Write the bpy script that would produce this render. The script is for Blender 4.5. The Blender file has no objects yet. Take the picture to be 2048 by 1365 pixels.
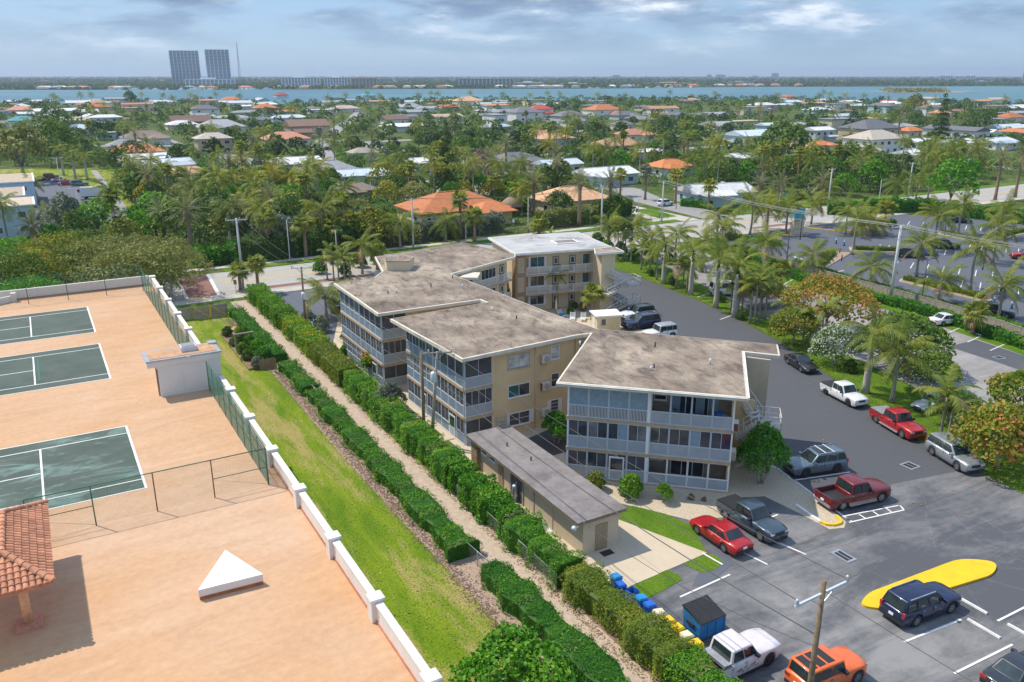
import bpy,bmesh,math,random
import numpy as np
from mathutils import Vector,Matrix
random.seed(7); RNG = np.random.default_rng(7)
SC = bpy.context.scene
COL = SC.collection
R = math.radians
# ------------------------------------------------------------------ camera, sky, sun, exposure
CAM_H = 31.5; FPX = 1650.0; PITCH = math.atan((682.5-150.0)/FPX)
cam = bpy.data.cameras.new('camera'); camo = bpy.data.objects.new('camera',cam); COL.objects.link(camo)
cam.sensor_width = 36.0; cam.lens = 36.0*FPX/2048.0
camo.location = (0,0,CAM_H); camo.rotation_euler = (math.pi/2-PITCH,0,0)
cam.clip_start = 0.5; cam.clip_end = 40000
SC.camera = camo
SC.view_settings.view_transform = 'Standard'; SC.view_settings.look = 'None'
SC.view_settings.gamma = 1.0; SC.view_settings.use_curve_mapping = False
SC.view_settings.exposure = 0.64
SUN_EL = 56.0; SUN_SHADOW_AZ = -25.0        # shadows run towards this azimuth
wd = bpy.data.worlds.new('World'); SC.world = wd; wd.use_nodes = True
nt = wd.node_tree; nt.nodes.clear()
def N(t,kind,**kw):
    n = t.nodes.new(kind)
    for k,v in kw.items():
        if k.startswith('i_'): n.inputs[k[2:].replace('_',' ')].default_value = v
        else: setattr(n,k,v)
    return n
def ramp(t,stops,interp='LINEAR'):
    n = t.nodes.new('ShaderNodeValToRGB'); cr = n.color_ramp; cr.interpolation = interp
    while len(cr.elements) > 1: cr.elements.remove(cr.elements[0])
    cr.elements[0].position = stops[0][0]; cr.elements[0].color = (*stops[0][1],1)
    for p,c in stops[1:]:
        e = cr.elements.new(p); e.color = (*c,1)
    return n
sky = N(nt,'ShaderNodeTexSky',sky_type='NISHITA',sun_disc=False,sun_elevation=R(SUN_EL),altitude=30,air_density=1.0,dust_density=0.6,ozone_density=1.5)
# sun stands opposite to the shadow direction; Nishita rotation is measured from +Y clockwise
_sx,_sy = -math.cos(R(SUN_SHADOW_AZ)),-math.sin(R(SUN_SHADOW_AZ))
sky.sun_rotation = math.atan2(_sx,_sy)
tc = N(nt,'ShaderNodeTexCoord')
mp = N(nt,'ShaderNodeMapping'); mp.inputs['Scale'].default_value = (3.6,3.6,17.0)
nz = N(nt,'ShaderNodeTexNoise',i_Scale=1.25,i_Detail=9.0,i_Roughness=0.56)
mp2 = N(nt,'ShaderNodeMapping'); mp2.inputs['Scale'].default_value = (6.0,6.0,26.0); mp2.inputs['Location'].default_value = (3.1,7.7,1.3)
nz2 = N(nt,'ShaderNodeTexNoise',i_Scale=1.6,i_Detail=8.0,i_Roughness=0.6)
sep = N(nt,'ShaderNodeSeparateXYZ')
L = nt.links.new
L(tc.outputs['Generated'],mp.inputs['Vector']); L(mp.outputs['Vector'],nz.inputs['Vector'])
L(tc.outputs['Generated'],mp2.inputs['Vector']); L(mp2.outputs['Vector'],nz2.inputs['Vector'])
L(tc.outputs['Generated'],sep.inputs['Vector'])
cov = ramp(nt,[(0.42,(0,0,0)),(0.53,(1,1,1))])            # how much cloud
cut = ramp(nt,[(0.0,(0.0,0.0,0.0)),(0.045,(0.45,0.45,0.45)),(0.085,(1,1,1))])   # clouds thin out into the haze at the horizon
tone = ramp(nt,[(0.36,(0.85,1.22,1.95)),(0.47,(1.3,1.8,2.6)),(0.55,(2.2,2.7,3.4)),(0.64,(4.6,4.8,5.2))])   # slate bellies to pale tops
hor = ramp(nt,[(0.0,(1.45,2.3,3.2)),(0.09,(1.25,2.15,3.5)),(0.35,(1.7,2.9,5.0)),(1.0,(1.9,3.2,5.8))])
L(nz.outputs['Fac'],cov.inputs['Fac']); L(nz2.outputs['Fac'],tone.inputs['Fac'])
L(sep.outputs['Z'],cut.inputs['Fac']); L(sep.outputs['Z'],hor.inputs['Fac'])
mul = N(nt,'ShaderNodeMath',operation='MULTIPLY'); L(cov.outputs['Color'],mul.inputs[0]); L(cut.outputs['Color'],mul.inputs[1])
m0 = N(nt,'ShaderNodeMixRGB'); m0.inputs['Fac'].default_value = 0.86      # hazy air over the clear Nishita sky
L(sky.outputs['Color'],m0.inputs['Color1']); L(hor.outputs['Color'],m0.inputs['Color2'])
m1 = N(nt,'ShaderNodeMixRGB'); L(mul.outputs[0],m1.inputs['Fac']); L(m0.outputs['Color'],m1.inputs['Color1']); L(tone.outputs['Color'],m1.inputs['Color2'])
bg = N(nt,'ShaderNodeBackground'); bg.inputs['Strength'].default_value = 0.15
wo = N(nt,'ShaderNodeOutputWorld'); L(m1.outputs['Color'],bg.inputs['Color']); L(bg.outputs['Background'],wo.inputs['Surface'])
sl = bpy.data.lights.new('sun','SUN'); sl.energy = 2.95; sl.angle = R(0.6); sl.color = (1.0,0.91,0.77)
so = bpy.data.objects.new('sun',sl); COL.objects.link(so); so.location = (-60,40,90)
_d = Vector((math.cos(R(SUN_SHADOW_AZ))*math.cos(R(SUN_EL)),math.sin(R(SUN_SHADOW_AZ))*math.cos(R(SUN_EL)),-math.sin(R(SUN_EL))))
so.rotation_euler = _d.to_track_quat('-Z','Y').to_euler()

# ------------------------------------------------------------------ coordinates
C30,S30 = math.cos(R(30)),math.sin(R(30))
def UW(u,w,z=0.0):                      # the block's own street grid (30 degrees off north) in metres
    return Vector((u*C30-w*S30,u*S30+w*C30,z))
def g(px,py,z=0.0):                     # a measured point of the photograph, carried to the level z where it stands
    a = (px-1024)/FPX; b = (682.5-py)/FPX
    d = Vector((a,math.cos(PITCH)+b*math.sin(PITCH),-math.sin(PITCH)+b*math.cos(PITCH)))
    t = (z-CAM_H)/d.z
    return Vector((d.x*t,d.y*t,z))
def uwof(p): return (p.x*C30+p.y*S30,-p.x*S30+p.y*C30)

# ------------------------------------------------------------------ materials
MATS = {}
def newmat(name):
    m = bpy.data.materials.new(name); m.use_nodes = True; m.node_tree.nodes.clear(); MATS[name] = m
    t = m.node_tree
    b = N(t,'ShaderNodeBsdfPrincipled'); o = N(t,'ShaderNodeOutputMaterial'); t.links.new(b.outputs[0],o.inputs['Surface'])
    return m,t,b
def pos(t,scale=(1,1,1),rot=0.0):
    gm = N(t,'ShaderNodeNewGeometry'); mpn = N(t,'ShaderNodeMapping')
    if rot: mpn.vector_type = 'TEXTURE'; mpn.inputs['Scale'].default_value = tuple(1/x for x in scale); mpn.inputs['Rotation'].default_value = (0,0,-rot)
    else: mpn.inputs['Scale'].default_value = scale
    t.links.new(gm.outputs['Position'],mpn.inputs['Vector']); return mpn
def noise(t,vec,scale,detail=5.0,rough=0.6,dist=0.0):
    n = N(t,'ShaderNodeTexNoise',i_Scale=scale,i_Detail=detail,i_Roughness=rough,i_Distortion=dist)
    t.links.new(vec.outputs[0],n.inputs['Vector']); return n
def mixc(t,fac,c1,c2,mode='MIX'):
    n = N(t,'ShaderNodeMixRGB',blend_type=mode)
    for s,v in (('Fac',fac),('Color1',c1),('Color2',c2)):
        if hasattr(v,'outputs'): t.links.new(v.outputs[0],n.inputs[s])
        elif hasattr(v,'is_linked'): t.links.new(v,n.inputs[s])
        elif s == 'Fac': n.inputs[s].default_value = v
        else: n.inputs[s].default_value = (*v,1)
    return n
def bump(t,b,src,strength=0.3,dist=0.05):
    bn = N(t,'ShaderNodeBump'); bn.inputs['Strength'].default_value = strength; bn.inputs['Distance'].default_value = dist
    t.links.new(src.outputs[0],bn.inputs['Height']); t.links.new(bn.outputs[0],b.inputs['Normal'])
def plain(name,c,rough=0.7,metal=0.0,var=0.12,scale=1.5,bmp=0.0,bscale=20.0,coat=0.0,grime=None,spec=0.5):
    """one base colour broken by soft wear; grime = colour of weather streaks"""
    m,t,b = newmat(name)
    v = pos(t)
    n1 = noise(t,v,scale,6)
    lo = tuple(max(0,x*(1-var)) for x in c); hi = tuple(min(1,x*(1+var)) for x in c)
    r = ramp(t,[(0.3,lo),(0.7,hi)]); t.links.new(n1.outputs['Fac'],r.inputs['Fac'])
    out = r
    if grime:
        n2 = noise(t,pos(t,(1,1,0.25)),scale*0.8,8,0.7)
        r2 = ramp(t,[(0.52,(0,0,0)),(0.72,(1,1,1))]); t.links.new(n2.outputs['Fac'],r2.inputs['Fac'])
        mm = N(t,'ShaderNodeMath',operation='MULTIPLY'); t.links.new(r2.outputs['Color'],mm.inputs[0]); mm.inputs[1].default_value = 0.55
        out = mixc(t,mm,r,grime)
    t.links.new(out.outputs[0],b.inputs['Base Color'])
    b.inputs['Roughness'].default_value = rough; b.inputs['Metallic'].default_value = metal
    b.inputs['Specular IOR Level'].default_value = spec
    if coat: b.inputs['Coat Weight'].default_value = coat; b.inputs['Coat Roughness'].default_value = 0.05
    if bmp:
        n3 = noise(t,v,bscale,6); bump(t,b,n3,bmp,0.03)
    return m
def paint(name,c,metal=0.0,rough=0.35):
    m,t,b = newmat(name)
    b.inputs['Base Color'].default_value = (*c,1); b.inputs['Roughness'].default_value = rough; b.inputs['Metallic'].default_value = metal
    b.inputs['Coat Weight'].default_value = 0.8; b.inputs['Coat Roughness'].default_value = 0.06
    v = pos(t); n1 = noise(t,v,3.0,5)
    r = ramp(t,[(0.35,tuple(x*0.93 for x in c)),(0.7,tuple(min(1,x*1.06) for x in c))]); t.links.new(n1.outputs['Fac'],r.inputs['Fac'])
    t.links.new(r.outputs[0],b.inputs['Base Color'])
    return m
def leafmat(name,stops,trans=0.35,rough=0.55,spread=0.30):
    """foliage: hue drifts from leaf to leaf (attribute tint) and from plant to plant"""
    m = bpy.data.materials.new(name); m.use_nodes = True; m.node_tree.nodes.clear(); MATS[name] = m; t = m.node_tree
    at = N(t,'ShaderNodeAttribute',attribute_name='tint'); oi = N(t,'ShaderNodeObjectInfo')
    a1 = N(t,'ShaderNodeMath',operation='MULTIPLY_ADD'); a1.inputs[1].default_value = spread; a1.inputs[2].default_value = -spread/2
    t.links.new(oi.outputs['Random'],a1.inputs[0])
    a2 = N(t,'ShaderNodeMath',operation='ADD',use_clamp=True); t.links.new(a1.outputs[0],a2.inputs[0]); t.links.new(at.outputs['Fac'],a2.inputs[1])
    r = ramp(t,stops); t.links.new(a2.outputs[0],r.inputs['Fac'])
    b = N(t,'ShaderNodeBsdfPrincipled'); b.inputs['Roughness'].default_value = rough; b.inputs['Specular IOR Level'].default_value = 0.3
    t.links.new(r.outputs[0],b.inputs['Base Color'])
    tr = N(t,'ShaderNodeBsdfTranslucent'); t.links.new(r.outputs[0],tr.inputs['Color'])
    mx = N(t,'ShaderNodeMixShader'); mx.inputs[0].default_value = trans
    t.links.new(b.outputs[0],mx.inputs[1]); t.links.new(tr.outputs[0],mx.inputs[2])
    o = N(t,'ShaderNodeOutputMaterial'); t.links.new(mx.outputs[0],o.inputs['Surface'])
    return m

# foliage
leafmat('leaf_dark',[(0.0,(0.04,0.09,0.018)),(0.5,(0.09,0.175,0.03)),(1.0,(0.22,0.30,0.05))])
leafmat('leaf_mid',[(0.0,(0.042,0.105,0.014)),(0.5,(0.105,0.205,0.024)),(1.0,(0.27,0.335,0.042))])
leafmat('leaf_deep',[(0.0,(0.026,0.062,0.018)),(0.5,(0.055,0.112,0.028)),(1.0,(0.13,0.19,0.045))])
leafmat('leaf_bright',[(0.0,(0.034,0.144,0.008)),(0.5,(0.081,0.282,0.012)),(1.0,(0.269,0.480,0.031))])
leafmat('leaf_olive',[(0.0,(0.10,0.145,0.025)),(0.4,(0.22,0.255,0.05)),(0.75,(0.38,0.37,0.13)),(1.0,(0.52,0.47,0.24))])
leafmat('leaf_silver',[(0.0,(0.12,0.16,0.10)),(0.5,(0.22,0.26,0.18)),(1.0,(0.38,0.41,0.32))])
leafmat('leaf_yellow',[(0.0,(0.10,0.16,0.015)),(0.5,(0.28,0.30,0.025)),(1.0,(0.52,0.42,0.05))])
leafmat('leaf_almond',[(0.0,(0.08,0.17,0.012)),(0.38,(0.19,0.27,0.02)),(0.56,(0.36,0.32,0.04)),(0.78,(0.52,0.27,0.06)),(1.0,(0.50,0.11,0.04))],spread=0.3)
leafmat('leaf_rose',[(0.0,(0.16,0.10,0.08)),(0.5,(0.30,0.20,0.17)),(1.0,(0.42,0.32,0.28))])
leafmat('flower_white',[(0.0,(0.55,0.6,0.5)),(1.0,(0.85,0.85,0.78))])
leafmat('flower_orange',[(0.0,(0.75,0.12,0.01)),(0.5,(0.85,0.35,0.02)),(1.0,(0.9,0.6,0.03))])
leafmat('hedge_leaf',[(0.0,(0.030,0.135,0.007)),(0.45,(0.083,0.284,0.011)),(1.0,(0.302,0.486,0.029))])
leafmat('hedge_light',[(0.0,(0.064,0.184,0.010)),(0.5,(0.155,0.345,0.014)),(1.0,(0.386,0.529,0.029))])
leafmat('hedge_warm',[(0.0,(0.084,0.150,0.011)),(0.5,(0.196,0.275,0.021)),(1.0,(0.420,0.375,0.053))])
leafmat('palm_leaf',[(0.0,(0.075,0.13,0.015)),(0.5,(0.21,0.275,0.035)),(1.0,(0.48,0.44,0.08))],trans=0.45,spread=0.45)
leafmat('palm_gold',[(0.0,(0.12,0.17,0.015)),(0.5,(0.30,0.30,0.02)),(1.0,(0.55,0.42,0.03))])
leafmat('palm_grey',[(0.0,(0.09,0.13,0.05)),(0.5,(0.24,0.26,0.11)),(1.0,(0.46,0.42,0.22))],trans=0.42)
leafmat('palm_dead',[(0.0,(0.16,0.10,0.05)),(0.5,(0.30,0.21,0.11)),(1.0,(0.45,0.34,0.2))],trans=0.15)
plain('bark_grey',(0.30,0.27,0.23),0.9,var=0.3,scale=6,bmp=0.5,bscale=18)
plain('bark_brown',(0.20,0.14,0.10),0.9,var=0.35,scale=6,bmp=0.6,bscale=14)
plain('bark_pale',(0.45,0.42,0.37),0.85,var=0.2,scale=4,bmp=0.4,bscale=10)
plain('bark_palm',(0.27,0.19,0.13),0.9,var=0.35,scale=9,bmp=0.7,bscale=16)
# buildings
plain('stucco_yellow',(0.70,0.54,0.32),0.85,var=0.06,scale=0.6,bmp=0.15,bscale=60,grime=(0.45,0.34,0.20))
plain('stucco_cream',(0.66,0.55,0.37),0.85,var=0.06,scale=0.6,bmp=0.15,bscale=60,grime=(0.48,0.40,0.27))
plain('stucco_beige',(0.55,0.46,0.33),0.85,var=0.06,scale=0.8,bmp=0.15,bscale=60,grime=(0.40,0.33,0.24))
plain('stucco_brown',(0.30,0.20,0.12),0.85,var=0.08,scale=0.8,bmp=0.15,bscale=60)
plain('stucco_white',(0.74,0.71,0.66),0.85,var=0.05,scale=0.8,bmp=0.12,bscale=60,grime=(0.60,0.56,0.50))
plain('slab_edge',(0.45,0.33,0.21),0.85,var=0.12,scale=2)
plain('fascia',(0.66,0.60,0.50),0.7,var=0.10,scale=1.2,grime=(0.42,0.36,0.28))
plain('fascia_white',(0.78,0.76,0.72),0.7,var=0.08,scale=1.2,grime=(0.5,0.46,0.4))
plain('trim_white',(0.78,0.79,0.80),0.5,var=0.05,scale=2)
plain('trim_bluewhite',(0.55,0.62,0.70),0.5,var=0.06,scale=2)
plain('panel_blue',(0.36,0.43,0.51),0.6,var=0.10,scale=1.0,grime=(0.46,0.50,0.54))
plain('panel_greyblue',(0.42,0.46,0.50),0.6,var=0.10,scale=1.0,grime=(0.34,0.37,0.40))
plain('curtain_blue',(0.24,0.32,0.40),0.8,var=0.15,scale=3)
plain('interior_dark',(0.10,0.09,0.09),0.9,var=0.3,scale=2)
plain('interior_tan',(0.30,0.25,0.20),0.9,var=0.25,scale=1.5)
plain('door_brown',(0.25,0.15,0.07),0.6,var=0.15,scale=4)
plain('door_tan',(0.33,0.24,0.15),0.6,var=0.1,scale=4)
plain('concrete',(0.48,0.44,0.38),0.9,var=0.12,scale=0.8,bmp=0.1,bscale=40,grime=(0.36,0.33,0.28))
plain('concrete_tan',(0.55,0.46,0.34),0.9,var=0.08,scale=0.5,bmp=0.08,bscale=50,grime=(0.46,0.39,0.29))
plain('concrete_pole',(0.55,0.55,0.54),0.8,var=0.08,scale=1.0)
plain('wood_grey',(0.34,0.30,0.25),0.9,var=0.25,scale=3,bmp=0.3,bscale=25)
plain('wood_pole',(0.22,0.16,0.10),0.9,var=0.3,scale=3,bmp=0.4,bscale=20)
plain('wood_brown',(0.28,0.19,0.11),0.85,var=0.25,scale=4,bmp=0.3,bscale=25)
plain('metal_grey',(0.45,0.47,0.50),0.45,0.6,var=0.12,scale=3)
plain('metal_pale',(0.62,0.66,0.70),0.5,0.2,var=0.08,scale=3)
plain('metal_dark',(0.05,0.05,0.055),0.5,0.3,var=0.2,scale=4)
plain('metal_green',(0.02,0.16,0.11),0.5,0.2,var=0.15,scale=3)
plain('metal_rust',(0.22,0.07,0.04),0.8,0.1,var=0.3,scale=5)
plain('rail_white',(0.72,0.74,0.76),0.5,0.0,var=0.05,scale=3)
plain('wire',(0.10,0.10,0.10),0.7)
plain('wire_pale',(0.45,0.45,0.45),0.6)
plain('ac_white',(0.66,0.64,0.60),0.6,var=0.08,scale=5)
plain('red_sign',(0.60,0.03,0.03),0.5)
plain('plastic_blue',(0.02,0.13,0.55),0.45,var=0.1,scale=3)
plain('plastic_cyan',(0.02,0.24,0.55),0.45,var=0.1,scale=3)
plain('plastic_yellow',(0.85,0.55,0.01),0.45,var=0.08,scale=3)
plain('plastic_cream',(0.72,0.66,0.48),0.5,var=0.08,scale=3)
plain('dumpster_blue',(0.02,0.19,0.45),0.5,0.1,var=0.2,scale=2.5,grime=(0.16,0.18,0.2))
plain('black_plastic',(0.025,0.025,0.028),0.5,var=0.2,scale=4)
plain('rubber',(0.022,0.022,0.024),0.8)
plain('paint_white',(0.72,0.72,0.70),0.8,var=0.15,scale=2,grime=(0.45,0.45,0.44))
plain('paint_yellow',(0.82,0.50,0.01),0.7,var=0.10,scale=1.2,grime=(0.62,0.36,0.02))
plain('paint_court',(0.76,0.78,0.76),0.8,var=0.08,scale=2)
plain('brick_red',(0.23,0.115,0.09),0.9,var=0.2,scale=0.5,bmp=0.2,bscale=30)
plain('mulch',(0.36,0.26,0.19),0.95,var=0.35,scale=5,bmp=0.8,bscale=9,grime=(0.48,0.37,0.28))
plain('sand_path',(0.46,0.36,0.27),0.95,var=0.18,scale=2.2,bmp=0.4,bscale=14,grime=(0.34,0.26,0.19))
plain('gravel',(0.50,0.42,0.31),0.95,var=0.25,scale=7,bmp=0.6,bscale=18,grime=(0.38,0.31,0.23))
plain('soil',(0.22,0.14,0.09),0.95,var=0.3,scale=3,bmp=0.5,bscale=15)
plain('pool_water',(0.02,0.42,0.42),0.1,var=0.1,scale=2)
plain('lounge_white',(0.80,0.82,0.84),0.5,var=0.03)
plain('thatch',(0.30,0.23,0.15),0.95,var=0.3,scale=4,bmp=0.6,bscale=10)

def glassmat(name,c,rough=0.08,alpha=1.0):
    m,t,b = newmat(name)
    b.inputs['Base Color'].default_value = (*c,1); b.inputs['Roughness'].default_value = rough
    b.inputs['Specular IOR Level'].default_value = 0.8
    v = pos(t); n1 = noise(t,v,0.9,4)
    r = ramp(t,[(0.35,tuple(x*0.6 for x in c)),(0.68,tuple(min(1,x*1.5) for x in c))]); t.links.new(n1.outputs['Fac'],r.inputs['Fac'])
    t.links.new(r.outputs[0],b.inputs['Base Color'])
    b.inputs['Alpha'].default_value = alpha
    return m
glassmat('glass_dark',(0.035,0.045,0.06)); glassmat('glass_car',(0.022,0.036,0.04),0.03); glassmat('glass_teal',(0.05,0.12,0.12),0.06)
glassmat('glass_tower',(0.07,0.15,0.25),0.12); glassmat('glass_jalousie',(0.45,0.47,0.46),0.3)
glassmat('screen_dark',(0.055,0.055,0.065),0.75); glassmat('screen_grey',(0.14,0.145,0.16),0.75); glassmat('screen_thin',(0.06,0.06,0.065),0.8,0.45)
glassmat('lamp_red',(0.45,0.015,0.01),0.15); glassmat('lamp_clear',(0.6,0.62,0.62),0.1); glassmat('lamp_amber',(0.8,0.3,0.02),0.2)

def mat_roofgravel():
    m,t,b = newmat('roof_gravel')
    v = pos(t); vs = pos(t,(1.0,0.45,1),R(-20))
    n1 = noise(t,v,0.16,9,0.68); n2 = noise(t,vs,0.9,8,0.72,0.6); n3 = noise(t,v,9.0,4,0.7)
    r1 = ramp(t,[(0.33,(0.15,0.115,0.09)),(0.50,(0.28,0.225,0.175)),(0.68,(0.45,0.375,0.295))]); t.links.new(n1.outputs['Fac'],r1.inputs['Fac'])
    r2 = ramp(t,[(0.34,(0.38,0.37,0.37)),(0.50,(0.92,0.92,0.92)),(0.72,(1.3,1.27,1.22))]); t.links.new(n2.outputs['Fac'],r2.inputs['Fac'])
    r3 = ramp(t,[(0.3,(0.72,0.72,0.72)),(0.7,(1.22,1.22,1.22))]); t.links.new(n3.outputs['Fac'],r3.inputs['Fac'])
    a = mixc(t,1.0,r1,r2,'MULTIPLY'); c = mixc(t,1.0,a,r3,'MULTIPLY'); t.links.new(c.outputs[0],b.inputs['Base Color'])
    b.inputs['Roughness'].default_value = 0.95; bump(t,b,n3,0.4,0.03)
mat_roofgravel()
def mat_roofpale(name,base,dark,streak_rot,sc=(0.12,1.6,1)):
    m,t,b = newmat(name)
    v = pos(t); vs = pos(t,sc,streak_rot)
    n1 = noise(t,vs,1.2,8,0.7); n2 = noise(t,v,0.22,8,0.7)
    r1 = ramp(t,[(0.35,tuple(x*0.68 for x in base)),(0.6,base),(0.8,tuple(min(1,x*1.15) for x in base))]); t.links.new(n1.outputs['Fac'],r1.inputs['Fac'])
    r2 = ramp(t,[(0.53,(0,0,0)),(0.68,(0.8,0.8,0.8))]); t.links.new(n2.outputs['Fac'],r2.inputs['Fac'])
    c = mixc(t,r2,r1,dark); t.links.new(c.outputs[0],b.inputs['Base Color']); b.inputs['Roughness'].default_value = 0.9
mat_roofpale('roof_pale',(0.50,0.50,0.50),(0.14,0.11,0.10),R(-18.5))
mat_roofpale('roof_shed',(0.25,0.225,0.22),(0.10,0.085,0.085),R(-30),(0.8,0.8,1))
def mat_asphalt(name,base,worn,amount=0.52,streak=(0.16,1.0,1),rot=-30,wear=None):
    m,t,b = newmat(name)
    v = pos(t); vs = pos(t,streak,R(rot))
    n1 = noise(t,v,0.075,7,0.66,0.4); n2 = noise(t,vs,0.35,9,0.74,0.8); n3 = noise(t,v,26.0,3,0.7); n4 = noise(t,v,1.1,8,0.75)
    mm = N(t,'ShaderNodeMath',operation='MULTIPLY'); t.links.new(n1.outputs['Fac'],mm.inputs[0]); t.links.new(n2.outputs['Fac'],mm.inputs[1])
    m3 = N(t,'ShaderNodeMath',operation='MULTIPLY_ADD'); t.links.new(n4.outputs['Fac'],m3.inputs[0]); m3.inputs[1].default_value = 0.16; t.links.new(mm.outputs[0],m3.inputs[2])
    r1 = ramp(t,[(amount*0.62,(0,0,0)),(amount,(1,1,1))]); t.links.new(m3.outputs[0],r1.inputs['Fac'])
    r3 = ramp(t,[(0.25,tuple(x*0.72 for x in base)),(0.75,tuple(x*1.3 for x in base))]); t.links.new(n3.outputs['Fac'],r3.inputs['Fac'])
    fac = r1
    if wear:       # the wear dies out along the block where the surface was sealed anew
        sp = N(t,'ShaderNodeSeparateXYZ'); t.links.new(pos(t,(1,1,1),R(-30)).outputs[0],sp.inputs[0]); mr = N(t,'ShaderNodeMapRange'); mr.inputs['From Min'].default_value = wear[0]; mr.inputs['From Max'].default_value = wear[1]; t.links.new(sp.outputs['Y'],mr.inputs['Value'])
        fac = N(t,'ShaderNodeMath',operation='MULTIPLY'); t.links.new(r1.outputs[0],fac.inputs[0]); t.links.new(mr.outputs[0],fac.inputs[1])
        vo = N(t,'ShaderNodeTexVoronoi',feature='DISTANCE_TO_EDGE'); vo.inputs['Scale'].default_value = 0.22; wn = noise(t,v,0.8,4); wv = N(t,'ShaderNodeMixRGB'); wv.inputs['Fac'].default_value = 0.12; t.links.new(v.outputs[0],wv.inputs['Color1']); t.links.new(wn.outputs['Color'],wv.inputs['Color2']); t.links.new(wv.outputs[0],vo.inputs['Vector'])
        rc = ramp(t,[(0.0,(1.35,1.35,1.35)),(0.010,(1,1,1))]); t.links.new(vo.outputs['Distance'],rc.inputs['Fac']); r3 = mixc(t,1.0,r3,rc,'MULTIPLY')
    c = mixc(t,fac,r3,worn)
    c2 = mixc(t,0.75 if wear else 0.55,r3,c)
    t.links.new(c2.outputs[0],b.inputs['Base Color']); b.inputs['Roughness'].default_value = 0.82; bump(t,b,n3,0.15,0.01)
mat_asphalt('asphalt_new',(0.078,0.082,0.093),(0.10,0.104,0.115),0.55)
mat_asphalt('asphalt_worn',(0.080,0.083,0.094),(0.30,0.295,0.29),0.44,(0.22,1.0,1),wear=(50,33))
mat_asphalt('asphalt_old',(0.21,0.20,0.195),(0.40,0.385,0.37),0.40)
mat_asphalt('asphalt_hotel',(0.10,0.11,0.135),(0.13,0.138,0.16),0.55)
mat_asphalt('asphalt_road',(0.36,0.345,0.32),(0.43,0.415,0.385),0.45,(0.08,1.2,1))
mat_asphalt('asphalt_street',(0.27,0.265,0.26),(0.36,0.35,0.34),0.45)
def mat_lawn(name,dark,light,dry,dryamt,st=(1.0,0.22,1)):
    m,t,b = newmat(name)
    v = pos(t); vs = pos(t,st,R(-30))
    n1 = noise(t,vs,0.55,7,0.65,0.5); n2 = noise(t,vs,0.33,8,0.7,0.3); n3 = noise(t,v,7.0,5,0.75); n5 = noise(t,v,24.0,2,0.6)
    r1 = ramp(t,[(0.33,dark),(0.62,light)]); t.links.new(n1.outputs['Fac'],r1.inputs['Fac'])
    m3 = N(t,'ShaderNodeMath',operation='MULTIPLY_ADD'); t.links.new(n3.outputs['Fac'],m3.inputs[0]); m3.inputs[1].default_value = 0.20; t.links.new(n2.outputs['Fac'],m3.inputs[2])
    r2 = ramp(t,[(dryamt,(0,0,0)),(dryamt+0.12,(0.85,0.85,0.85))]); t.links.new(m3.outputs[0],r2.inputs['Fac'])
    c = mixc(t,r2,r1,dry)
    r3 = ramp(t,[(0.3,(0.55,0.55,0.55)),(0.7,(1.4,1.4,1.3))]); t.links.new(n3.outputs['Fac'],r3.inputs['Fac'])
    c2 = mixc(t,1.0,c,r3,'MULTIPLY'); t.links.new(c2.outputs[0],b.inputs['Base Color'])
    b.inputs['Roughness'].default_value = 0.95; b.inputs['Specular IOR Level'].default_value = 0.15
    bump(t,b,n5,0.8,0.06)
mat_lawn('lawn',(0.095,0.185,0.008),(0.20,0.27,0.016),(0.38,0.30,0.12),0.575)
mat_lawn('lawn_lush',(0.065,0.15,0.012),(0.13,0.22,0.018),(0.24,0.24,0.07),0.72)
mat_lawn('ground_mixed',(0.05,0.085,0.018),(0.10,0.14,0.03),(0.26,0.22,0.15),0.64,(1,0.9,1))
def mat_deck():
    m,t,b = newmat('deck_coating')
    v = pos(t); vs = pos(t,(0.16,1.0,1),R(-36))
    n1 = noise(t,vs,0.7,10,0.78,0.6); n2 = noise(t,v,0.06,6,0.6); n3 = noise(t,v,2.5,9,0.75); n4 = noise(t,v,40,2)
    r1 = ramp(t,[(0.30,(0.49,0.30,0.17)),(0.52,(0.56,0.355,0.21)),(0.78,(0.61,0.405,0.255))]); t.links.new(n1.outputs['Fac'],r1.inputs['Fac'])
    r2 = ramp(t,[(0.35,(0.98,0.86,0.68)),(0.65,(1.02,1.06,1.16))]); t.links.new(n2.outputs['Fac'],r2.inputs['Fac'])
    r3 = ramp(t,[(0.25,(0.86,0.84,0.82)),(0.6,(1.03,1.03,1.03))]); t.links.new(n3.outputs['Fac'],r3.inputs['Fac'])
    a = mixc(t,1.0,r1,r2,'MULTIPLY'); c = mixc(t,1.0,a,r3,'MULTIPLY'); t.links.new(c.outputs[0],b.inputs['Base Color'])
    b.inputs['Roughness'].default_value = 0.85; bump(t,b,n4,0.06,0.01)
mat_deck()
def mat_court(name,worn,lo,hi):
    m,t,b = newmat(name)
    v = pos(t); vs = pos(t,(0.45,1.0,1),R(-30))
    n1 = noise(t,vs,0.42,9,0.74,0.5); n2 = noise(t,v,0.5,5,0.6)
    r0 = ramp(t,[(0.3,(0.048,0.075,0.060)),(0.7,(0.080,0.110,0.088))]); t.links.new(n2.outputs['Fac'],r0.inputs['Fac'])
    r1 = ramp(t,[(lo,(0,0,0)),(hi,(0.5,0.5,0.5))]); t.links.new(n1.outputs['Fac'],r1.inputs['Fac'])
    c = mixc(t,r1,r0,worn); t.links.new(c.outputs[0],b.inputs['Base Color']); b.inputs['Roughness'].default_value = 0.8
mat_court('court_green',(0.13,0.11,0.10),0.54,0.66); mat_court('court_worn',(0.27,0.42,0.38),0.50,0.62)
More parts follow.
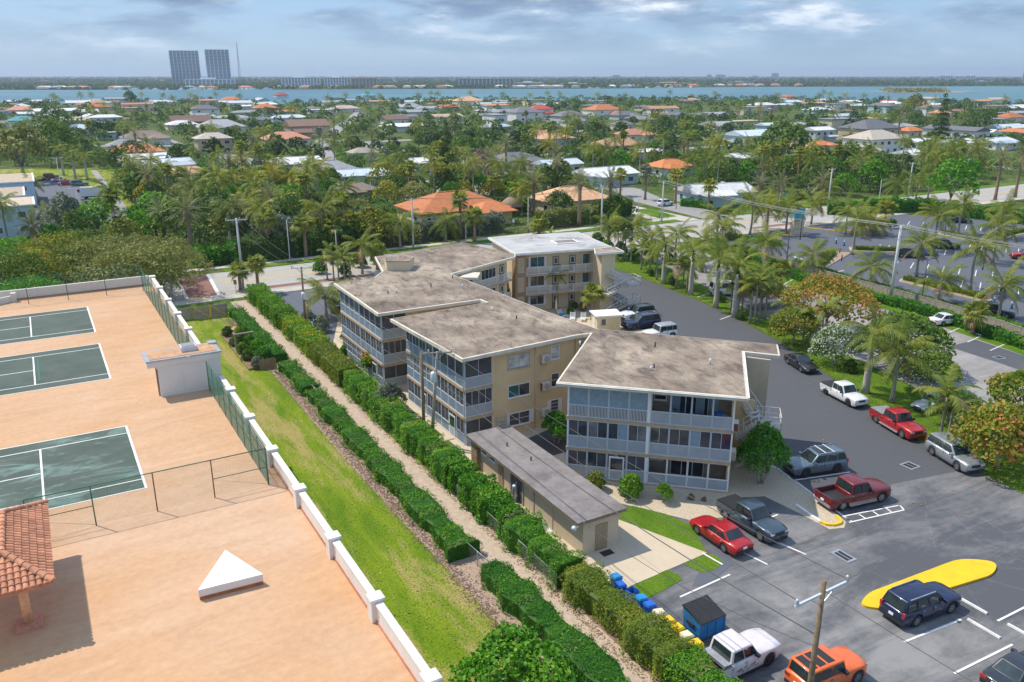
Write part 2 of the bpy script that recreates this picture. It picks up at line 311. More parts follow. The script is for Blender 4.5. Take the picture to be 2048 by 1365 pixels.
def mat_tile(name,c,rot=0.0,freq=3.2):
    m,t,b = newmat(name)
    v = pos(t); n1 = noise(t,v,1.1,7,0.7); n2 = noise(t,v,7.0,4,0.7)
    oi = N(t,'ShaderNodeObjectInfo')
    r1 = ramp(t,[(0.3,tuple(x*0.72 for x in c)),(0.55,c),(0.78,tuple(min(1,x*1.22) for x in c))]); t.links.new(n1.outputs['Fac'],r1.inputs['Fac'])
    r2 = ramp(t,[(0.3,(0.75,0.75,0.75)),(0.7,(1.15,1.15,1.15))]); t.links.new(n2.outputs['Fac'],r2.inputs['Fac'])
    a = mixc(t,1.0,r1,r2,'MULTIPLY')
    h = N(t,'ShaderNodeHueSaturation'); t.links.new(a.outputs[0],h.inputs['Color'])
    rr = ramp(t,[(0,(0.8,0.8,0.8)),(1,(1.2,1.2,1.2))]); t.links.new(oi.outputs['Random'],rr.inputs['Fac']); t.links.new(rr.outputs[0],h.inputs['Value'])
    t.links.new(h.outputs[0],b.inputs['Base Color']); b.inputs['Roughness'].default_value = 0.8
    bump(t,b,n2,0.3,0.05)
for nm,c in dict(tile_orange=(0.58,0.20,0.07),tile_peach=(0.62,0.36,0.20),tile_salmon=(0.55,0.25,0.16),tile_red=(0.45,0.08,0.05),tile_brown=(0.22,0.13,0.10),
                  roof_white=(0.70,0.71,0.72),roof_grey=(0.33,0.34,0.36),roof_dark=(0.17,0.17,0.19),roof_bluewhite=(0.52,0.60,0.66),roof_tan=(0.50,0.40,0.29),roof_brown=(0.26,0.20,0.16),
                  roof_beige=(0.48,0.42,0.35),roof_teal=(0.10,0.40,0.46)).items(): mat_tile(nm,c)
mat_tile('tile_terracotta',(0.60,0.27,0.15))
for nm,c in dict(wall_white=(0.74,0.74,0.72),wall_cream=(0.66,0.58,0.42),wall_tan=(0.52,0.42,0.30),wall_grey=(0.50,0.51,0.52),wall_blue=(0.45,0.58,0.66),wall_yellow=(0.68,0.56,0.30),
                  wall_aqua=(0.40,0.58,0.58),wall_far=(0.58,0.58,0.57),wall_brick=(0.32,0.20,0.14),wall_towerwhite=(0.80,0.84,0.88)).items(): plain(nm,c,0.85,var=0.06,scale=0.7,grime=tuple(x*0.82 for x in c))
def mat_water():
    m,t,b = newmat('water')
    v = pos(t,(0.02,0.06,1)); n1 = noise(t,v,1.2,8,0.65); n2 = noise(t,pos(t,(0.0012,0.0035,1)),1.0,5)
    r2 = ramp(t,[(0.38,(0.018,0.115,0.155)),(0.62,(0.045,0.19,0.205))]); t.links.new(n2.outputs['Fac'],r2.inputs['Fac'])
    t.links.new(r2.outputs[0],b.inputs['Base Color']); b.inputs['Roughness'].default_value = 0.32; b.inputs['Specular IOR Level'].default_value = 0.35
    bump(t,b,n1,0.5,1.0)
mat_water()
def mat_mesh_fence():
    m,t,b = newmat('chain_link')       # woven wire: holes are really open
    b.inputs['Base Color'].default_value = (0.03,0.17,0.12,1); b.inputs['Roughness'].default_value = 0.6
    b.inputs['Alpha'].default_value = 0.30
mat_mesh_fence()
def mat_wind_screen():
    m,t,b = newmat('wind_screen'); b.inputs['Base Color'].default_value = (0.05,0.20,0.14,1); b.inputs['Roughness'].default_value = 0.8; b.inputs['Alpha'].default_value = 0.5
mat_wind_screen()

# ------------------------------------------------------------------ object helpers
def M(n): return MATS[n]
def tag(o,label=None,cat=None,group=None,kind=None):
    if label: o['label'] = label
    if cat: o['category'] = cat
    if group: o['group'] = group
    if kind: o['kind'] = kind
    return o
def link(o,parent=None):
    COL.objects.link(o)
    if parent is not None: o.parent = parent
    return o
def thing(name,loc,label,cat,group=None,rz=0.0,sc=None):
    o = bpy.data.objects.new(name,None); o.empty_display_size = 0.3
    link(o); o.location = loc; o.rotation_euler = (0,0,rz)
    if sc is not None: o.scale = (sc,sc,sc) if not hasattr(sc,'__len__') else sc
    return tag(o,label,cat,group)
def meshobj(name,me,parent=None,loc=None,rz=None,mats=None):
    o = bpy.data.objects.new(name,me); link(o,parent)
    if loc is not None: o.location = loc
    if rz is not None: o.rotation_euler = (0,0,rz)
    return o
class MB:
    """collects shapes into one mesh"""
    def __init__(s): s.v = []; s.f = []; s.m = []; s.mi = 0; s.sm = []
    def add(s,vs,fs,smooth=False):
        k = len(s.v); s.v += [tuple(x) for x in vs]; s.f += [tuple(i+k for i in f) for f in fs]; s.m += [s.mi]*len(fs); s.sm += [smooth]*len(fs); return s
    def box(s,x0,x1,y0,y1,z0,z1):
        return s.add([(x0,y0,z0),(x1,y0,z0),(x1,y1,z0),(x0,y1,z0),(x0,y0,z1),(x1,y0,z1),(x1,y1,z1),(x0,y1,z1)],
                     [(0,3,2,1),(4,5,6,7),(0,1,5,4),(1,2,6,5),(2,3,7,6),(3,0,4,7)])
    def bar(s,a,b,w,h=None,up=(0,0,1)):
        a = Vector(a); b = Vector(b); h = h or w; d = (b-a).normalized(); upv = Vector(up)
        if abs(d.dot(upv)) > 0.98: upv = Vector((0,1,0))
        sx = d.cross(upv).normalized()*w/2; sy = sx.cross(d).normalized()*h/2
        vs = [a-sx-sy,a+sx-sy,a+sx+sy,a-sx+sy,b-sx-sy,b+sx-sy,b+sx+sy,b-sx+sy]
        return s.add(vs,[(0,1,2,3),(7,6,5,4),(0,4,5,1),(1,5,6,2),(2,6,7,3),(3,7,4,0)])
    def tube(s,pts,rad,n=8,cap=True,smooth=True):
        pts = [Vector(p) for p in pts]; rs = rad if hasattr(rad,'__len__') else [rad]*len(pts)
        vs = []; prev = None
        for i,p in enumerate(pts):
            d = (pts[min(i+1,len(pts)-1)]-pts[max(i-1,0)]).normalized()
            up = Vector((0,0,1)) if abs(d.z) < 0.95 else Vector((0,1,0))
            if prev is not None: x = (prev-d*prev.dot(d)).normalized()
            else: x = d.cross(up).normalized()
            prev = x; y = d.cross(x)
            for k in range(n):
                a = 2*math.pi*k/n; vs.append(p+(x*math.cos(a)+y*math.sin(a))*rs[i])
        fs = [(i*n+k,i*n+(k+1) % n,(i+1)*n+(k+1) % n,(i+1)*n+k) for i in range(len(pts)-1) for k in range(n)]
        k0 = len(s.f); s.add(vs,fs,smooth)
        if cap:
            e = len(vs)-n; b0 = len(s.v)-len(vs)
            s.f += [tuple(b0+k for k in range(n))[::-1],tuple(b0+e+k for k in range(n))]; s.m += [s.mi]*2; s.sm += [False]*2
        return s
    def prism(s,poly,z0,z1,bottom=True):
        n = len(poly); vs = [(p[0],p[1],z0) for p in poly]+[(p[0],p[1],z1) for p in poly]
        a = sum(poly[i][0]*poly[(i+1) % n][1]-poly[(i+1) % n][0]*poly[i][1] for i in range(n))
        idx = list(range(n)) if a > 0 else list(range(n))[::-1]
        fs = [tuple(n+i for i in idx)]
        if bottom: fs.append(tuple(idx[::-1]))
        for q in range(n):
            i,j = idx[q],idx[(q+1) % n]; fs.append((i,j,n+j,n+i))
        return s.add(vs,fs)
    def sheet(s,poly,z):
        n = len(poly); a = sum(poly[i][0]*poly[(i+1) % n][1]-poly[(i+1) % n][0]*poly[i][1] for i in range(n))
        idx = list(range(n)) if a > 0 else list(range(n))[::-1]
        return s.add([(p[0],p[1],z) for p in poly],[tuple(idx)])
    def lathe(s,prof,n=16,axis='z',c=(0,0,0),smooth=True):
        vs = []
        for r_,h in prof:
            for k in range(n):
                a = 2*math.pi*k/n; x,y = r_*math.cos(a),r_*math.sin(a)
                vs.append({'z': (c[0]+x,c[1]+y,c[2]+h),'y': (c[0]+x,c[1]+h,c[2]+y),'x': (c[0]+h,c[1]+x,c[2]+y)}[axis])
        fs = [(i*n+k,i*n+(k+1) % n,(i+1)*n+(k+1) % n,(i+1)*n+k) for i in range(len(prof)-1) for k in range(n)]
        return s.add(vs,fs,smooth)
    def mesh(s,name,mats):
        me = bpy.data.meshes.new(name); me.from_pydata(s.v,[],s.f)
        for m_ in (mats if isinstance(mats,(list,tuple)) else [mats]): me.materials.append(M(m_))
        if any(s.m): me.polygons.foreach_set('material_index',s.m)
        if any(s.sm): me.polygons.foreach_set('use_smooth',s.sm)
        me.update(); return me
    def build(s,name,mats,parent=None,loc=None,rz=None):
        return meshobj(name,s.mesh(name,mats),parent,loc,rz)
def struct(name,mb,mats): return tag(mb.build(name,mats),kind='structure')
def numesh(name,V,F4,mat,tint=None,F3=None,smooth=False):
    """mesh from numpy quads (and tris)"""
    me = bpy.data.meshes.new(name); nv = len(V); nq = 0 if F4 is None else len(F4); ntr = 0 if F3 is None else len(F3)
    me.vertices.add(nv); me.vertices.foreach_set('co',np.asarray(V,np.float32).ravel())
    me.loops.add(nq*4+ntr*3); me.polygons.add(nq+ntr)
    li = np.concatenate([np.asarray(F4,np.int32).ravel() if nq else np.zeros(0,np.int32),np.asarray(F3,np.int32).ravel() if ntr else np.zeros(0,np.int32)])
    me.loops.foreach_set('vertex_index',li)
    ls = np.concatenate([np.arange(nq,dtype=np.int32)*4,nq*4+np.arange(ntr,dtype=np.int32)*3]); me.polygons.foreach_set('loop_start',ls)
    if tint is not None:
        a = me.attributes.new('tint','FLOAT','FACE'); a.data.foreach_set('value',np.asarray(tint,np.float32))
    for m_ in (mat if isinstance(mat,(list,tuple)) else [mat]): me.materials.append(M(m_))
    if smooth: me.polygons.foreach_set('use_smooth',np.ones(nq+ntr,bool))
    me.update(calc_edges=True); return me
# ------------------------------------------------------------------ the setting: water, land, roads, lots, lawns
DECK = 7.1
def P2(*pts): return [tuple(UW(u,w).xy) for u,w in pts]
def sheet(name,pts,z,mat,world=False):
    return struct(name,MB().sheet(pts if world else P2(*pts),z),mat)
sheet('water',[(-16000,-3000),(16000,-3000),(16000,17000),(-16000,17000)],-1.2,'water',True)
NEARLAND = [(-1500,-700),(1500,-700),(1500,800),(700,862),(560,880),(500,985),(350,1150),(250,1135),(120,1120),(0,1090),(-120,1100),(-200,1060),(-250,985),(-330,975),(-370,1040),(-435,1000),(-520,985),(-600,1000),(-760,960),(-1500,930)]
struct('ground',MB().prism(NEARLAND,-1.6,0.0,False),'ground_mixed')
farl = [(-6000,1960),(-760,1960),(-420,2060),(-200,2110),(60,2130),(260,2180),(420,2330),(700,2480),(1250,2560),(2200,2750),(6500,3300),(15500,9000),(15500,16500),(-15500,16500),(-15500,4000)]
struct('mainland',MB().prism(farl,-1.6,0.3,False),'ground_mixed')
# the condominium block
EDGE = [(62,2),(63,16),(64,30),(65.7,40),(69.2,48.5),(73.5,58),(77.6,68),(80.2,78),(82,87),(83.2,97),(84,107),(84.5,123.4)]
sheet('parking_lot_ground',[(27.2,0),(62,0)]+EDGE+[(48,123.4),(48,100),(27.4,100),(27.4,60)],0.004,'asphalt_worn')
sheet('driveway_ground',[(49.6,37.8),(64.9,35)]+EDGE[3:]+[(72,123.4),(72,100),(66.5,92),(66.5,76),(60,66),(55,52),(49,42.6)],0.008,'asphalt_new')
RL = [(76,5),(77,36),(76.5,45),(79,54),(81.2,64),(84.2,79),(88,90),(91,102),(93.4,111),(95,123.4)]
sheet('verge_lawn',EDGE+[(u,w) for u,w in RL[::-1]],0.012,'lawn_lush')
RR = [(108,123.4),(106.2,112),(102.5,99),(100.6,88),(100.6,78),(101.6,70),(100.4,60),(98.4,50),(95,36),(92,20),(88,5)]
sheet('visitor_lot_ground',RL+RR,0.016,'asphalt_old')
sheet('visitor_stall_ground',[(93.6,56),(93.2,50),(92,42),(90.5,34),(95,36),(98.2,49.6),(99.2,56)],0.020,'asphalt_worn')
sheet('visitor_stall_ground',[(84.8,79.5),(88.3,89.6),(94.5,88),(91,77.6)],0.020,'asphalt_worn')
sheet('fence_bed_ground',[(108.2,123)]+RR[1:]+[(96,5),(104,36),(107.6,52),(109.6,62),(110.6,72),(111.6,86),(112.6,100),(115,116),(117,123)],0.020,'lawn_lush')
sheet('hotel_lot_ground',[(104,34),(107.8,52),(109.8,62),(110.8,72),(111.8,86),(112.8,100),(115.4,116),(118,122),(160,131),(178,122.5),(187,110),(190,98),(215,60),(200,20)],0.006,'asphalt_hotel')
# round the buildings
sheet('courtyard_ground',[(29.2,57),(29.2,106),(48,112),(72,112),(72.4,98),(65.9,92),(65.9,77),(60,66),(54,52),(47,52),(40,60)],0.014,'concrete_tan')
sheet('gravel_bed',[(33.2,49),(36,52),(40,58),(47,53),(51.2,47),(50.9,43.4),(48.4,34.4),(47.6,33.9),(46.5,34.3),(46.4,37),(46.1,40.2),(44.4,41),(41.6,39.2),(38.6,40.3),(35.6,45)],0.018,'gravel')
sheet('patch_lawn',[(35.0,44.4),(36.2,44.2),(37.6,42.0),(38.1,39.9),(37.5,38.2),(36.6,36.5),(35.3,36.4),(33.9,42.8)],0.022,'lawn_lush')
sheet('shed_apron',[(28.9,35.9),(36.6,36.4),(33.9,43.4),(32.2,43.6),(32.2,58.0),(28.0,59.0),(27.7,36)],0.026,'concrete_tan')
sheet('blue_apron',[(37.4,36.3),(36.4,36.0),(34,34.6),(33.0,33.9),(34.4,33.6),(37.2,34.5),(38.4,36),(38.9,38),(38.6,40.2),(37.8,39.4)],0.018,'asphalt_hotel')
sheet('island_lawn',[(34.25,36.15),(35.6,36.35),(36.7,36.25),(36.95,35.6),(36.6,34.9),(35.6,34.6),(34.7,34.7)],0.026,'lawn_lush')
sheet('bin_lawn',[(28.5,35.85),(30.6,35.95),(32.8,36.2),(33.15,35.4),(33.0,34.8),(31,34.5),(28.7,34.25)],0.030,'lawn_lush')
sheet('side_lawn',[(25.0,56),(28.4,58.6),(29.2,62),(28.7,72),(28.6,92),(28.3,104),(25,104)],0.022,'lawn_lush')
sheet('west_lot_ground',[(27.2,92),(28.5,93),(33,104),(46,112),(48,123.4),(27.2,123.4)],0.026,'asphalt_hotel')
# long lawn between the raised deck and the hedges
sheet('long_lawn',[(11.4,5),(20.0,5),(20.6,30),(20.0,50),(19.8,65),(20.0,88),(20.6,114),(11.4,114)],0.008,'lawn')
sheet('mulch_strip',[(20.0,5),(22.6,5),(22.6,114),(20.6,114),(20.0,88),(19.8,65),(20.0,50),(20.6,30)],0.012,'mulch')
sheet('front_lawn',[(11.4,114.2),(22.6,114.2),(24.0,122.2),(11.4,122.4)],0.012,'lawn_lush')
sheet('hedge_walk',[(22.5,5),(25.6,5),(25.6,121),(22.5,121)],0.016,'sand_path')
sheet('hedge_bed',[(25.4,5),(27.6,5),(27.6,121),(25.4,121)],0.020,'soil')
# main street, running along the block at w 124 to 141
def ribbon(name,w0,w1,u0,u1,z,mat,n=24):
    return struct(name,MB().sheet(P2(*[(u0,w0),(u1,w0),(u1,w1),(u0,w1)]),z),mat)
ribbon('street',124.9,141.2,-420,520,0.010,'asphalt_road')
struct('sidewalk',MB().prism(P2((-420,122.6),(95,122.6),(95,124.8),(-420,124.8)),0.0,0.10),'concrete')
struct('sidewalk',MB().prism(P2((108,122.6),(520,122.6),(520,124.8),(108,124.8)),0.0,0.10),'concrete')
struct('verge_lawn',MB().prism(P2((26,141.3),(126,141.3),(126,144.0),(26,144.0)),0.0,0.10),'lawn_lush')
struct('verge_lawn',MB().prism(P2((-420,141.3),(16.5,141.3),(16.5,144.0),(-420,144.0)),0.0,0.10),'lawn_lush')
struct('sidewalk',MB().prism(P2((-420,144.0),(126,144.0),(126,145.8),(-420,145.8)),0.0,0.11),'concrete')
struct('verge_lawn',MB().prism(P2((146,141.3),(520,141.3),(520,144.6),(146,144.6)),0.0,0.10),'lawn_lush')
# crossing and brick bands
CW = MB().sheet(P2((17.6,126),(21.6,126),(22.8,141),(18.6,141)),0.016)
cwo = struct('brick_crossing',CW,'brick_red')
for a,b,c,d in ((17.1,17.5,18.0,18.5),(21.7,22.15,22.9,23.4)):
    MB().sheet(P2((a,126),(b,126),(d,141),(c,141)),0.020).build('crossing_line','paint_white',cwo)
for u0,u1 in ((29,47),(133,148)):
    struct('brick_band',MB().sheet(P2((u0,126.3),(u1,126.3),(u1,128.0),(u0,128.0)),0.016),'brick_red')
for wq,mt,th,u0,u1 in ((132.9,'paint_yellow',0.18,24,300),(133.5,'paint_yellow',0.18,24,300),(133.2,'paint_yellow',0.2,-300,16.5),(128.5,'paint_white',0.14,24,300),(139.2,'paint_white',0.14,24,300),(136.6,'paint_yellow',0.16,24,100)):
    struct('lane_line',MB().sheet(P2((u0,wq),(u1,wq),(u1,wq+th),(u0,wq+th)),0.022),mt)
for u0,u1 in ((17,20),(24.6,26.5)): struct('kerb_paint',MB().sheet(P2((u0,125.0),(u1,125.0),(u1,125.5),(u0,125.5)),0.016),'paint_yellow')
# side street of the neighbourhood at the crossing on the right, and streets between the houses
def road(pts,w,z=0.03,mat='asphalt_street',name='street'):
    pts = [Vector(p) for p in pts]; lft = []; rgt = []
    for i,p in enumerate(pts):
        d = (pts[min(i+1,len(pts)-1)]-pts[max(i-1,0)]).normalized(); n = Vector((-d.y,d.x))
        lft.append(tuple(p+n*w/2)); rgt.append(tuple(p-n*w/2))
    m = MB()
    for i in range(len(pts)-1): m.sheet([lft[i],lft[i+1],rgt[i+1],rgt[i]],z)
    return struct(name,m,mat)
def Q(u,w): return tuple(UW(u,w).xy)
STREETS = [([Q(137,141),Q(140,170),Q(148,190),Q(150,230),Q(142,300),Q(140,420)],9),
           ([Q(150,195),Q(120,222),Q(104,235),Q(96,302),Q(121,392),Q(166,500),Q(212,605),Q(260,720)],8),
           ([Q(96,300),Q(74,330),Q(62,420),Q(60,520)],9),([Q(74,330),Q(57,286),Q(45,262)],12),
           ([Q(140,300),Q(260,290),Q(420,300)],8),([Q(121,392),Q(260,410),Q(480,430)],8),([Q(166,500),Q(330,540),Q(560,560)],8),([Q(62,420),Q(-40,470),Q(-200,560)],8),([Q(300,146),Q(300,290),Q(330,540)],8)]
for i,(pts,w) in enumerate(STREETS): road(pts,w,0.03+0.004*i)
# driveways by the crossing
sheet('driveway_ground',[(121,146),(127,141),(131,141),(131,176),(124,168)],0.07,'concrete')
sheet('corner_lawn',[(124,147),(129.5,147),(131.5,160),(126,160)],0.08,'lawn_lush')
sheet('corner_lawn',[(145,148),(178,148),(182,156),(150,160)],0.09,'lawn_lush')
sheet('driveway_ground',[(104,195),(122,216),(108,228),(97,212)],0.085,'concrete')
# car park, lawn and footpath far left
sheet('left_lot_ground',[(-12,196),(15.4,205),(14.6,262),(12,292),(3,306),(-12,300)],0.05,'asphalt_hotel')
sheet('left_lawn',[(15.6,196),(26,196),(26,330),(-14,345),(-12,302),(3,307),(12.4,293),(15,262)],0.055,'lawn')
sheet('footpath',[(17.4,196),(19.7,196),(20.4,325),(18.7,325)],0.06,'asphalt_street')

# ---- lot markings (each stripe a piece of its lot)
def stripe(name,a,b,w,z,mat='paint_white',parent=None):
    a = Vector(a); b = Vector(b); d = (b-a).normalized(); n = Vector((-d.y,d.x))*w/2
    return struct(name,MB().sheet([tuple(a+n),tuple(b+n),tuple(b-n),tuple(a-n)],z),mat)
def pxstripe(p,q,w=0.14,z=0.03,mat='paint_white'): return stripe('parking_line',g(*p).xy,g(*q).xy,w,z,mat)
for p,q in (((1808,1285),(1922,1240)),((1908,1348),(2025,1290)),((1995,1243),(2070,1205)),((1425,1040),(1462,1060)),((1515,1068),(1612,1110)),((1466,1096),(1535,1130)),
             ((1405,1107),(1445,1130)),((1552,938),(1580,955)),((1544,932),(1700,1042)),((1586,962),(1700,945)),((1360,1195),(1460,1150)),((1530,1040),(1556,1030))): pxstripe(p,q)
for i in range(5):
    a = g(1690,1036); b = g(1800,1012); c = g(1703,1045); d = g(1808,1021); t0 = i/4
    stripe('hatch_line',a.lerp(b,t0).xy,c.lerp(d,min(1,t0+0.02)).xy,0.13,0.03)
stripe('hatch_line',g(1685,1034).xy,g(1797,1012).xy,0.13,0.034); stripe('hatch_line',g(1698,1046).xy,g(1808,1021).xy,0.13,0.034)
for p,q in (((1895,667),(1935,650)),((1935,685),(1990,660)),((1980,702),(2035,678))): pxstripe(p,q,0.13,0.034)
for p,q in (((1395,595),(1440,580)),((1440,640),(1490,622)),((1540,585),(1585,560)),((1590,600),(1625,583))): pxstripe(p,q,0.14,0.034)
# hotel lot stripes: rows of stalls
for (u0,w0,u1,w1,n,dx,dw) in ((137,99,147,84,12,4.6,2.6),(150,96,160,76,12,4.6,2.6),(126,90,134,72,9,4.6,2.6),(163,118,176,96,10,4.6,2.6),(121,78,126,66,6,4.6,2.6),(168,94,182,74,10,4.6,2.6)):
    for i in range(n):
        t0 = i/(n-1); u = u0+(u1-u0)*t0; w = w0+(w1-w0)*t0
        stripe('parking_line',UW(u,w).xy,UW(u+dx,w+dw).xy,0.14,0.012)
def arrow(u,w,ang,z=0.03):
    pts = [(-0.12,-1.2),(0.12,-1.2),(0.12,0.3),(0.45,0.3),(0,1.3),(-0.45,0.3),(-0.12,0.3)]
    c,s_ = math.cos(ang),math.sin(ang); o = UW(u,w)
    struct('arrow_marking',MB().sheet([(o.x+x*c-y*s_,o.y+x*s_+y*c) for x,y in pts],z),'paint_white')
arrow(115.5,90,R(120)); arrow(113.4,92,R(-60)); arrow(118,101,R(20))
# wheel stops: loose concrete bars, one for each stall
def wheelstop(a,b,label,mat='paint_white'):
    a = Vector((*a,0)); b = Vector((*b,0)); d = (b-a); Lh = d.length/2; c = (a+b)/2
    m = MB(); pr = [(-0.09,0.0),(0.09,0.0),(0.06,0.11),(-0.06,0.11)]
    vs = [(-Lh,x,z) for x,z in pr]+[(Lh,x,z) for x,z in pr]
    m.add(vs,[(3,2,1,0),(4,5,6,7),(0,1,5,4),(1,2,6,5),(2,3,7,6),(3,0,4,7)])
    o = m.build('wheel_stop',mat,None,(c.x,c.y,0.015),math.atan2(d.y,d.x)); return tag(o,label,'wheel stop','wheel stops of the parking lots')
for p,q,lb,mt in (((1916,1196),(1974,1229),'white concrete wheel stop just right of the navy SUV','paint_white'),((1935,1240),(2000,1278),'white concrete wheel stop below the one beside the navy SUV','paint_white'),
                     ((2015,1250),(2060,1275),'white wheel stop cut by the right edge near the yellow island','paint_white'),((1592,966),(1622,988),'white wheel stop in front of the maroon pickup','paint_white'),((1552,938),(1578,956),'white wheel stop under the nose of the grey blue SUV','paint_white'),
                     ((1937,664),(1963,672),'white wheel stop in the pale visitor lot nearer the palm','paint_white'),((1984,677),(2013,687),'white wheel stop in the pale visitor lot nearer the right edge','paint_white'),((540,608),(556,606),'white wheel stop in the small lot behind the bright hedge','paint_white')):
    wheelstop(g(*p).xy,g(*q).xy,lb,mt)
# kerbs and islands
def kerb(name,pts,w,h,mat,label=None,closed=False):
    m = MB(); pts = [Vector(p) for p in pts]; n = len(pts)
    for i in range(n if closed else n-1):
        a,b = pts[i],pts[(i+1) % n]; d = (b-a).normalized(); nn = Vector((-d.y,d.x))*w/2; e = d*0.01
        m.prism([tuple(a+nn-e),tuple(b+nn+e),tuple(b-nn+e),tuple(a-nn-e)],0.0,h+0.002*(i % 2))
    return struct(name,m,mat)
kerb('kerb',[g(1592,1012).xy,g(1640,1046).xy],0.22,0.16,'paint_white'); kerb('kerb',[g(1640,1046).xy,g(1652,1051).xy,g(1668,1052).xy,g(1681,1048).xy,g(1681,1042).xy,g(1672,1034).xy],0.22,0.165,'paint_yellow')
def rounded(pts,r,n=5):
    out = []; k = len(pts)
    for i in range(k):
        a,b,c = Vector(pts[i-1]),Vector(pts[i]),Vector(pts[(i+1) % k]); d1 = (a-b).normalized(); d2 = (c-b).normalized()
        rr = min(r,(a-b).length*0.48,(c-b).length*0.48); p,q = b+d1*rr,b+d2*rr
        for j in range(n+1):
            t = j/n; out.append(tuple((p*(1-t)**2)+(b*2*t*(1-t))+(q*t*t)))
    return out
isl = rounded([tuple(g(*p).xy) for p in ((1718,1214),(1735,1190),(1920,1120),(1995,1127),(1988,1152),(1760,1222))],1.1,6)
yi = struct('traffic_island',MB().prism(isl,0.0,0.15),'paint_yellow')
def planter(pts,label_mat='mulch',h=0.13,r=1.0):
    poly = rounded([tuple(UW(*p).xy) for p in pts],r,5)
    struct('kerb_island',MB().prism(poly,0.0,h),'concrete')
    c = sum((Vector(p) for p in poly),Vector((0,0)))/len(poly)
    inner = [tuple(c+(Vector(p)-c)*(1-0.22/max(0.6,(Vector(p)-c).length))) for p in poly]
    struct('island_bed',MB().prism(inner,h-0.02,h+0.03),'mulch')
    return inner
IS1 = planter([(120.6,81.5),(117.8,80.5),(117.4,66.0),(119.8,66.0)]); IS2 = planter([(127.5,101.5),(114.6,94.5),(116,93),(130,99)])
IS3 = planter([(164,103.4),(161.2,103),(158.6,87.6),(161.4,87.2)]); IS4 = planter([(168.6,96),(168.4,93),(180,94),(180.5,97)]); IS5 = planter([(131,100),(139,93),(141,94.5),(134,103)])
kerb('kerb',[UW(129.5,119).xy,UW(134.5,117).xy,UW(139,118).xy],0.3,0.16,'paint_yellow'); kerb('kerb',[UW(143.5,121.5).xy,UW(146,116).xy,UW(150,114).xy],0.3,0.16,'paint_yellow')
# storm grates
def grate(c,sx,sy,rz,label):
    t = thing('storm_grate',(c.x,c.y,0.012),label,'storm grate','storm grates',rz)
    m = MB()
    for a,b,c_,d in ((-sx,sx,-sy,-sy*0.7),(-sx,sx,sy*0.7,sy),(-sx,-sx*0.75,-sy*0.7,sy*0.7),(sx*0.75,sx,-sy*0.7,sy*0.7),(-sx*0.75,sx*0.75,-0.03,0.03)): m.box(a,b,c_,d,0,0.03)
    m.build('frame','metal_grey',t); MB().box(-sx*0.76,sx*0.76,-sy*0.72,sy*0.72,0,0.008).build('pit','metal_dark',t)
    m = MB()
    for k in range(9):
        x = -sx*0.7+k*sx*1.4/8; m.box(x-0.02,x+0.02,-sy*0.7,sy*0.7,0.01,0.024)
    m.build('bar_grid','metal_dark',t)
grate(g(1687,1113),0.75,0.45,R(-60),'steel storm grate in the worn lot above the yellow island'); grate(g(1820,932),0.6,0.6,R(-60),'dark square storm grate between the grey SUV and silver SUV')
grate(g(1998,716),0.6,0.5,R(20),'storm grate in the pale visitor lot at right'); grate(g(1552,517),0.8,0.8,R(20),'storm grate in the blue grey hotel lot near its entry')

# ------------------------------------------------------------------ raised deck with courts
gar = thing('parking_garage',UW(0,0),'white low parking garage carrying the peach tennis deck','building')
MB().prism(P2((-70,-10),(11.25,-10),(11.25,107.3),(-70,107.3)),0.0,DECK-0.01).build('wall','stucco_white',gar).location = (-UW(0,0))
sheet('deck',[(-70,-10),(11.2,-10),(11.2,107.2),(-70,107.2)],DECK,'deck_coating')
def court(w0,w1,mat,green_marks=False):
    u1 = 3.25; u0 = u1-23.77
    c = struct('tennis_court',MB().sheet(P2((u0,w0),(u1,w0),(u1,w1),(u0,w1)),DECK+0.005),mat)
    z = DECK+0.010; lw = 0.10
    def ln(a,b,c_,d,mt='paint_court',zz=z): MB().sheet(P2((a,c_),(b,c_),(b,d),(a,d)),zz).build('court_line',mt,c)
    ln(u1-0.02,u1+0.13,w0-0.02,w1+0.02); ln(u0,u1-0.03,w0,w0+lw); ln(u0,u1-0.03,w1-lw,w1)
    s0,s1 = w0+1.37,w1-1.37
    ln(u0,u1-0.03,s0,s0+lw,zz=z+0.003); ln(u0,u1-0.03,s1-lw,s1,zz=z+0.003)
    ln(u1-5.55,u1-5.43,s0+lw,s1-lw); ln(u1-5.45-12.8,u1-5.56,(w0+w1)/2-0.05,(w0+w1)/2+0.05); ln(u1-18.3,u1-18.2,s0+lw,s1-lw)
    if green_marks:
        ln(u1-5.2,u1-5.08,s0+0.9,s1-0.9,'metal_green',z+0.004); ln(u0+4,u1-5.1,s0+0.9,s0+1.0,'metal_green',z+0.004); ln(u0+4,u1-5.1,s1-1.0,s1-0.9,'metal_green',z+0.004)
court(88.7,99.6,'court_green'); court(73.5,84.5,'court_green',True); court(51.1,62.1,'court_worn')
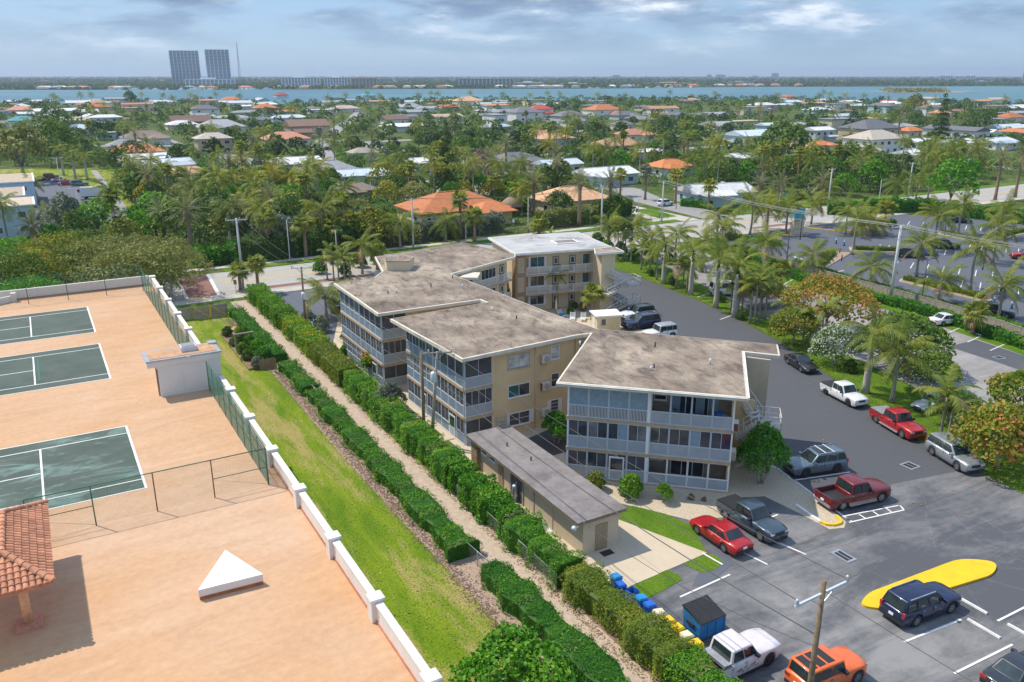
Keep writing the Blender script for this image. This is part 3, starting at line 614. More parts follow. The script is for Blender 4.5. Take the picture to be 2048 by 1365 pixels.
# parapet: white wall in panels between square piers
pw = thing('parapet_wall',UW(11,30,DECK),'long white parapet wall with square piers beside the lawn','wall',rz=R(30))
def loc_uw(u,w): return (u-11,w-30)
wq = [-5.4+6.2*i for i in range(19)]
for i,w in enumerate(wq):
    if not 65.6 < w < 70.2:
        x,y = loc_uw(11,w); MB().box(x-0.34,x+0.30,y-0.30,y+0.30,-0.02,1.12).box(x-0.38,x+0.34,y-0.34,y+0.34,1.12,1.24).build('pier','stucco_white',pw)
    if i < len(wq)-1:
        segs = [(w+0.3,wq[i+1]-0.3)]
        if w < 66.2 < wq[i+1]: segs = [(w+0.3,66.6)]
        if w < 69.4 < wq[i+1]: segs = [(69.4,wq[i+1]-0.3)] if w > 66 else [(w+0.3,66.6),(69.4,wq[i+1]-0.3)]
        for a,b in segs:
            if b-a < 0.3: continue
            x,y0 = loc_uw(11,a); y1 = loc_uw(11,b)[1]
            MB().box(-0.12,0.16,y0,y1,-0.02,0.95).box(-0.17,0.21,y0,y1,0.95,1.05).build('wall_panel','stucco_white',pw)
            MB().box(-0.16,-0.12,y0,y1,0.0,0.16).build('skirting','tile_salmon',pw)
bw = thing('parapet_wall',UW(-3,107,DECK),'white back parapet wall under the scrub trees','wall',rz=R(30))
for k in range(9):
    x1 = 13.6-k*6.2; MB().box(x1-6.2,x1-0.01,-0.15,0.15,-0.02,1.15).build('wall_panel','stucco_white',bw)
    MB().box(x1-6.2,x1-0.01,-0.19,-0.15,0,0.16).build('skirting','tile_salmon',bw)
lw_ = thing('planter_wall',UW(-5,105,DECK),'low white angled planter wall at the far left of the deck','wall',rz=R(30))
m = MB(); m.bar((1.3,1.2,0.35),(-6.0,-2.6,0.35),0.24,0.74); m.build('wall_panel','stucco_white',lw_); MB().box(1.1,1.6,0.9,1.5,-0.02,1.0).build('pier','stucco_white',lw_)

# chain link fences: posts, rails, braces and mesh
def chain_fence(label,a,b,n,h,postmat,brace=True,mesh='chain_link',z=DECK,both=False,screen=None):
    a = UW(*a,z); b = UW(*b,z); d = b-a; Ln = d.length; t = thing('chain_fence',a,label,'fence','green chain link fences on the deck',math.atan2(d.y,d.x))
    for i in range(n+1):
        x = Ln*i/n; mt = postmat if not callable(postmat) else postmat(i)
        MB().tube([(x,0,-0.02),(x,0,h)],0.035,8).build('post',mt,t)
    MB().tube([(0,0,h),(Ln,0,h)],0.03,6).build('top_rail','metal_green',t)
    if brace:
        for i in ([0,n-1] if not both else range(n)):
            x0,x1 = Ln*i/n,Ln*(i+1)/n
            MB().tube([(x0,0,h*0.5),(x1,0,h*0.5)],0.024,6).build('mid_rail','metal_green',t)
            MB().tube([(x0,0,h*0.48),(x1,0,0.06)],0.012,5).build('brace_rod','metal_grey',t)
    # woven wire as two families of fine strands
    step = 0.13; m = MB()
    for s_ in (1,-1):
        k = -h
        while k < Ln+h:
            x0,x1 = (k,k+h) if s_ > 0 else (k+h,k); z0,z1 = 0.03,h
            # clip to the bay
            def cl(x,z_,X,Z):
                if x < 0: z_ = z_+(0-x)*(Z-z_)/(X-x); x = 0
                if x > Ln: z_ = z_+(Ln-x)*(Z-z_)/(X-x); x = Ln
                return x,z_
            if not ((x0 < 0 and x1 < 0) or (x0 > Ln and x1 > Ln)):
                p = cl(x0,z0,x1,z1); q = cl(x1,z1,x0,z0)
                m.add([(p[0],0,p[1]-0.005),(q[0],0,q[1]-0.005),(q[0],0,q[1]+0.005),(p[0],0,p[1]+0.005)],[(0,1,2,3)])
            k += step
    o = m.build('wire_mesh','metal_green',t); o['kind'] = 'stuff'
    if screen:
        x0,x1 = screen; MB().add([(x0,0.03,0.04),(x1,0.03,0.04),(x1,0.03,h-0.05),(x0,0.03,h-0.05)],[(0,1,2,3)]).build('wind_screen','wind_screen',t)
    return t
chain_fence('green chain link fence crossing the deck in front of the worn court',(-3.0,47.7),(10.0,47.7),4,2.5,lambda i: 'metal_rust' if i in (2,3) else 'metal_green')
chain_fence('green chain link fence along the parapet from the deck corner to the hut',(10.0,47.85),(10.0,66.5),9,2.5,'metal_green',both=True,screen=(0.05,18.6))
chain_fence('green chain link fence along the parapet beyond the deck hut',(9.8,69.5),(9.7,104.0),14,2.5,'metal_green',screen=(0.05,34.4))
chain_fence('green chain link fence across the far end of the deck behind the courts',(9.6,104.1),(-22,104.1),8,3.0,'metal_dark',brace=False)

# deck hut
hut = thing('deck_hut',UW(6.4,66.8,DECK),'small white flat roofed hut standing on the deck against the parapet','hut',rz=R(30))
MB().box(0,4.75,0,2.5,-0.02,2.85).build('wall','stucco_white',hut)
MB().box(-0.75,4.82,-0.07,2.57,2.55,3.0).build('canopy','stucco_white',hut)
MB().box(-0.8,4.88,-0.13,2.63,3.0,3.12).build('roof','metal_grey',hut)
MB().box(-0.5,4.6,0.17,2.33,3.12,3.15).build('gravel_top','tile_peach',hut)
hv = MB().box(2.0,3.2,0.9,2.0,3.12,3.55).build('roof_vent','metal_pale',hut); MB().box(2.1,3.1,1.0,1.9,3.55,3.6).build('vent_lid','roof_grey',hv)
MB().box(4.3,4.95,2.0,2.75,3.0,3.25).build('scupper','metal_grey',hut); MB().box(2.2,2.45,-0.2,-0.13,2.98,3.1).build('scupper','metal_pale',hut)
hd = MB().box(-0.05,0.0,0.5,1.5,0,2.1).build('door','door_tan',hut); MB().box(-0.1,-0.05,0.6,0.68,1.0,1.1).build('handle','metal_grey',hd)
MB().box(-0.12,0.0,0.35,0.48,0,2.2).build('door_frame','wood_brown',hut)
# triangular block
tri = thing('triangle_block',UW(4.0,37.4,DECK),'white triangular skylight block with orange base on the deck','skylight',rz=R(30))
tp = [(0,0),(3.05,-0.2),(1.9,3.0)]; c3 = Vector((1.65,0.93))
MB().prism([tuple(c3+(Vector(p)-c3)*0.985) for p in tp],-0.01,0.2).build('base','tile_orange',tri)
MB().prism(tp,0.2,0.56).build('curb','stucco_white',tri); MB().prism([tuple(c3+(Vector(p)-c3)*1.015) for p in tp],0.56,0.6).build('cap','trim_white',tri)
# gazebo with barrel tiles, each tile a piece
gz = thing('gazebo',UW(-3.75,42.15,DECK),'narrow open gazebo with terracotta barrel tile hip roof at left','gazebo',rz=R(30))
HX,HY,ZE,RISE = 1.87,4.15,2.75,0.92
for y in (-2.75,2.75):
    cc = MB().tube([(0.55,y,0.18),(0.55,y,ZE-0.2)],0.2,16).build('column','tile_peach',gz)
    MB().box(0.0,1.1,y-0.55,y+0.55,-0.02,0.18).build('plinth','tile_salmon',cc)
m = MB()
for s_ in (-1,1): m.box(s_*(HX-0.35)-0.09,s_*(HX-0.35)+0.09,-HY+0.25,HY-0.25,ZE-0.36,ZE-0.1); m.box(-HX+0.44,HX-0.44,s_*(HY-0.35)-0.09,s_*(HY-0.35)+0.09,ZE-0.36,ZE-0.1)
m.build('beam','tile_peach',gz)
RY = HY-HX-0.2
rf = MB().add([(-HX,-HY,ZE-0.05),(HX,-HY,ZE-0.05),(HX,HY,ZE-0.05),(-HX,HY,ZE-0.05),(0,-RY,ZE+RISE),(0,RY,ZE+RISE),(-HX,-HY,ZE-0.14),(HX,-HY,ZE-0.14),(HX,HY,ZE-0.14),(-HX,HY,ZE-0.14)],
              [(0,1,4),(1,2,5,4),(2,3,5),(3,0,4,5),(9,8,7,6),(0,6,7,1),(1,7,8,2),(2,8,9,3),(3,9,6,0)]).build('roof','tile_salmon',gz)
nseg = 5; prof = [(math.cos(math.pi*k/nseg)*0.125,math.sin(math.pi*k/nseg)*0.10) for k in range(nseg+1)]
m = MB(); vs = [(0,x,z+0.015) for x,z in prof]+[(0.40,x*0.86,z*0.86-0.02) for x,z in prof]
m.add(vs,[(k,nseg+1+k,nseg+2+k,k+1) for k in range(nseg)],True); m.add([(0,x,z+0.015) for x,z in prof],[tuple(range(nseg+1))])
tile_me = m.mesh('tile','tile_terracotta'); ncount = 0
def tile_slope(rot,reach,half,along):       # reach: plan depth eave to ridge, half: eave half length, along: ridge half length
    global ncount
    sl_ = math.hypot(reach,RISE); tl = math.atan2(RISE,reach); nrow = int(sl_/0.33)
    for i in range(nrow):
        d = i*0.33; hh = half+(along-half)*(d/sl_)-0.10; nc = int(hh/0.27)
        for k in range(-nc,nc+1):
            if ncount >= 300: return
            p = Vector((((HX if abs(math.sin(rot)) < 0.5 else HY)+0.03-d*math.cos(tl)),k*0.27,ZE-0.03+d*math.sin(tl)))
            o = bpy.data.objects.new('tile',tile_me); link(o,rf); ncount += 1
            o.matrix_local = Matrix.Rotation(rot,4,'Z') @ Matrix.Translation(p) @ Matrix.Rotation(math.pi,4,'Z') @ Matrix.Rotation(-tl,4,'Y')
tile_slope(0.0,HX,HY,RY); tile_slope(-math.pi/2,HY-RY,HX,0.0); tile_slope(math.pi/2,HY-RY,HX,0.0); tile_slope(math.pi,HX,HY,RY)
prof2 = [(math.cos(math.pi*k/6)*0.16,math.sin(math.pi*k/6)*0.13) for k in range(7)]
for a,b,n_ in (((HX,-HY,ZE),(0,-RY,ZE+RISE),7),((-HX,-HY,ZE),(0,-RY,ZE+RISE),7),((HX,HY,ZE),(0,RY,ZE+RISE),7),((-HX,HY,ZE),(0,RY,ZE+RISE),7),((0,-RY,ZE+RISE),(0,RY,ZE+RISE),10)):
    a = Vector(a); b = Vector(b); d = (b-a); ax = d.normalized(); sd = ax.cross(Vector((0,0,1))).normalized(); up = sd.cross(ax)
    for k in range(n_):
        p,q = a+d*(k/n_),a+d*((k+1.12)/n_)
        vs = [p+sd*x*1.08+up*(z*1.08+0.04) for x,z in prof2]+[q+sd*x*0.88+up*(z*0.88+0.03) for x,z in prof2]
        mm = MB(); mm.add(vs,[(i_,i_+1,8+i_,7+i_) for i_ in range(6)],True); mm.add([p+sd*x*1.08+up*(z*1.08+0.04) for x,z in prof2],[tuple(range(7))[::-1]])
        mm.build('ridge_tile','tile_terracotta',rf)
# ------------------------------------------------------------------ the condominium
FH = 2.7
class Face:
    """a facade: x runs left to right as seen from outside, y points inward, z up"""
    def __init__(s,root,a,b):
        s.root = root; s.a = Vector((a[0],a[1],0)); s.b = Vector((b[0],b[1],0)); d = s.b-s.a; s.len = d.length; s.ang = math.atan2(d.y,d.x)
    def put(s,mb,name,mats,parent=None):
        if parent is not None: return mb.build(name,mats,parent)
        o = mb.build(name,mats,s.root); o.location = s.a-s.root.location; o.rotation_euler = (0,0,s.ang); return o
def uface(root,a,b): return Face(root,UW(*a).xy,UW(*b).xy)
def block(root,name,poly,z0,z1,mat):
    o = MB().prism(poly,z0,z1).build(name,mat,root); o.location = -root.location; return o
def bay(F,x0,x1,z,up='screen_dark',low='panel_blue',mull=1,hbar=0,post='trim_bluewhite',balu=False,door=False,opened=False,zs=1.0,ztop=2.36):
    m = MB(); pw_ = 0.055
    m.box(x0,x0+pw_,-0.03,0.07,z,z+ztop); m.box(x1-pw_,x1,-0.03,0.07,z,z+ztop)
    m.box(x0+pw_,x1-pw_,-0.03,0.06,z,z+0.07); m.box(x0+pw_,x1-pw_,-0.04,0.06,z+zs-0.03,z+zs+0.04); m.box(x0+pw_,x1-pw_,-0.03,0.06,z+ztop-0.06,z+ztop)
    for k in range(1,mull+1):
        x = x0+(x1-x0)*k/(mull+1); m.box(x-0.018,x+0.018,-0.02,0.05,z+zs+0.04,z+ztop-0.06)
    for k in range(1,hbar+1):
        zz = z+zs+(ztop-zs)*k/(hbar+1); m.box(x0+pw_,x1-pw_,-0.015,0.045,zz-0.016,zz+0.016)
    fr = F.put(m,'porch_frame',post)
    if door:
        dm = MB(); dm.box(x0+0.18,x1-0.18,-0.07,-0.04,z+0.02,z+2.1); F.put(dm,'door','trim_white',fr)
        F.put(MB().box(x0+0.3,x1-0.3,-0.085,-0.07,z+0.95,z+1.95),'door_pane','glass_dark',fr)
        F.put(MB().box(x0+0.3,x1-0.3,-0.08,-0.07,z+0.12,z+0.85),'door_panel',low,fr)
        F.put(MB().box(x1-0.3,x1-0.24,-0.12,-0.07,z+1.0,z+1.08),'handle','metal_grey',fr)
    else:
        m = MB(); n = max(3,int((x1-x0)/0.115))
        for k in range(n):
            x = x0+pw_+(x1-x0-2*pw_)*(k+0.5)/n; m.box(x-0.022,x+0.022,-0.015,0.02,z+0.07,z+zs-0.03)
        F.put(m,'baluster_row','rail_white' if balu else low,fr)
    if not opened or balu: F.put(MB().box(x0+pw_,x1-pw_,0.022,0.034,z+0.07,z+zs-0.03),'railing_panel','screen_dark' if balu else low,fr)
    elif not door: F.put(MB().box(x0+pw_,x1-pw_,0.022,0.030,z+0.07,z+zs-0.03),'railing_panel','panel_greyblue',fr) if low != 'none' else None
    for k in range(mull+1):
        xa = x0+(x1-x0)*k/(mull+1)+0.02; xb = x0+(x1-x0)*(k+1)/(mull+1)-0.02; u_ = up if not isinstance(up,(list,tuple)) else up[k % len(up)]
        if u_: F.put(MB().box(max(xa,x0+pw_),min(xb,x1-pw_),0.012,0.022,z+zs+0.04,z+ztop-0.06),'pane',u_,fr)
    return fr
def window(F,x,z,w,h,nx=2,ny=1,glass='glass_dark',frame='trim_white',shutter=0.0,sill=True,depth=0.05):
    m = MB(); t = 0.06
    m.box(x,x+w,-depth,0.0,z,z+t); m.box(x,x+w,-depth,0.0,z+h-t,z+h); m.box(x,x+t,-depth,0.0,z+t,z+h-t); m.box(x+w-t,x+w,-depth,0.0,z+t,z+h-t)
    for k in range(1,nx): m.box(x+w*k/nx-0.02,x+w*k/nx+0.02,-depth+0.01,0.0,z+t,z+h-t)
    for k in range(1,ny): m.box(x+t,x+w-t,-depth+0.012,0.0,z+h*k/ny-0.018,z+h*k/ny+0.018)
    f = F.put(m,'window',frame)
    for i in range(nx):
        for j in range(ny):
            gm = glass if not isinstance(glass,(list,tuple)) else glass[i % len(glass)]
            F.put(MB().box(x+w*i/nx+(t if i == 0 else 0.02),x+w*(i+1)/nx-(t if i == nx-1 else 0.02),-0.022,-0.004,z+h*j/ny+(t if j == 0 else 0.018),z+h*(j+1)/ny-(t if j == ny-1 else 0.018)),'pane',gm,f)
    if sill: F.put(MB().box(x-0.06,x+w+0.06,-0.12,0.0,z-0.07,z-0.002),'sill',frame,f)
    if shutter:
        for a in (x-shutter-0.03,x+w+0.03):
            sm = MB().box(a,a+shutter,-0.05,-0.005,z,z+h)
            for k in range(7): sm.box(a+0.03,a+shutter-0.03,-0.065,-0.05,z+0.08+k*(h-0.16)/7,z+0.08+k*(h-0.16)/7+(h-0.16)/11)
            F.put(sm,'shutter','trim_white',f)
    return f
def door(F,x,z,w=0.95,h=2.1,mat='door_brown',pane=True):
    d = F.put(MB().box(x,x+w,-0.05,0.0,z,z+h),'door',mat)
    if pane:
        F.put(MB().box(x+0.16,x+w-0.16,-0.075,-0.05,z+1.0,z+1.95),'door_frame','trim_white',d); F.put(MB().box(x+0.24,x+w-0.24,-0.085,-0.075,z+1.08,z+1.87),'door_pane','glass_teal',d)
    else:
        for a in (0,1):
            for b in (0,1,2): F.put(MB().box(x+0.12+a*(w/2-0.05),x+w/2-0.07+a*(w/2-0.05),-0.065,-0.05,z+0.15+b*0.66,z+0.7+b*0.66),'door_panel',mat,d)
    F.put(MB().box(x+w-0.14,x+w-0.08,-0.11,-0.05,z+1.0,z+1.08),'handle','metal_grey',d); return d
def railing(F,x0,x1,z,h=1.05,y=-0.02,mat='rail_white',solid=False):
    m = MB(); m.box(x0,x1,y-0.03,y+0.03,z+h-0.05,z+h); m.box(x0,x1,y-0.025,y+0.025,z+0.06,z+0.11)
    n = int((x1-x0)/1.55)
    for k in range(n+1):
        x = x0+(x1-x0)*k/n; m.box(x-0.03,x+0.03,y-0.035,y+0.035,z,z+h)
    r_ = F.put(m,'railing',mat); m = MB(); n = int((x1-x0)/0.12)
    for k in range(n):
        x = x0+(x1-x0)*(k+0.5)/n; m.box(x-0.016,x+0.016,y-0.012,y+0.012,z+0.11,z+h-0.05)
    F.put(m,'baluster_row',mat,r_); return r_
def breeze_column(F,x,z,w=0.9,h=2.0):
    m = MB(); n,k = 3,6; c = w/n; ch = h/k
    for i in range(n):
        for j in range(k):
            cx,cz = x+(i+0.5)*c,z+(j+0.5)*ch; a = min(c,ch)*0.44
            for (p0,p1,q0,q1) in ((-a,a,-a,-a*0.62),(-a,a,a*0.62,a),(-a,-a*0.62,-a*0.62,a*0.62),(a*0.62,a,-a*0.62,a*0.62)): m.box(cx+p0,cx+p1,-0.05,0.0,cz+q0,cz+q1)
            m.box(cx-a*0.25,cx+a*0.25,-0.045,0.0,cz-a*0.25,cz+a*0.25)
    return F.put(m,'breeze_block_screen','stucco_cream')

condo = thing('condominium_building',UW(36,70),'three storey cream condominium of stepped wings with brown gravel flat roofs','building')
ROOF = [(29.3,59.2),(41.4,59.95),(42.9,59.75),(33.2,50.6),(43.8,40.7),(51.35,48.75),(53.3,46.4),(55.5,48.7),(44.4,60.6),(43.4,68),(42.9,78),(42.3,88),(43.2,88.3),(54.0,92.6),(54.8,94),(52.4,105),(37.9,102),(35.6,93.4),(33.6,90.9),(28.5,90.6),(28.2,75.9),(39.7,75.6),(39.8,74.3),(28.6,73.6)]
RP = P2(*ROOF)
def inset(poly,d):
    out = []; n = len(poly); a = sum(poly[i][0]*poly[(i+1) % n][1]-poly[(i+1) % n][0]*poly[i][1] for i in range(n)); sg = 1 if a > 0 else -1
    for i in range(n):
        p0,p1,p2 = Vector(poly[i-1]),Vector(poly[i]),Vector(poly[(i+1) % n]); d1 = (p1-p0).normalized(); d2 = (p2-p1).normalized()
        n1 = Vector((-d1.y,d1.x))*sg; n2 = Vector((-d2.y,d2.x))*sg; b = (n1+n2); k = b.length_squared
        out.append(tuple(p1+b*(2*d/k if k > 0.3 else d)))
    return out
block(condo,'fascia',RP,8.30,8.60,'fascia')
o = MB().sheet(inset(RP,0.16),8.612).build('roof','roof_gravel',condo); o.location = -condo.location
roof_main = o
# slight upstand along the edge so the gravel lies in a tray
m = MB(); ri = inset(RP,0.16)
for i in range(len(RP)):
    j = (i+1) % len(RP); m.add([(*RP[i],8.604),(*RP[j],8.604),(*ri[j],8.635),(*ri[i],8.635)],[(0,1,2,3)])
o = m.build('roof_edge','fascia',condo); o.location = -condo.location
# wing bodies (stand back behind the porches)
block(condo,'wall',P2((30.3,60.5),(44.0,60.5),(43.0,74.0),(30.3,73.0)),0,8.30,'stucco_yellow')
block(condo,'wall',P2((29.4,77.4),(42.6,77.4),(42.3,88.6),(29.4,89.9)),0,8.30,'stucco_yellow')
block(condo,'wall',P2((40.3,73.9),(42.95,73.9),(42.6,77.5),(40.3,77.5)),0,8.30,'stucco_yellow')
block(condo,'wall',P2((34.9,91.4),(36.2,93.6),(38.6,101.2),(52.0,104.2),(53.6,94.2),(43.4,90.2)),0,8.30,'stucco_cream')
# wing D: body 2 m behind the porch line
D0,D1 = Vector((4.5,61.35)),Vector((17.0,58.45)); dv = (D1-D0).normalized(); dn = Vector((-dv.y,dv.x))
Dp = lambda s,t: tuple(D0+dv*s+dn*t)
LD = (D1-D0).length
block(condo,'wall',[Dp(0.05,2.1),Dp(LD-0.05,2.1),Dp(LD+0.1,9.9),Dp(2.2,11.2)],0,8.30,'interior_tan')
block(condo,'wall',[Dp(0.03,0.25),Dp(0.16,0.25),Dp(2.4,11.25),Dp(2.2,11.25)],0,8.30,'stucco_yellow')
block(condo,'wall',[Dp(LD-0.14,0.25),Dp(LD-0.02,0.25),Dp(LD+0.13,9.95),Dp(LD+0.0,9.95)],0,8.30,'stucco_yellow')
for z in (0.0,2.45,5.15): block(condo,'floor_slab',[Dp(-0.12,-0.1),Dp(LD+0.12,-0.1),Dp(LD+0.12,2.4),Dp(0.3,2.4)],z if z else -0.05,z+0.25 if z else 0.12,'slab_edge')
FD = Face(condo,D0,D1)
bw_ = LD/8; PN = ['glass_dark','screen_dark','interior_dark','curtain_blue','glass_dark','interior_dark','screen_grey']
for fl in range(3):
    z = (0.12,2.7,5.4)[fl]; zt = 2.33 if fl == 0 else (2.42 if fl == 1 else 2.86)
    for k in range(8):
        x0 = 0.05+k*bw_; x1 = x0+bw_-0.02
        if k == 3: x1 -= 0.10
        if k == 4: x0 += 0.10
        if fl == 2 and k < 4: bay(FD,x0,x1,z,'curtain_blue','panel_blue',0,balu=True,ztop=zt)
        elif fl == 2: bay(FD,x0,x1,z,None,'panel_greyblue',0,opened=True,ztop=zt)
        elif fl == 1: bay(FD,x0,x1,z,[PN[(k*5+1) % 7],PN[(k*3+4) % 7]],'panel_greyblue',1,ztop=zt)
        elif k < 4: bay(FD,x0,x1,z,[PN[(k*2+2) % 7],'screen_dark'],'panel_greyblue',1,door=(k == 2),ztop=zt)
        else: bay(FD,x0,x1,z,None,'panel_greyblue',0,opened=True,ztop=zt,zs=0.95,post='trim_white')
    FD.put(MB().box(4*bw_-0.13,4*bw_+0.13,-0.06,0.08,z,z+zt),'post','trim_white'); FD.put(MB().box(-0.05,0.06,-0.05,0.1,z,z+zt),'post','trim_white'); FD.put(MB().box(LD-0.05,LD+0.07,-0.05,0.1,z,z+zt),'post','trim_white')
    # back of the open porches
    Fb = Face(condo,Dp(0.05,2.1),Dp(LD-0.05,2.1)); zz = z
    if fl in (0,2):
        sd = Fb.put(MB().box(8.2,10.9,-0.06,0.0,zz,zz+2.1),'sliding_door','trim_white')
        for q in range(3): Fb.put(MB().box(8.28+q*0.88,9.08+q*0.88,-0.08,-0.06,zz+0.08,zz+2.02),'door_pane','glass_dark',sd)
        if fl == 2:
            for q in (8.0,9.9,11.0): Fb.put(MB().box(q,q+0.7,-0.14,-0.09,zz+0.05,zz+2.2),'curtain','curtain_blue',sd)
        window(Fb,6.6,zz+1.2,1.0,0.8,1,2)
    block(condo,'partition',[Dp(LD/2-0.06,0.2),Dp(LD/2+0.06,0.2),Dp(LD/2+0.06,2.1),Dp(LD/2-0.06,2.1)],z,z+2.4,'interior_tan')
block(condo,'roof_plate',[Dp(0.0,0.1),Dp(LD,0.1),Dp(LD,9.8),Dp(2.2,11.2)],8.28,8.299,'fascia')
Fgu = Face(condo,UW(33.2,50.6).xy,UW(43.8,40.7).xy); Fgu.put(MB().box(0,Fgu.len,-0.1,-0.002,8.42,8.56),'gutter','fascia_white'); Fgu.put(MB().box(0,Fgu.len,-0.104,-0.1,8.47,8.50),'gutter_line','metal_green')
FR_ = Face(condo,UW(43.8,40.7).xy,UW(51.35,48.75).xy); FR_.put(MB().box(0,FR_.len,-0.12,-0.003,8.4,8.61),'gutter','fascia_white')
# side faces of C and B with porches
def porch_side(F,kinds,zdoor):
    L_ = F.len; n = 8; b = L_/n
    for fl in range(3):
        z = FH*fl; zt = 2.42 if fl < 2 else 2.88
        for k in range(n):
            x0,x1 = k*b+0.01,(k+1)*b-0.01
            if k == 3: x1 -= 0.07
            if k == 4: x0 += 0.07
            up,mu,hb = kinds(fl,k); bay(F,x0,x1,z,up,'panel_blue',mu,hb,door=(fl == 0 and k in zdoor),ztop=zt)
        F.put(MB().box(4*b-0.08,4*b+0.08,-0.06,0.09,z,z+zt),'post','trim_bluewhite')
    for z in (2.42,5.12): F.put(MB().box(-0.06,L_+0.06,-0.1,0.28,z,z+0.28),'floor_slab','slab_edge')
    F.put(MB().box(-0.06,L_+0.06,-0.15,0.3,-0.03,0.06),'floor_slab','concrete')
FCl = uface(condo,(30.0,73.0),(30.0,60.4))
porch_side(FCl,lambda fl,k: ('screen_dark',1,1) if fl == 2 and k < 4 else (('screen_grey',1,1) if fl == 1 and k < 4 else ('screen_dark',1 if fl < 2 else 0,0)),(2,6))
FBl = uface(condo,(29.0,90.0),(29.0,77.3))
porch_side(FBl,lambda fl,k: ('screen_grey',0,0) if fl == 2 and k < 4 else (('screen_dark',1,0) if fl == 1 else (('screen_grey',1,1) if fl == 0 and k < 4 else ('screen_dark',0,0))),(6,))
for F in (uface(condo,(30.0,60.2),(44.0,60.5)),uface(condo,(29.0,77.1),(42.6,77.4))):
    first = F.a.y < 75
    for fl in range(3):
        z = FH*fl; zt = 2.42 if fl < 2 else 2.88
        bay(F,0.02,2.75,z,'screen_dark','panel_greyblue',1 if fl == 2 else (3 if fl == 1 else 1),ztop=zt)
        if fl: F.put(MB().box(-0.05,2.8,-0.08,0.25,z-0.28,z),'floor_slab','slab_edge')
    F.put(MB().box(2.76,2.95,-0.05,0.2,0,8.3),'pilaster','stucco_yellow')
FC = uface(condo,(30.3,60.5),(44.0,60.5))
window(FC,4.2,6.35,2.3,1.3,2,1,'glass_jalousie','metal_grey'); window(FC,4.2,3.55,2.3,1.2,2,1,['glass_teal','glass_dark']); window(FC,4.3,0.75,2.2,1.25,2,2,'interior_dark',shutter=0.42)
window(FC,8.75,6.5,0.95,1.35,1,4,'glass_jalousie'); window(FC,8.8,3.75,0.9,1.35,1,2,'glass_dark'); window(FC,8.8,1.0,0.9,1.45,1,4,'interior_dark',shutter=0.32)
window(FC,11.9,6.45,0.95,1.3,3,4,'glass_dark'); window(FC,11.9,3.8,0.9,1.3,2,2); window(FC,11.9,1.1,0.9,1.35,1,4,'interior_dark',shutter=0.3)
FC.put(MB().tube([(7.05,-0.08,0.0),(7.05,-0.08,8.2)],0.05,8),'downpipe','stucco_yellow'); FC.put(MB().tube([(11.4,-0.07,0.1),(11.4,-0.07,8.2)],0.03,6),'downpipe','door_tan')
FC.put(MB().box(2.95,4.1,-0.07,0.0,0.4,2.0),'meter_board','stucco_beige')
mm = MB()
for i in range(2):
    for j in range(3): mm.lathe([(0.0,-0.2),(0.11,-0.2),(0.11,-0.07)],10,'y',(3.3+i*0.4,0,0.75+j*0.4))
FC.put(mm,'electric_meters','metal_grey')
FBf = uface(condo,(29.4,77.4),(42.6,77.4))
for q in (3.6,6.0,8.4): window(FBf,q,6.6,1.4,1.0,2,1)
# courtyard walkway of the middle wing (A)
FA = uface(condo,(43.6,89.3),(53.9,93.5))
for fl in (1,2):
    z = FH*fl; FA.put(MB().box(0,FA.len,-0.1,1.2,z-0.22,z),'walkway_slab','slab_edge'); railing(FA,0.05,FA.len-0.1,z,y=-0.04)
FAw = uface(condo,(43.45,90.25),(53.6,94.2))
for fl in range(3):
    z = FH*fl; window(FAw,3.2,z+0.75,0.8,1.2,1,2,'glass_teal'); window(FAw,5.6,z+0.65,2.9,1.35,4,1); door(FAw,9.3,z,0.95,2.1,'door_brown'); door(FAw,0.8,z,0.95,2.1,'door_brown')
block(condo,'canopy',P2((43.2,87.7),(45.0,86.3),(46.6,88.6),(45.6,89.6)),7.85,8.15,'fascia')
# small penthouse box on the roof of the middle wing
pb = block(condo,'roof_housing',P2((36.2,93.4),(38.6,92.0),(40.2,94.2),(39.4,96.0),(37.2,96.6)),8.6,9.75,'stucco_cream')
block(condo,'housing_roof',P2((36.1,93.4),(38.6,91.9),(40.3,94.2),(39.4,96.1),(37.2,96.7)),9.75,9.82,'roof_gravel')
FAl = uface(condo,(36.2,93.6),(38.6,101.2)) if False else uface(condo,(38.4,101.0),(36.1,93.8))
for fl in range(3): bay(FAl,4.6,7.4,FH*fl,'screen_dark','panel_blue',1,ztop=2.42)
# roof clutter
for i,(px,py) in enumerate(((862,575),(793,586),(776,588),(925,577),(1033,638),(985,622),(1310,695),(1302,741),(1308,736),(1420,729),(905,557),(1160,690))):
    p = g(px,py,8.61); hh = 0.35 if i % 3 else 0.5
    MB().tube([(p.x,p.y,8.6),(p.x,p.y,8.6+hh)],0.06+0.03*(i % 2),8).build('roof_vent','metal_pale' if i % 2 else 'metal_dark',condo).location = -condo.location
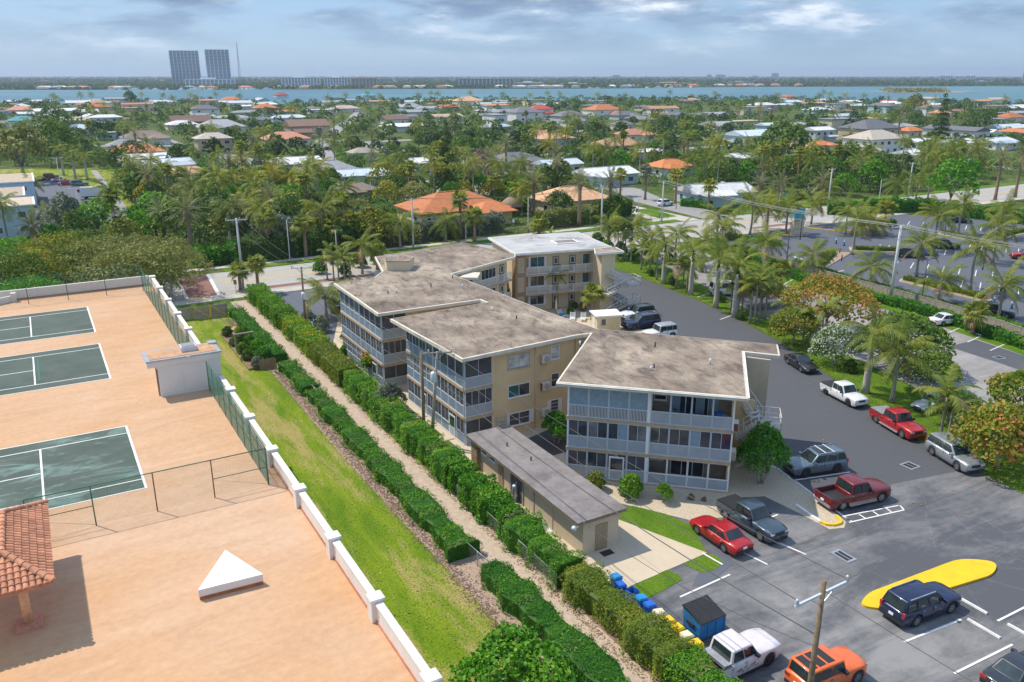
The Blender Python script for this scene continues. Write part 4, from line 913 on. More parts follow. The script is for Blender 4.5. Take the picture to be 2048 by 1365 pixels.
# stairs at the outer end of wing D
SA,SB = Vector(Dp(LD+0.3,9.2)),Vector(Dp(LD+3.2,7.4))
block(condo,'stair_wall',[Dp(LD+0.12,9.6),Dp(LD+3.1,9.05),Dp(LD+3.15,9.25),Dp(LD+0.15,9.85)],0,8.3,'stucco_beige')
def stair(root,p,q,z0,z1,width,n=9,rail=True):
    p = Vector(p); q = Vector(q); d = (q-p); dn_ = d.normalized(); nn = Vector((-dn_.y,dn_.x))*width/2; rise = (z1-z0)/n; run = d.length/n; m = MB()
    for k in range(n):
        a = p+dn_*run*k; b = p+dn_*run*(k+1.25); zt = z0+rise*(k+1)
        m.prism([tuple(a+nn),tuple(b+nn),tuple(b-nn),tuple(a-nn)],zt-0.07-0.0006*k,zt)
    for s_ in (-1,1):
        a = Vector((*(p+nn*s_),z0-0.05)); b = Vector((*(q+nn*s_),z1-0.05)); m.bar(a,b,0.12,0.32)
    o = m.build('stair_flight','concrete',root); o.location = -root.location
    if rail:
        for s_ in (-1,1):
            mr = MB(); a = Vector((*(p+nn*s_*0.96),z0)); b = Vector((*(q+nn*s_*0.96),z1)); h = Vector((0,0,0.95))
            mr.tube([a+h,b+h],0.03,6); mr.tube([a+h*0.5,b+h*0.5],0.02,6)
            for k in range(4): c = a.lerp(b,k/3); mr.tube([c,c+h],0.025,6)
            o2 = mr.build('hand_rail','rail_white',root); o2.location = -root.location
def landing(root,poly,z,rail_edges,mat='concrete'):
    block(root,'landing',poly,z-0.2,z,mat); m = MB()
    for i in rail_edges:
        a = Vector((*poly[i],z)); b = Vector((*poly[(i+1) % len(poly)],z)); h = Vector((0,0,1.0))
        m.tube([a+h,b+h],0.03,6); m.tube([a+h*0.5,b+h*0.5],0.02,6)
        for k in range(3): c = a.lerp(b,k/2); m.tube([c,c+h],0.026,6)
    o = m.build('landing_rail','rail_white',root); o.location = -root.location
for k,z in enumerate((4.05,1.35)):
    landing(condo,[Dp(LD+2.2,4.2),Dp(LD+4.0,4.2),Dp(LD+4.0,6.4),Dp(LD+2.2,6.4)],z,(0,1,2))
    stair(condo,Dp(LD+2.2,5.9),Dp(LD+0.6,8.6),z,z+1.35,1.1,7); stair(condo,Dp(LD+1.9,4.6),Dp(LD+0.45,1.6),z,z-1.3 if False else z+0.0001,0.02,1,False) if False else None
    stair(condo,Dp(LD+0.55,5.2),Dp(LD+2.3,5.2),z-1.35,z,1.1,7)
block(condo,'stair_wall',[Dp(LD+0.2,7.0),Dp(LD+2.0,6.7),Dp(LD+2.0,6.9),Dp(LD+0.2,7.2)],0,5.4,'stucco_yellow')

# ---- E: the wing with the pale roof
EA = Vector((0.4,109.15)); ee = Vector((math.cos(R(18.5)),math.sin(R(18.5)))); ef = Vector((-ee.y,ee.x))
Ep = lambda s,t: tuple(EA+ee*s+ef*t)
east = thing('condominium_building',(*Ep(7,6),0),'three storey cream condominium wing with pale streaked flat roof and white railings','building')
block(east,'fascia',[Ep(0,0),Ep(14.4,0),Ep(14.4,12.4),Ep(0,12.4)],8.30,8.60,'fascia_white')
o = MB().sheet([Ep(0.14,0.14),Ep(14.26,0.14),Ep(14.26,12.26),Ep(0.14,12.26)],8.612).build('roof','roof_pale',east); o.location = -east.location
rs = MB().prism([Ep(7.6,4.0),Ep(11.2,4.0),Ep(11.2,6.6),Ep(7.6,6.6)],8.612,8.75).build('skylight_curb','fascia_white',east); rs.location = -east.location
MB().prism([Ep(7.9,4.3),Ep(10.9,4.3),Ep(10.9,6.3),Ep(7.9,6.3)],8.75,8.755).build('skylight_top','roof_shed',rs)
MB().tube([(*Ep(5.6,9),8.6),(*Ep(5.6,9),9.4)],0.05,8).build('roof_vent','metal_pale',east).location = -east.location
block(east,'wall',[Ep(0.5,1.7),Ep(13.9,1.7),Ep(13.9,11.9),Ep(0.5,11.9)],0,8.30,'stucco_cream')
block(east,'stair_tower',[Ep(0.15,0.25),Ep(1.75,0.25),Ep(1.75,1.7),Ep(0.15,1.7)],0,8.28,'stucco_brown')
FEt = Face(east,Ep(0.15,0.25),Ep(1.75,0.25))
for z in (0.4,3.1,5.8): breeze_column(FEt,0.3,z,0.95,2.1)
FE = Face(east,Ep(1.75,0.35),Ep(13.0,0.35)); FEw = Face(east,Ep(0.5,1.7),Ep(13.9,1.7))
for fl in (1,2):
    z = FH*fl; FE.put(MB().box(0,10.6,-0.1,1.35,z-0.22,z),'walkway_slab','slab_edge'); railing(FE,0.05,10.5,z,y=-0.05)
for fl in range(3):
    z = FH*fl; door(FEw,1.3,z,0.6,2.1,'door_brown',False)
    window(FEw,2.3,z+0.75,2.1,1.45,2,1,'glass_teal' if fl == 2 else 'glass_dark',shutter=0.22); door(FEw,5.6,z,0.95,2.1); door(FEw,8.1,z,0.95,2.1); window(FEw,10.1,z+0.7,2.0,1.5,2,1,['glass_teal','glass_dark'])
# canopy and stairs at the right end
block(east,'canopy',[Ep(10.3,-3.1),Ep(14.7,-3.1),Ep(14.9,0.0),Ep(11.6,0.0)],8.32,8.585,'fascia_white')
o = MB().sheet([Ep(10.5,-2.95),Ep(14.55,-2.95),Ep(14.7,0.0),Ep(11.7,0.0)],8.60).build('canopy_roof','roof_gravel',east); o.location = -east.location
block(east,'stair_wall',[Ep(11.7,-2.4),Ep(13.7,-2.4),Ep(13.7,-2.15),Ep(11.7,-2.15)],0,8.3,'stucco_cream')
block(east,'stair_wall',[Ep(11.7,-2.15),Ep(11.95,-2.15),Ep(11.95,1.7),Ep(11.7,1.7)],0,8.3,'stucco_cream')
for z in (4.05,1.35):
    landing(east,[Ep(15.0,-4.2),Ep(16.9,-4.2),Ep(16.9,-1.9),Ep(15.0,-1.9)],z,(0,1,2)); stair(east,Ep(12.0,-3.4),Ep(15.1,-3.4),z-1.35,z,1.2,7); stair(east,Ep(15.1,-2.5),Ep(12.4,-2.5),z,z+1.35,1.0,7)
FEr = Face(east,Ep(13.9,1.7),Ep(13.9,11.9))
for fl in range(3): window(FEr,3,FH*fl+0.8,1.6,1.2,2,1); window(FEr,6.6,FH*fl+0.8,1.6,1.2,2,1)
FEl = Face(east,Ep(0.5,11.9),Ep(0.5,1.7))
for fl in range(3): bay(FEl,0.3,3.0,FH*fl,'screen_dark','panel_blue',1,ztop=2.42); window(FEl,5.2,FH*fl+0.9,1.6,1.1,2,1)

# ---- long storage shed
shed = thing('storage_shed',UW(28.6,40.4),'long low tan storage shed with dark mottled flat roof and tan door','shed',rz=R(30))
SL = 16.0
MB().box(0.35,3.35,0.05,SL,0,2.62).build('wall','stucco_beige',shed)
MB().box(-0.3,3.75,-0.25,SL+0.3,2.62,2.80).build('roof_edge','wood_brown',shed); MB().box(-0.34,3.79,-0.29,SL+0.34,2.80,2.88).build('roof','roof_shed',shed)
FS = Face(shed,(0,0),(0,0))
class LF:      # facade in a thing's own frame
    def __init__(s,root,loc,ang): s.root = root; s.loc = Vector((*loc,0)); s.ang = ang
    def put(s,mb,name,mats,parent=None):
        if parent is not None: return mb.build(name,mats,parent)
        o = mb.build(name,mats,s.root); o.location = s.loc; o.rotation_euler = (0,0,s.ang); return o
fs = LF(shed,(0.35,0.05),0.0); door(fs,1.05,0.0,1.0,2.05,'door_tan',False)
fl_ = LF(shed,(0.35,SL),-math.pi/2)   # long face towards the hedge
door(fl_,4.1,0.02,0.85,2.05,'door_tan',False); window(fl_,1.3,1.75,0.9,0.4,1,1); window(fl_,2.7,1.75,0.9,0.4,1,1)
op = fl_.put(MB().box(6.2,7.9,-0.03,0.0,0.0,2.15),'open_bay','interior_dark'); fl_.put(MB().box(6.05,6.2,-0.08,0.0,0,2.3),'bay_jamb','wood_grey',op); fl_.put(MB().box(7.9,8.05,-0.08,0.0,0,2.3),'bay_jamb','wood_grey',op); fl_.put(MB().box(6.2,7.9,-0.5,-0.03,0.0,0.05),'bay_step','concrete',op)
gd = fl_.put(MB().box(9.7,12.2,-0.03,0.0,0.05,2.1),'roller_door','stucco_beige')
for k in range(10): fl_.put(MB().box(9.75,12.15,-0.05,-0.03,0.1+k*0.2,0.27+k*0.2),'slat','stucco_beige',gd)
fl_.put(MB().box(9.6,12.3,-0.35,-0.01,0.0,0.04),'door_sill','metal_pale',gd); fl_.put(MB().box(9.55,9.7,-0.09,0.0,0,2.25),'door_jamb','wood_grey',gd)
MB().box(0.0,0.35,15.0,16.0,0,2.6).build('post','wood_brown',shed)
for q in (3.4,6.6): MB().tube([(1.2+q*0.1,16-q,2.88),(1.2+q*0.1,16-q,3.2)],0.06,8).build('roof_vent','metal_dark',shed)
def floodlight(p,rz,label):
    t = thing('flood_light',p,label,'lamp',rz=rz); m = MB(); m.lathe([(0.03,0),(0.16,0.06),(0.2,0.18),(0.12,0.3),(0.0,0.32)],12,'x'); m.build('lamp_head','metal_pale',t); MB().tube([(0,0,0),(-0.45,0,0.05)],0.025,6).build('arm','metal_grey',t)
p = UW(28.1,40.1,2.6); floodlight(p,R(210),'silver flood light on the near corner of the shed roof')
tk = thing('water_heater',UW(29.15,49.4),'grey water heater tank in the open bay of the shed','tank'); MB().lathe([(0.0,0.02),(0.24,0.02),(0.24,1.35),(0.18,1.45),(0,1.47)],14).build('tank','metal_grey',tk); MB().lathe([(0.25,0.55),(0.25,0.7)],14).build('band','metal_pale',tk); MB().tube([(0.1,0,1.4),(0.1,0,1.7)],0.03,6).build('pipe','metal_pale',tk); tk.location = UW(28.72,49.3)
tag(MB().box(-0.45,0.45,-0.3,0.3,0,0.02).build('door_mat','black_plastic',None,UW(30.6,39.85,0.028),R(30)),'black rubber mat in front of the shed door','door mat')

# ---- pump house in the courtyard
ph = thing('pump_house',UW(61.6,82.6),'small cream pump house with white flat roof and breeze blocks','hut',rz=R(12))
MB().box(-1.5,1.6,-1.3,1.2,0,2.2).build('wall','stucco_cream',ph); MB().prism([(-1.75,-1.5),(1.85,-1.5),(1.95,1.4),(-1.75,1.4)],2.2,2.34).build('roof','trim_white',ph)
fp = LF(ph,(-1.5,-1.3),0.0); window(fp,0.5,1.0,0.7,0.9,1,1,'glass_dark','stucco_cream')
m = MB()
for i in range(5):
    for j in range(6):
        cx,cz = 1.55+i*0.3,0.2+j*0.31
        for (p0,p1,q0,q1) in ((-0.11,0.11,-0.11,-0.06),(-0.11,0.11,0.06,0.11),(-0.11,-0.06,-0.06,0.06),(0.06,0.11,-0.06,0.06)): m.box(cx+p0,cx+p1,-0.05,-0.002,cz+q0,cz+q1)
fp.put(m,'breeze_block_screen','stucco_yellow')
door(LF(ph,(-1.5,1.2),-math.pi/2),0.8,0,0.9,1.95,'trim_white',False)
pool = struct('pool',MB().sheet(P2((47,70),(54,66),(58.5,76),(52,80)),0.05),'pool_water')
# loungers and umbrella by the pool
def lounger(p,rz,label):
    t = thing('sun_lounger',p,label,'lounger','white loungers by the pool',rz); m = MB()
    for x in (-0.32,0.32): m.bar((x,-0.95,0.32),(x,0.35,0.32),0.05); m.bar((x,0.35,0.32),(x,0.95,0.85),0.05)
    m.build('frame','lounge_white',t)
    for k in range(9): MB().box(-0.3,0.3,-0.92+k*0.14,-0.82+k*0.14,0.33,0.36).build('slat','lounge_white',t)
    for k in range(5):
        a = Vector((0,0.38,0.36)).lerp(Vector((0,0.94,0.86)),k/5+0.05); m = MB(); m.bar((-0.3,a.y,a.z),(0.3,a.y,a.z),0.09,0.03); m.build('slat','lounge_white',t)
    for x in (-0.3,0.3):
        for y in (-0.85,0.4): MB().box(x-0.025,x+0.025,y-0.025,y+0.025,0,0.32).build('leg','lounge_white',t)
lounger(g(1145,640),R(-5),'white sun lounger left of the other near the cabbage palm'); lounger(g(1166,641),R(-8),'white sun lounger nearest the cabbage palm'); lounger(g(1124,634),R(30),'white sun lounger draped with a blue towel')
tw = MB(); tw.box(-0.34,0.34,-0.5,0.3,0.38,0.42); tw.box(-0.36,-0.33,-0.4,0.2,0.1,0.42); tag(tw.build('towel','plastic_cyan',None,g(1124,634),R(30)),'bright blue towel draped over a white lounger','towel')
um = thing('umbrella',g(1112,632),'closed beige pool umbrella beside the loungers','umbrella'); MB().tube([(0,0,0),(0,0,2.4)],0.025,8).build('pole','wood_brown',um); MB().lathe([(0.05,0.9),(0.17,1.05),(0.12,1.8),(0.03,2.5),(0,2.52)],10).build('canopy','plastic_cream',um); MB().lathe([(0,0.06),(0.25,0.06),(0.25,0.0),(0,0)],12).build('base','concrete',um)

# ---- air conditioners hanging on the walls
def aircon(root_face,x,z,label,rust=False):
    o3 = root_face.a+Vector((math.cos(root_face.ang),math.sin(root_face.ang),0))*x; t = thing('air_conditioner',(o3.x,o3.y,z),label,'air conditioner','air conditioners on the condominium walls',root_face.ang)
    MB().box(0,0.85,-0.5,-0.12,0,0.75).build('casing','ac_white',t)
    gr = MB().lathe([(0.29,-0.53),(0.29,-0.5)],20,'y',(0.48,0,0.38)).lathe([(0.0,-0.515),(0.28,-0.515)],20,'y',(0.48,0,0.38)).build('fan_grille','metal_grey',t)
    for k in range(6):
        a = math.pi*k/6; m = MB(); m.bar((0.48-0.27*math.cos(a),-0.525,0.38-0.27*math.sin(a)),(0.48+0.27*math.cos(a),-0.525,0.38+0.27*math.sin(a)),0.012); m.build('grille_bar','ac_white',gr)
    MB().box(-0.01,0.0,-0.48,-0.14,0.05,0.7).build('side_panel','metal_rust' if rust else 'stucco_beige',t)
    for x_ in (0.1,0.7): MB().box(x_,x_+0.04,-0.52,-0.0,-0.05,0.0).box(x_,x_+0.04,-0.05,-0.0,-0.3,0.0).build('bracket','metal_rust',t)
aircon(FC,7.55,6.45,'white air conditioner on the yellow wall at the top floor'); aircon(FC,7.6,3.75,'white air conditioner with a rusty side on the middle floor',True); aircon(FC,7.65,1.15,'white air conditioner on the yellow wall at the ground floor')
FDr = Face(condo,Dp(LD+0.0,0.3),Dp(LD+0.13,9.9)); aircon(FDr,1.0,4.7,'white air conditioner on the end wall behind the top porch',True); aircon(FDr,1.1,2.2,'white air conditioner on the end wall at the lower floor')
# things on the top right porch
def bicycle(p,rz,label):
    t = thing('bicycle',p,label,'bicycle',None,rz)
    for x in (-0.5,0.5):
        MB().tube([(x+0.31*math.cos(a),0,0.32+0.31*math.sin(a)) for a in [2*math.pi*k/16 for k in range(17)]],0.022,5,False).build('wheel','rubber',t)
    m = MB(); m.tube([(-0.5,0,0.32),(-0.1,0,0.3),(0.38,0,0.72),(-0.2,0,0.72),(-0.1,0,0.3)],0.02,6,False); m.tube([(-0.5,0,0.32),(-0.2,0,0.72)],0.015,6); m.tube([(0.5,0,0.32),(0.36,0,0.95)],0.018,6); m.build('frame','plastic_blue',t)
    MB().tube([(0.36,-0.28,0.98),(0.36,0.28,0.98)],0.018,6).build('handlebar','metal_dark',t); MB().box(-0.34,-0.08,-0.08,0.08,0.84,0.9).build('saddle','rubber',t)
zf = 5.4
bicycle((*Dp(8.6,1.1),zf),R(-13),'blue bicycle on the open top porch'); bicycle((*Dp(10.0,1.3),zf),R(-25),'second bicycle by the dark door of the top porch')
def tub(name,p,mat,label,cat,r=0.35,h=0.5):
    t = thing(name,p,label,cat); MB().lathe([(0,0),(r*0.8,0),(r,h),(r*1.06,h),(r*1.06,h+0.05),(0.0,h+0.06)],14).build('body',mat,t); MB().lathe([(0,h+0.06),(r*0.3,h+0.1),(0,h+0.13)],10).build('lid',mat,t)
tub('tub',(*Dp(10.6,0.6),zf),'plastic_cyan','teal storage tub on the open top porch','tub');
ta = thing('table',(*Dp(12.1,0.9),zf),'round white table at the end of the open top porch','table'); MB().lathe([(0,0.74),(0.55,0.74),(0.55,0.70),(0,0.70)],18).build('table_top','trim_white',ta); MB().tube([(0,0,0),(0,0,0.7)],0.05,8).build('pedestal','metal_grey',ta); MB().lathe([(0,0.03),(0.3,0.02),(0.3,0)],14).build('foot','metal_grey',ta)
tag(MB().box(-0.25,0.25,-0.18,0.18,0,0.28).box(-0.27,0.27,-0.2,0.2,0.28,0.33).build('cooler','plastic_blue',None,(*Dp(11.75,0.75),zf+0.745),R(10)),'blue cooler box on the round porch table','cooler')
# satellite of small doorsteps beside the porches
for (u,w,lb) in ((29.1,68.6,'pale doorstep slab at the far garden door of the near wing'),(29.1,62.6,'pale doorstep slab at the near garden door of the near wing'),(28.1,79.6,'pale doorstep slab at the garden door of the far wing')):
    tag(MB().box(-0.7,0.7,-0.6,0.6,0,0.06).box(-0.5,0.5,-0.45,0.45,0.06,0.075).build('doorstep','concrete_tan',None,UW(u,w,0.02),R(30)),lb,'doorstep')
# ------------------------------------------------------------------ vegetation
def leaf_quads(C,O,size,aspect=0.55,rng=RNG,flat=0.0,jit=0.35):
    """C centres, O outward directions -> quads of random leaves"""
    n = len(C); s = size*(1+jit*(rng.random(n)*2-1))
    nrm = O*0.9+rng.normal(size=(n,3))*0.75; nrm[:,2] += flat; nrm /= np.linalg.norm(nrm,axis=1)[:,None]+1e-9
    a = rng.normal(size=(n,3)); t = np.cross(nrm,a); t /= np.linalg.norm(t,axis=1)[:,None]+1e-9; b = np.cross(nrm,t)
    t = t*(s/2)[:,None]; b = b*(s*aspect/2)[:,None]; bend = nrm*(s*0.12)[:,None]
    V = np.stack([C-t-bend,C+b,C+t-bend,C-b],1).reshape(-1,3); F = np.arange(n*4).reshape(n,4); return V,F
def lobes_crown(lobes,n,size,rng=RNG,aspect=0.6,shell=0.72,zmin=-9,lean=0.0):
    """leaves gathered in clumps: lobes = [(centre, radii)]"""
    vol = np.array([r[0]*r[1]+r[2]*r[0] for c,r in lobes]); cnt = (vol/vol.sum()*n).astype(int)+1; Cs = []; Os = []; T = []
    LC = np.array([c for c,r in lobes]); LR = np.array([r for c,r in lobes])
    for i,(c,r) in enumerate(lobes):
        k = cnt[i]; d = rng.normal(size=(k,3)); d /= np.linalg.norm(d,axis=1)[:,None]; d[:,2] = np.where(d[:,2] < -0.45,-d[:,2],d[:,2])
        rad = shell+(1.08-shell)*rng.random(k)**0.6
        # secondary tufting
        tuft = 1+0.13*np.sin(d[:,0]*9+i*1.7)*np.sin(d[:,1]*8+i)*np.sin(d[:,2]*9+2*i); p = np.array(c)+d*np.array(r)*(rad*tuft)[:,None]
        ok = np.ones(k,bool)
        for j in range(len(lobes)):
            if j != i: ok &= (((p-LC[j])/LR[j])**2).sum(1) > 0.45
        ok &= p[:,2] > zmin; Cs.append(p[ok]); Os.append(d[ok]); off = rng.uniform(-0.16,0.16); T.append(np.clip(0.45+off+rng.normal(size=ok.sum())*0.17,0,1))
    C = np.concatenate(Cs); O = np.concatenate(Os); V,F = leaf_quads(C,O,size,aspect,rng,0.25); return V,F,np.concatenate(T)
def rand_lobes(k,R_,H0,H1,rng,flat=0.75,inner=0.55):
    """k clumps filling a crown of radius R_ between heights H0 and H1"""
    out = [((0,0,(H0+H1)/2),(R_*0.55,R_*0.55,(H1-H0)*0.45))]
    for i in range(k):
        a = i*2.399+rng.uniform(-0.3,0.3); q = math.sqrt((i+0.5)/k); rr = R_*inner*(0.35+0.75*q); z = H1-(H1-H0)*(0.22+0.55*q*rng.uniform(0.7,1.25)); s = R_*rng.uniform(0.30,0.48)
        out.append(((rr*math.cos(a),rr*math.sin(a),z),(s,s*rng.uniform(0.85,1.15),s*flat*rng.uniform(0.8,1.15))))
    return out
def trunk_mesh(name,lobes,base_r,mat,H0,rng,nl=6,n=7,stems=1,spread=0.3):
    m = MB()
    for s_ in range(stems):
        a0 = 2*math.pi*s_/stems+rng.uniform(0,1); bx,by = (0,0) if stems == 1 else (0.15*math.cos(a0),0.15*math.sin(a0)); fx,fy = (rng.uniform(-0.15,0.15)*H0,rng.uniform(-0.15,0.15)*H0) if stems == 1 else (spread*H0*math.cos(a0),spread*H0*math.sin(a0))
        fork = Vector((bx+fx,by+fy,H0)); m.tube([(bx,by,-0.05),(bx+fx*0.4,by+fy*0.4,H0*0.5),fork],[base_r*1.25,base_r,base_r*0.8],n)
        ls = [lb for i,lb in enumerate(lobes[1:nl+1]) if i % stems == s_]
        for c,r in ls:
            c = Vector(c); mid = fork.lerp(c,0.5)+Vector((0,0,0.12*(c-fork).length)); m.tube([fork-Vector((0,0,0.1)),mid,c],[base_r*0.55,base_r*0.36,base_r*0.16],5)
    return m.mesh(name,mat)
TREE_PROTO = {}
def tree_proto(key,leaf,bark,R_,H0,H1,k,n,size,seed,stems=1,base_r=0.16,flat=0.75,aspect=0.6,shell=0.72):
    if key in TREE_PROTO: return TREE_PROTO[key]
    rng = np.random.default_rng(seed); lb = rand_lobes(k,R_,H0,H1,rng,flat); V,F,T = lobes_crown(lb,n,size,rng,aspect,shell,H0*0.35)
    TREE_PROTO[key] = (numesh('crown',V,F,leaf,T),trunk_mesh('trunk',lb,base_r,bark,H0,rng,stems=stems)); return TREE_PROTO[key]
def place_tree(proto,p,label,cat='tree',group=None,sc=1.0,rz=None,name='tree',leaf=None):
    t = thing(name,(p.x,p.y,p.z),label,cat,group,random.uniform(0,6.28) if rz is None else rz,sc)
    meshobj('trunk',proto[1],t); c = meshobj('crown',proto[0],t)
    if leaf: c.material_slots[0].link = 'OBJECT'; c.material_slots[0].material = M(leaf)
    return t
# ---- palms
def frond_geo(Lf,e0,droop,nleaf,lw,leaf_len,fold=0.5,rach=0.035,wind=0.0,rng=RNG,ang=0.9):
    """one pinnate frond along +X: arching rachis and hanging leaflets; returns tris"""
    V = []; F3 = []; T = []
    ns = 9; P = [np.zeros(3)]; D = []
    for i in range(ns):
        t = (i+0.5)/ns; e = e0-droop*t**1.25; d = np.array([math.cos(e),0.0,math.sin(e)]); D.append(d); P.append(P[-1]+d*Lf/ns)
    P = np.array(P)
    def at(t):
        x = t*ns; i = min(int(x),ns-1); return P[i]+(P[i+1]-P[i])*(x-i),D[i]
    for i in range(ns):      # rachis: a flattened rib
        r0 = rach*(1-i/ns*0.8); r1 = rach*(1-(i+1)/ns*0.8); k = len(V)
        V += [P[i]+[0,-r0,0],P[i]+[0,r0,0],P[i+1]+[0,-r1,0],P[i+1]+[0,r1,0],P[i]+[0,0,-r0],P[i+1]+[0,0,-r1]]
        F3 += [(k,k+2,k+1),(k+1,k+2,k+3),(k,k+4,k+2),(k+4,k+5,k+2),(k+1,k+3,k+4),(k+4,k+3,k+5)]; T += [0.9]*6
    for j in range(nleaf):
        t = 0.14+0.85*(j+0.5)/nleaf; p,d = at(t); ll = leaf_len*(math.sin(math.pi*(0.12+0.80*t))**0.7); up = np.array([-d[2],0,d[0]])
        for s_ in (-1,1):
            sw = rng.uniform(-0.12,0.12); side = np.array([0,s_,0]); dirn = side*math.sin(ang+sw)+d*math.cos(ang+sw)*0.9-up*fold*0.35; dirn = dirn/np.linalg.norm(dirn); tip = p+dirn*ll*rng.uniform(0.85,1.1)-np.array([0,0,1])*ll*fold*rng.uniform(0.35,0.7)
            w = lw*rng.uniform(0.8,1.2); mid = p+dirn*ll*0.5-np.array([0,0,1])*ll*fold*0.12; k = len(V)
            V += [p-d*w*0.5,p+d*w*0.5,mid+d*w*0.5,mid-d*w*0.5,tip]; F3 += [(k,k+1,k+2),(k,k+2,k+3),(k+3,k+2,k+4)]; tt = np.clip(0.45+rng.normal()*0.14,0,1); T += [tt]*3
    return np.array(V),np.array(F3),np.array(T)
def fan_geo(Lp,Rf,e0,nb,rng=RNG,droop=0.35):
    """one fan leaf: a petiole and a cut disc of blades"""
    V = []; F3 = []; T = []; d = np.array([math.cos(e0),0,math.sin(e0)]); up = np.array([-d[2],0,d[0]]); y = np.array([0,1.0,0]); h = d*Lp
    V += [np.array([0,-0.03,0]),np.array([0,0.03,0]),h+[0,0.02,0],h-[0,0.02,0]]; F3 += [(0,1,2),(0,2,3)]; T += [0.85]*2
    for j in range(nb):
        a = (j/(nb-1)-0.5)*math.pi*1.45; r = Rf*(0.78+0.22*math.cos(a))*rng.uniform(0.88,1.08); c = d*math.cos(a)+y*math.sin(a); w = 0.5*Rf*math.pi*1.45/nb*0.62; n_ = -d*math.sin(a)+y*math.cos(a)
        m1 = h+c*r*0.55+up*0.06*Rf; tip = h+c*r-up*0.05-np.array([0,0,1])*r*droop*rng.uniform(0.5,1.2); k = len(V)
        V += [h,m1-n_*w,m1+n_*w,tip]; F3 += [(k,k+1,k+2),(k+1,k+3,k+2)]; T += [np.clip(0.5+rng.normal()*0.15,0,1)]*2
    return np.array(V),np.array(F3),np.array(T)
FR = {}
def fronds(kind,lod):
    """four or five shared leaf meshes for a kind of palm, from upright to hanging"""
    key = (kind,lod)
    if key in FR: return FR[key]
    rng = np.random.default_rng(hash(kind) % 1000 if False else {'coconut': 1,'royal': 2,'date': 3,'sabal': 4,'small': 5,'gold': 6,'grey': 7}[kind]); nl = (30,11,6)[lod]; wm = (1.0,2.3,3.4)[lod]; out = []
    if kind in ('sabal','grey'):
        for e in (1.25,0.75,0.3,-0.2,-0.8): out.append(fan_geo(0.95,1.0,e,(15,8,5)[lod],rng))
    elif kind == 'date':
        for e,dr in ((1.35,0.5),(0.95,0.8),(0.5,0.9),(0.1,0.9),(-0.5,0.5)): out.append(frond_geo(3.0,e,dr,nl,0.05*wm,0.5,0.12,0.045,rng=rng,ang=0.75))
    elif kind == 'royal':
        for e,dr in ((1.35,0.9),(0.95,1.4),(0.5,1.5),(0.05,1.3),(-0.4,0.9)): out.append(frond_geo(3.4,e,dr,nl,0.07*wm,0.85,0.55,0.05,rng=rng))
    elif kind in ('small',):
        for e,dr in ((1.3,0.9),(0.9,1.4),(0.45,1.5),(0.0,1.2)): out.append(frond_geo(1.9,e,dr,max(5,int(nl*0.75)),0.07*wm,0.55,0.4,0.03,rng=rng))
    else:
        for e,dr in ((1.4,0.7),(1.0,1.2),(0.6,1.5),(0.15,1.4),(-0.4,0.9)): out.append(frond_geo(3.5,e,dr,nl,0.065*wm,0.95,0.6,0.05,rng=rng))
    leaf = {'coconut': 'palm_leaf','royal': 'palm_leaf','date': 'palm_grey','sabal': 'palm_leaf','small': 'palm_leaf','gold': 'palm_gold','grey': 'leaf_silver'}[kind]
    FR[key] = (out,[numesh('frond',V,None,leaf,T,F) for V,F,T in out],leaf); return FR[key]
NF = dict(coconut=20,royal=16,date=38,sabal=30,small=9,gold=20,grey=26)
SPREAD = dict(coconut=[1,5,6,5,3],gold=[1,5,6,5,3],royal=[1,4,5,4,2],date=[5,9,10,9,5],sabal=[4,7,8,7,4],small=[1,3,3,2],grey=[4,7,7,5,3])
CR = {}
def palm_crown(kind,lod,var):
    key = (kind,lod,var)
    if key in CR: return CR[key]
    rng = np.random.default_rng(var*7+lod); geo,_,leaf = fronds(kind,lod); Vs = []; Fs = []; Ts = []; off = 0; az = 0.0
    for q,cnt in enumerate(SPREAD[kind]):
        for c in range(cnt):
            az += 2.399; V,F,T = geo[q]; s_ = rng.uniform(0.85,1.1); a = az+rng.uniform(-0.3,0.3)
            ca,sa = math.cos(a),math.sin(a); W = V*s_; W = np.stack([W[:,0]*ca-W[:,1]*sa,W[:,0]*sa+W[:,1]*ca,W[:,2]],1); Vs.append(W); Fs.append(F+off); Ts.append(np.clip(T+rng.uniform(-0.12,0.12)+(0.14 if q >= len(SPREAD[kind])-1 else 0),0,1)); off += len(W)
    CR[key] = numesh('crown',np.concatenate(Vs),None,leaf,np.concatenate(Ts),np.concatenate(Fs)); return CR[key]
TK = {}
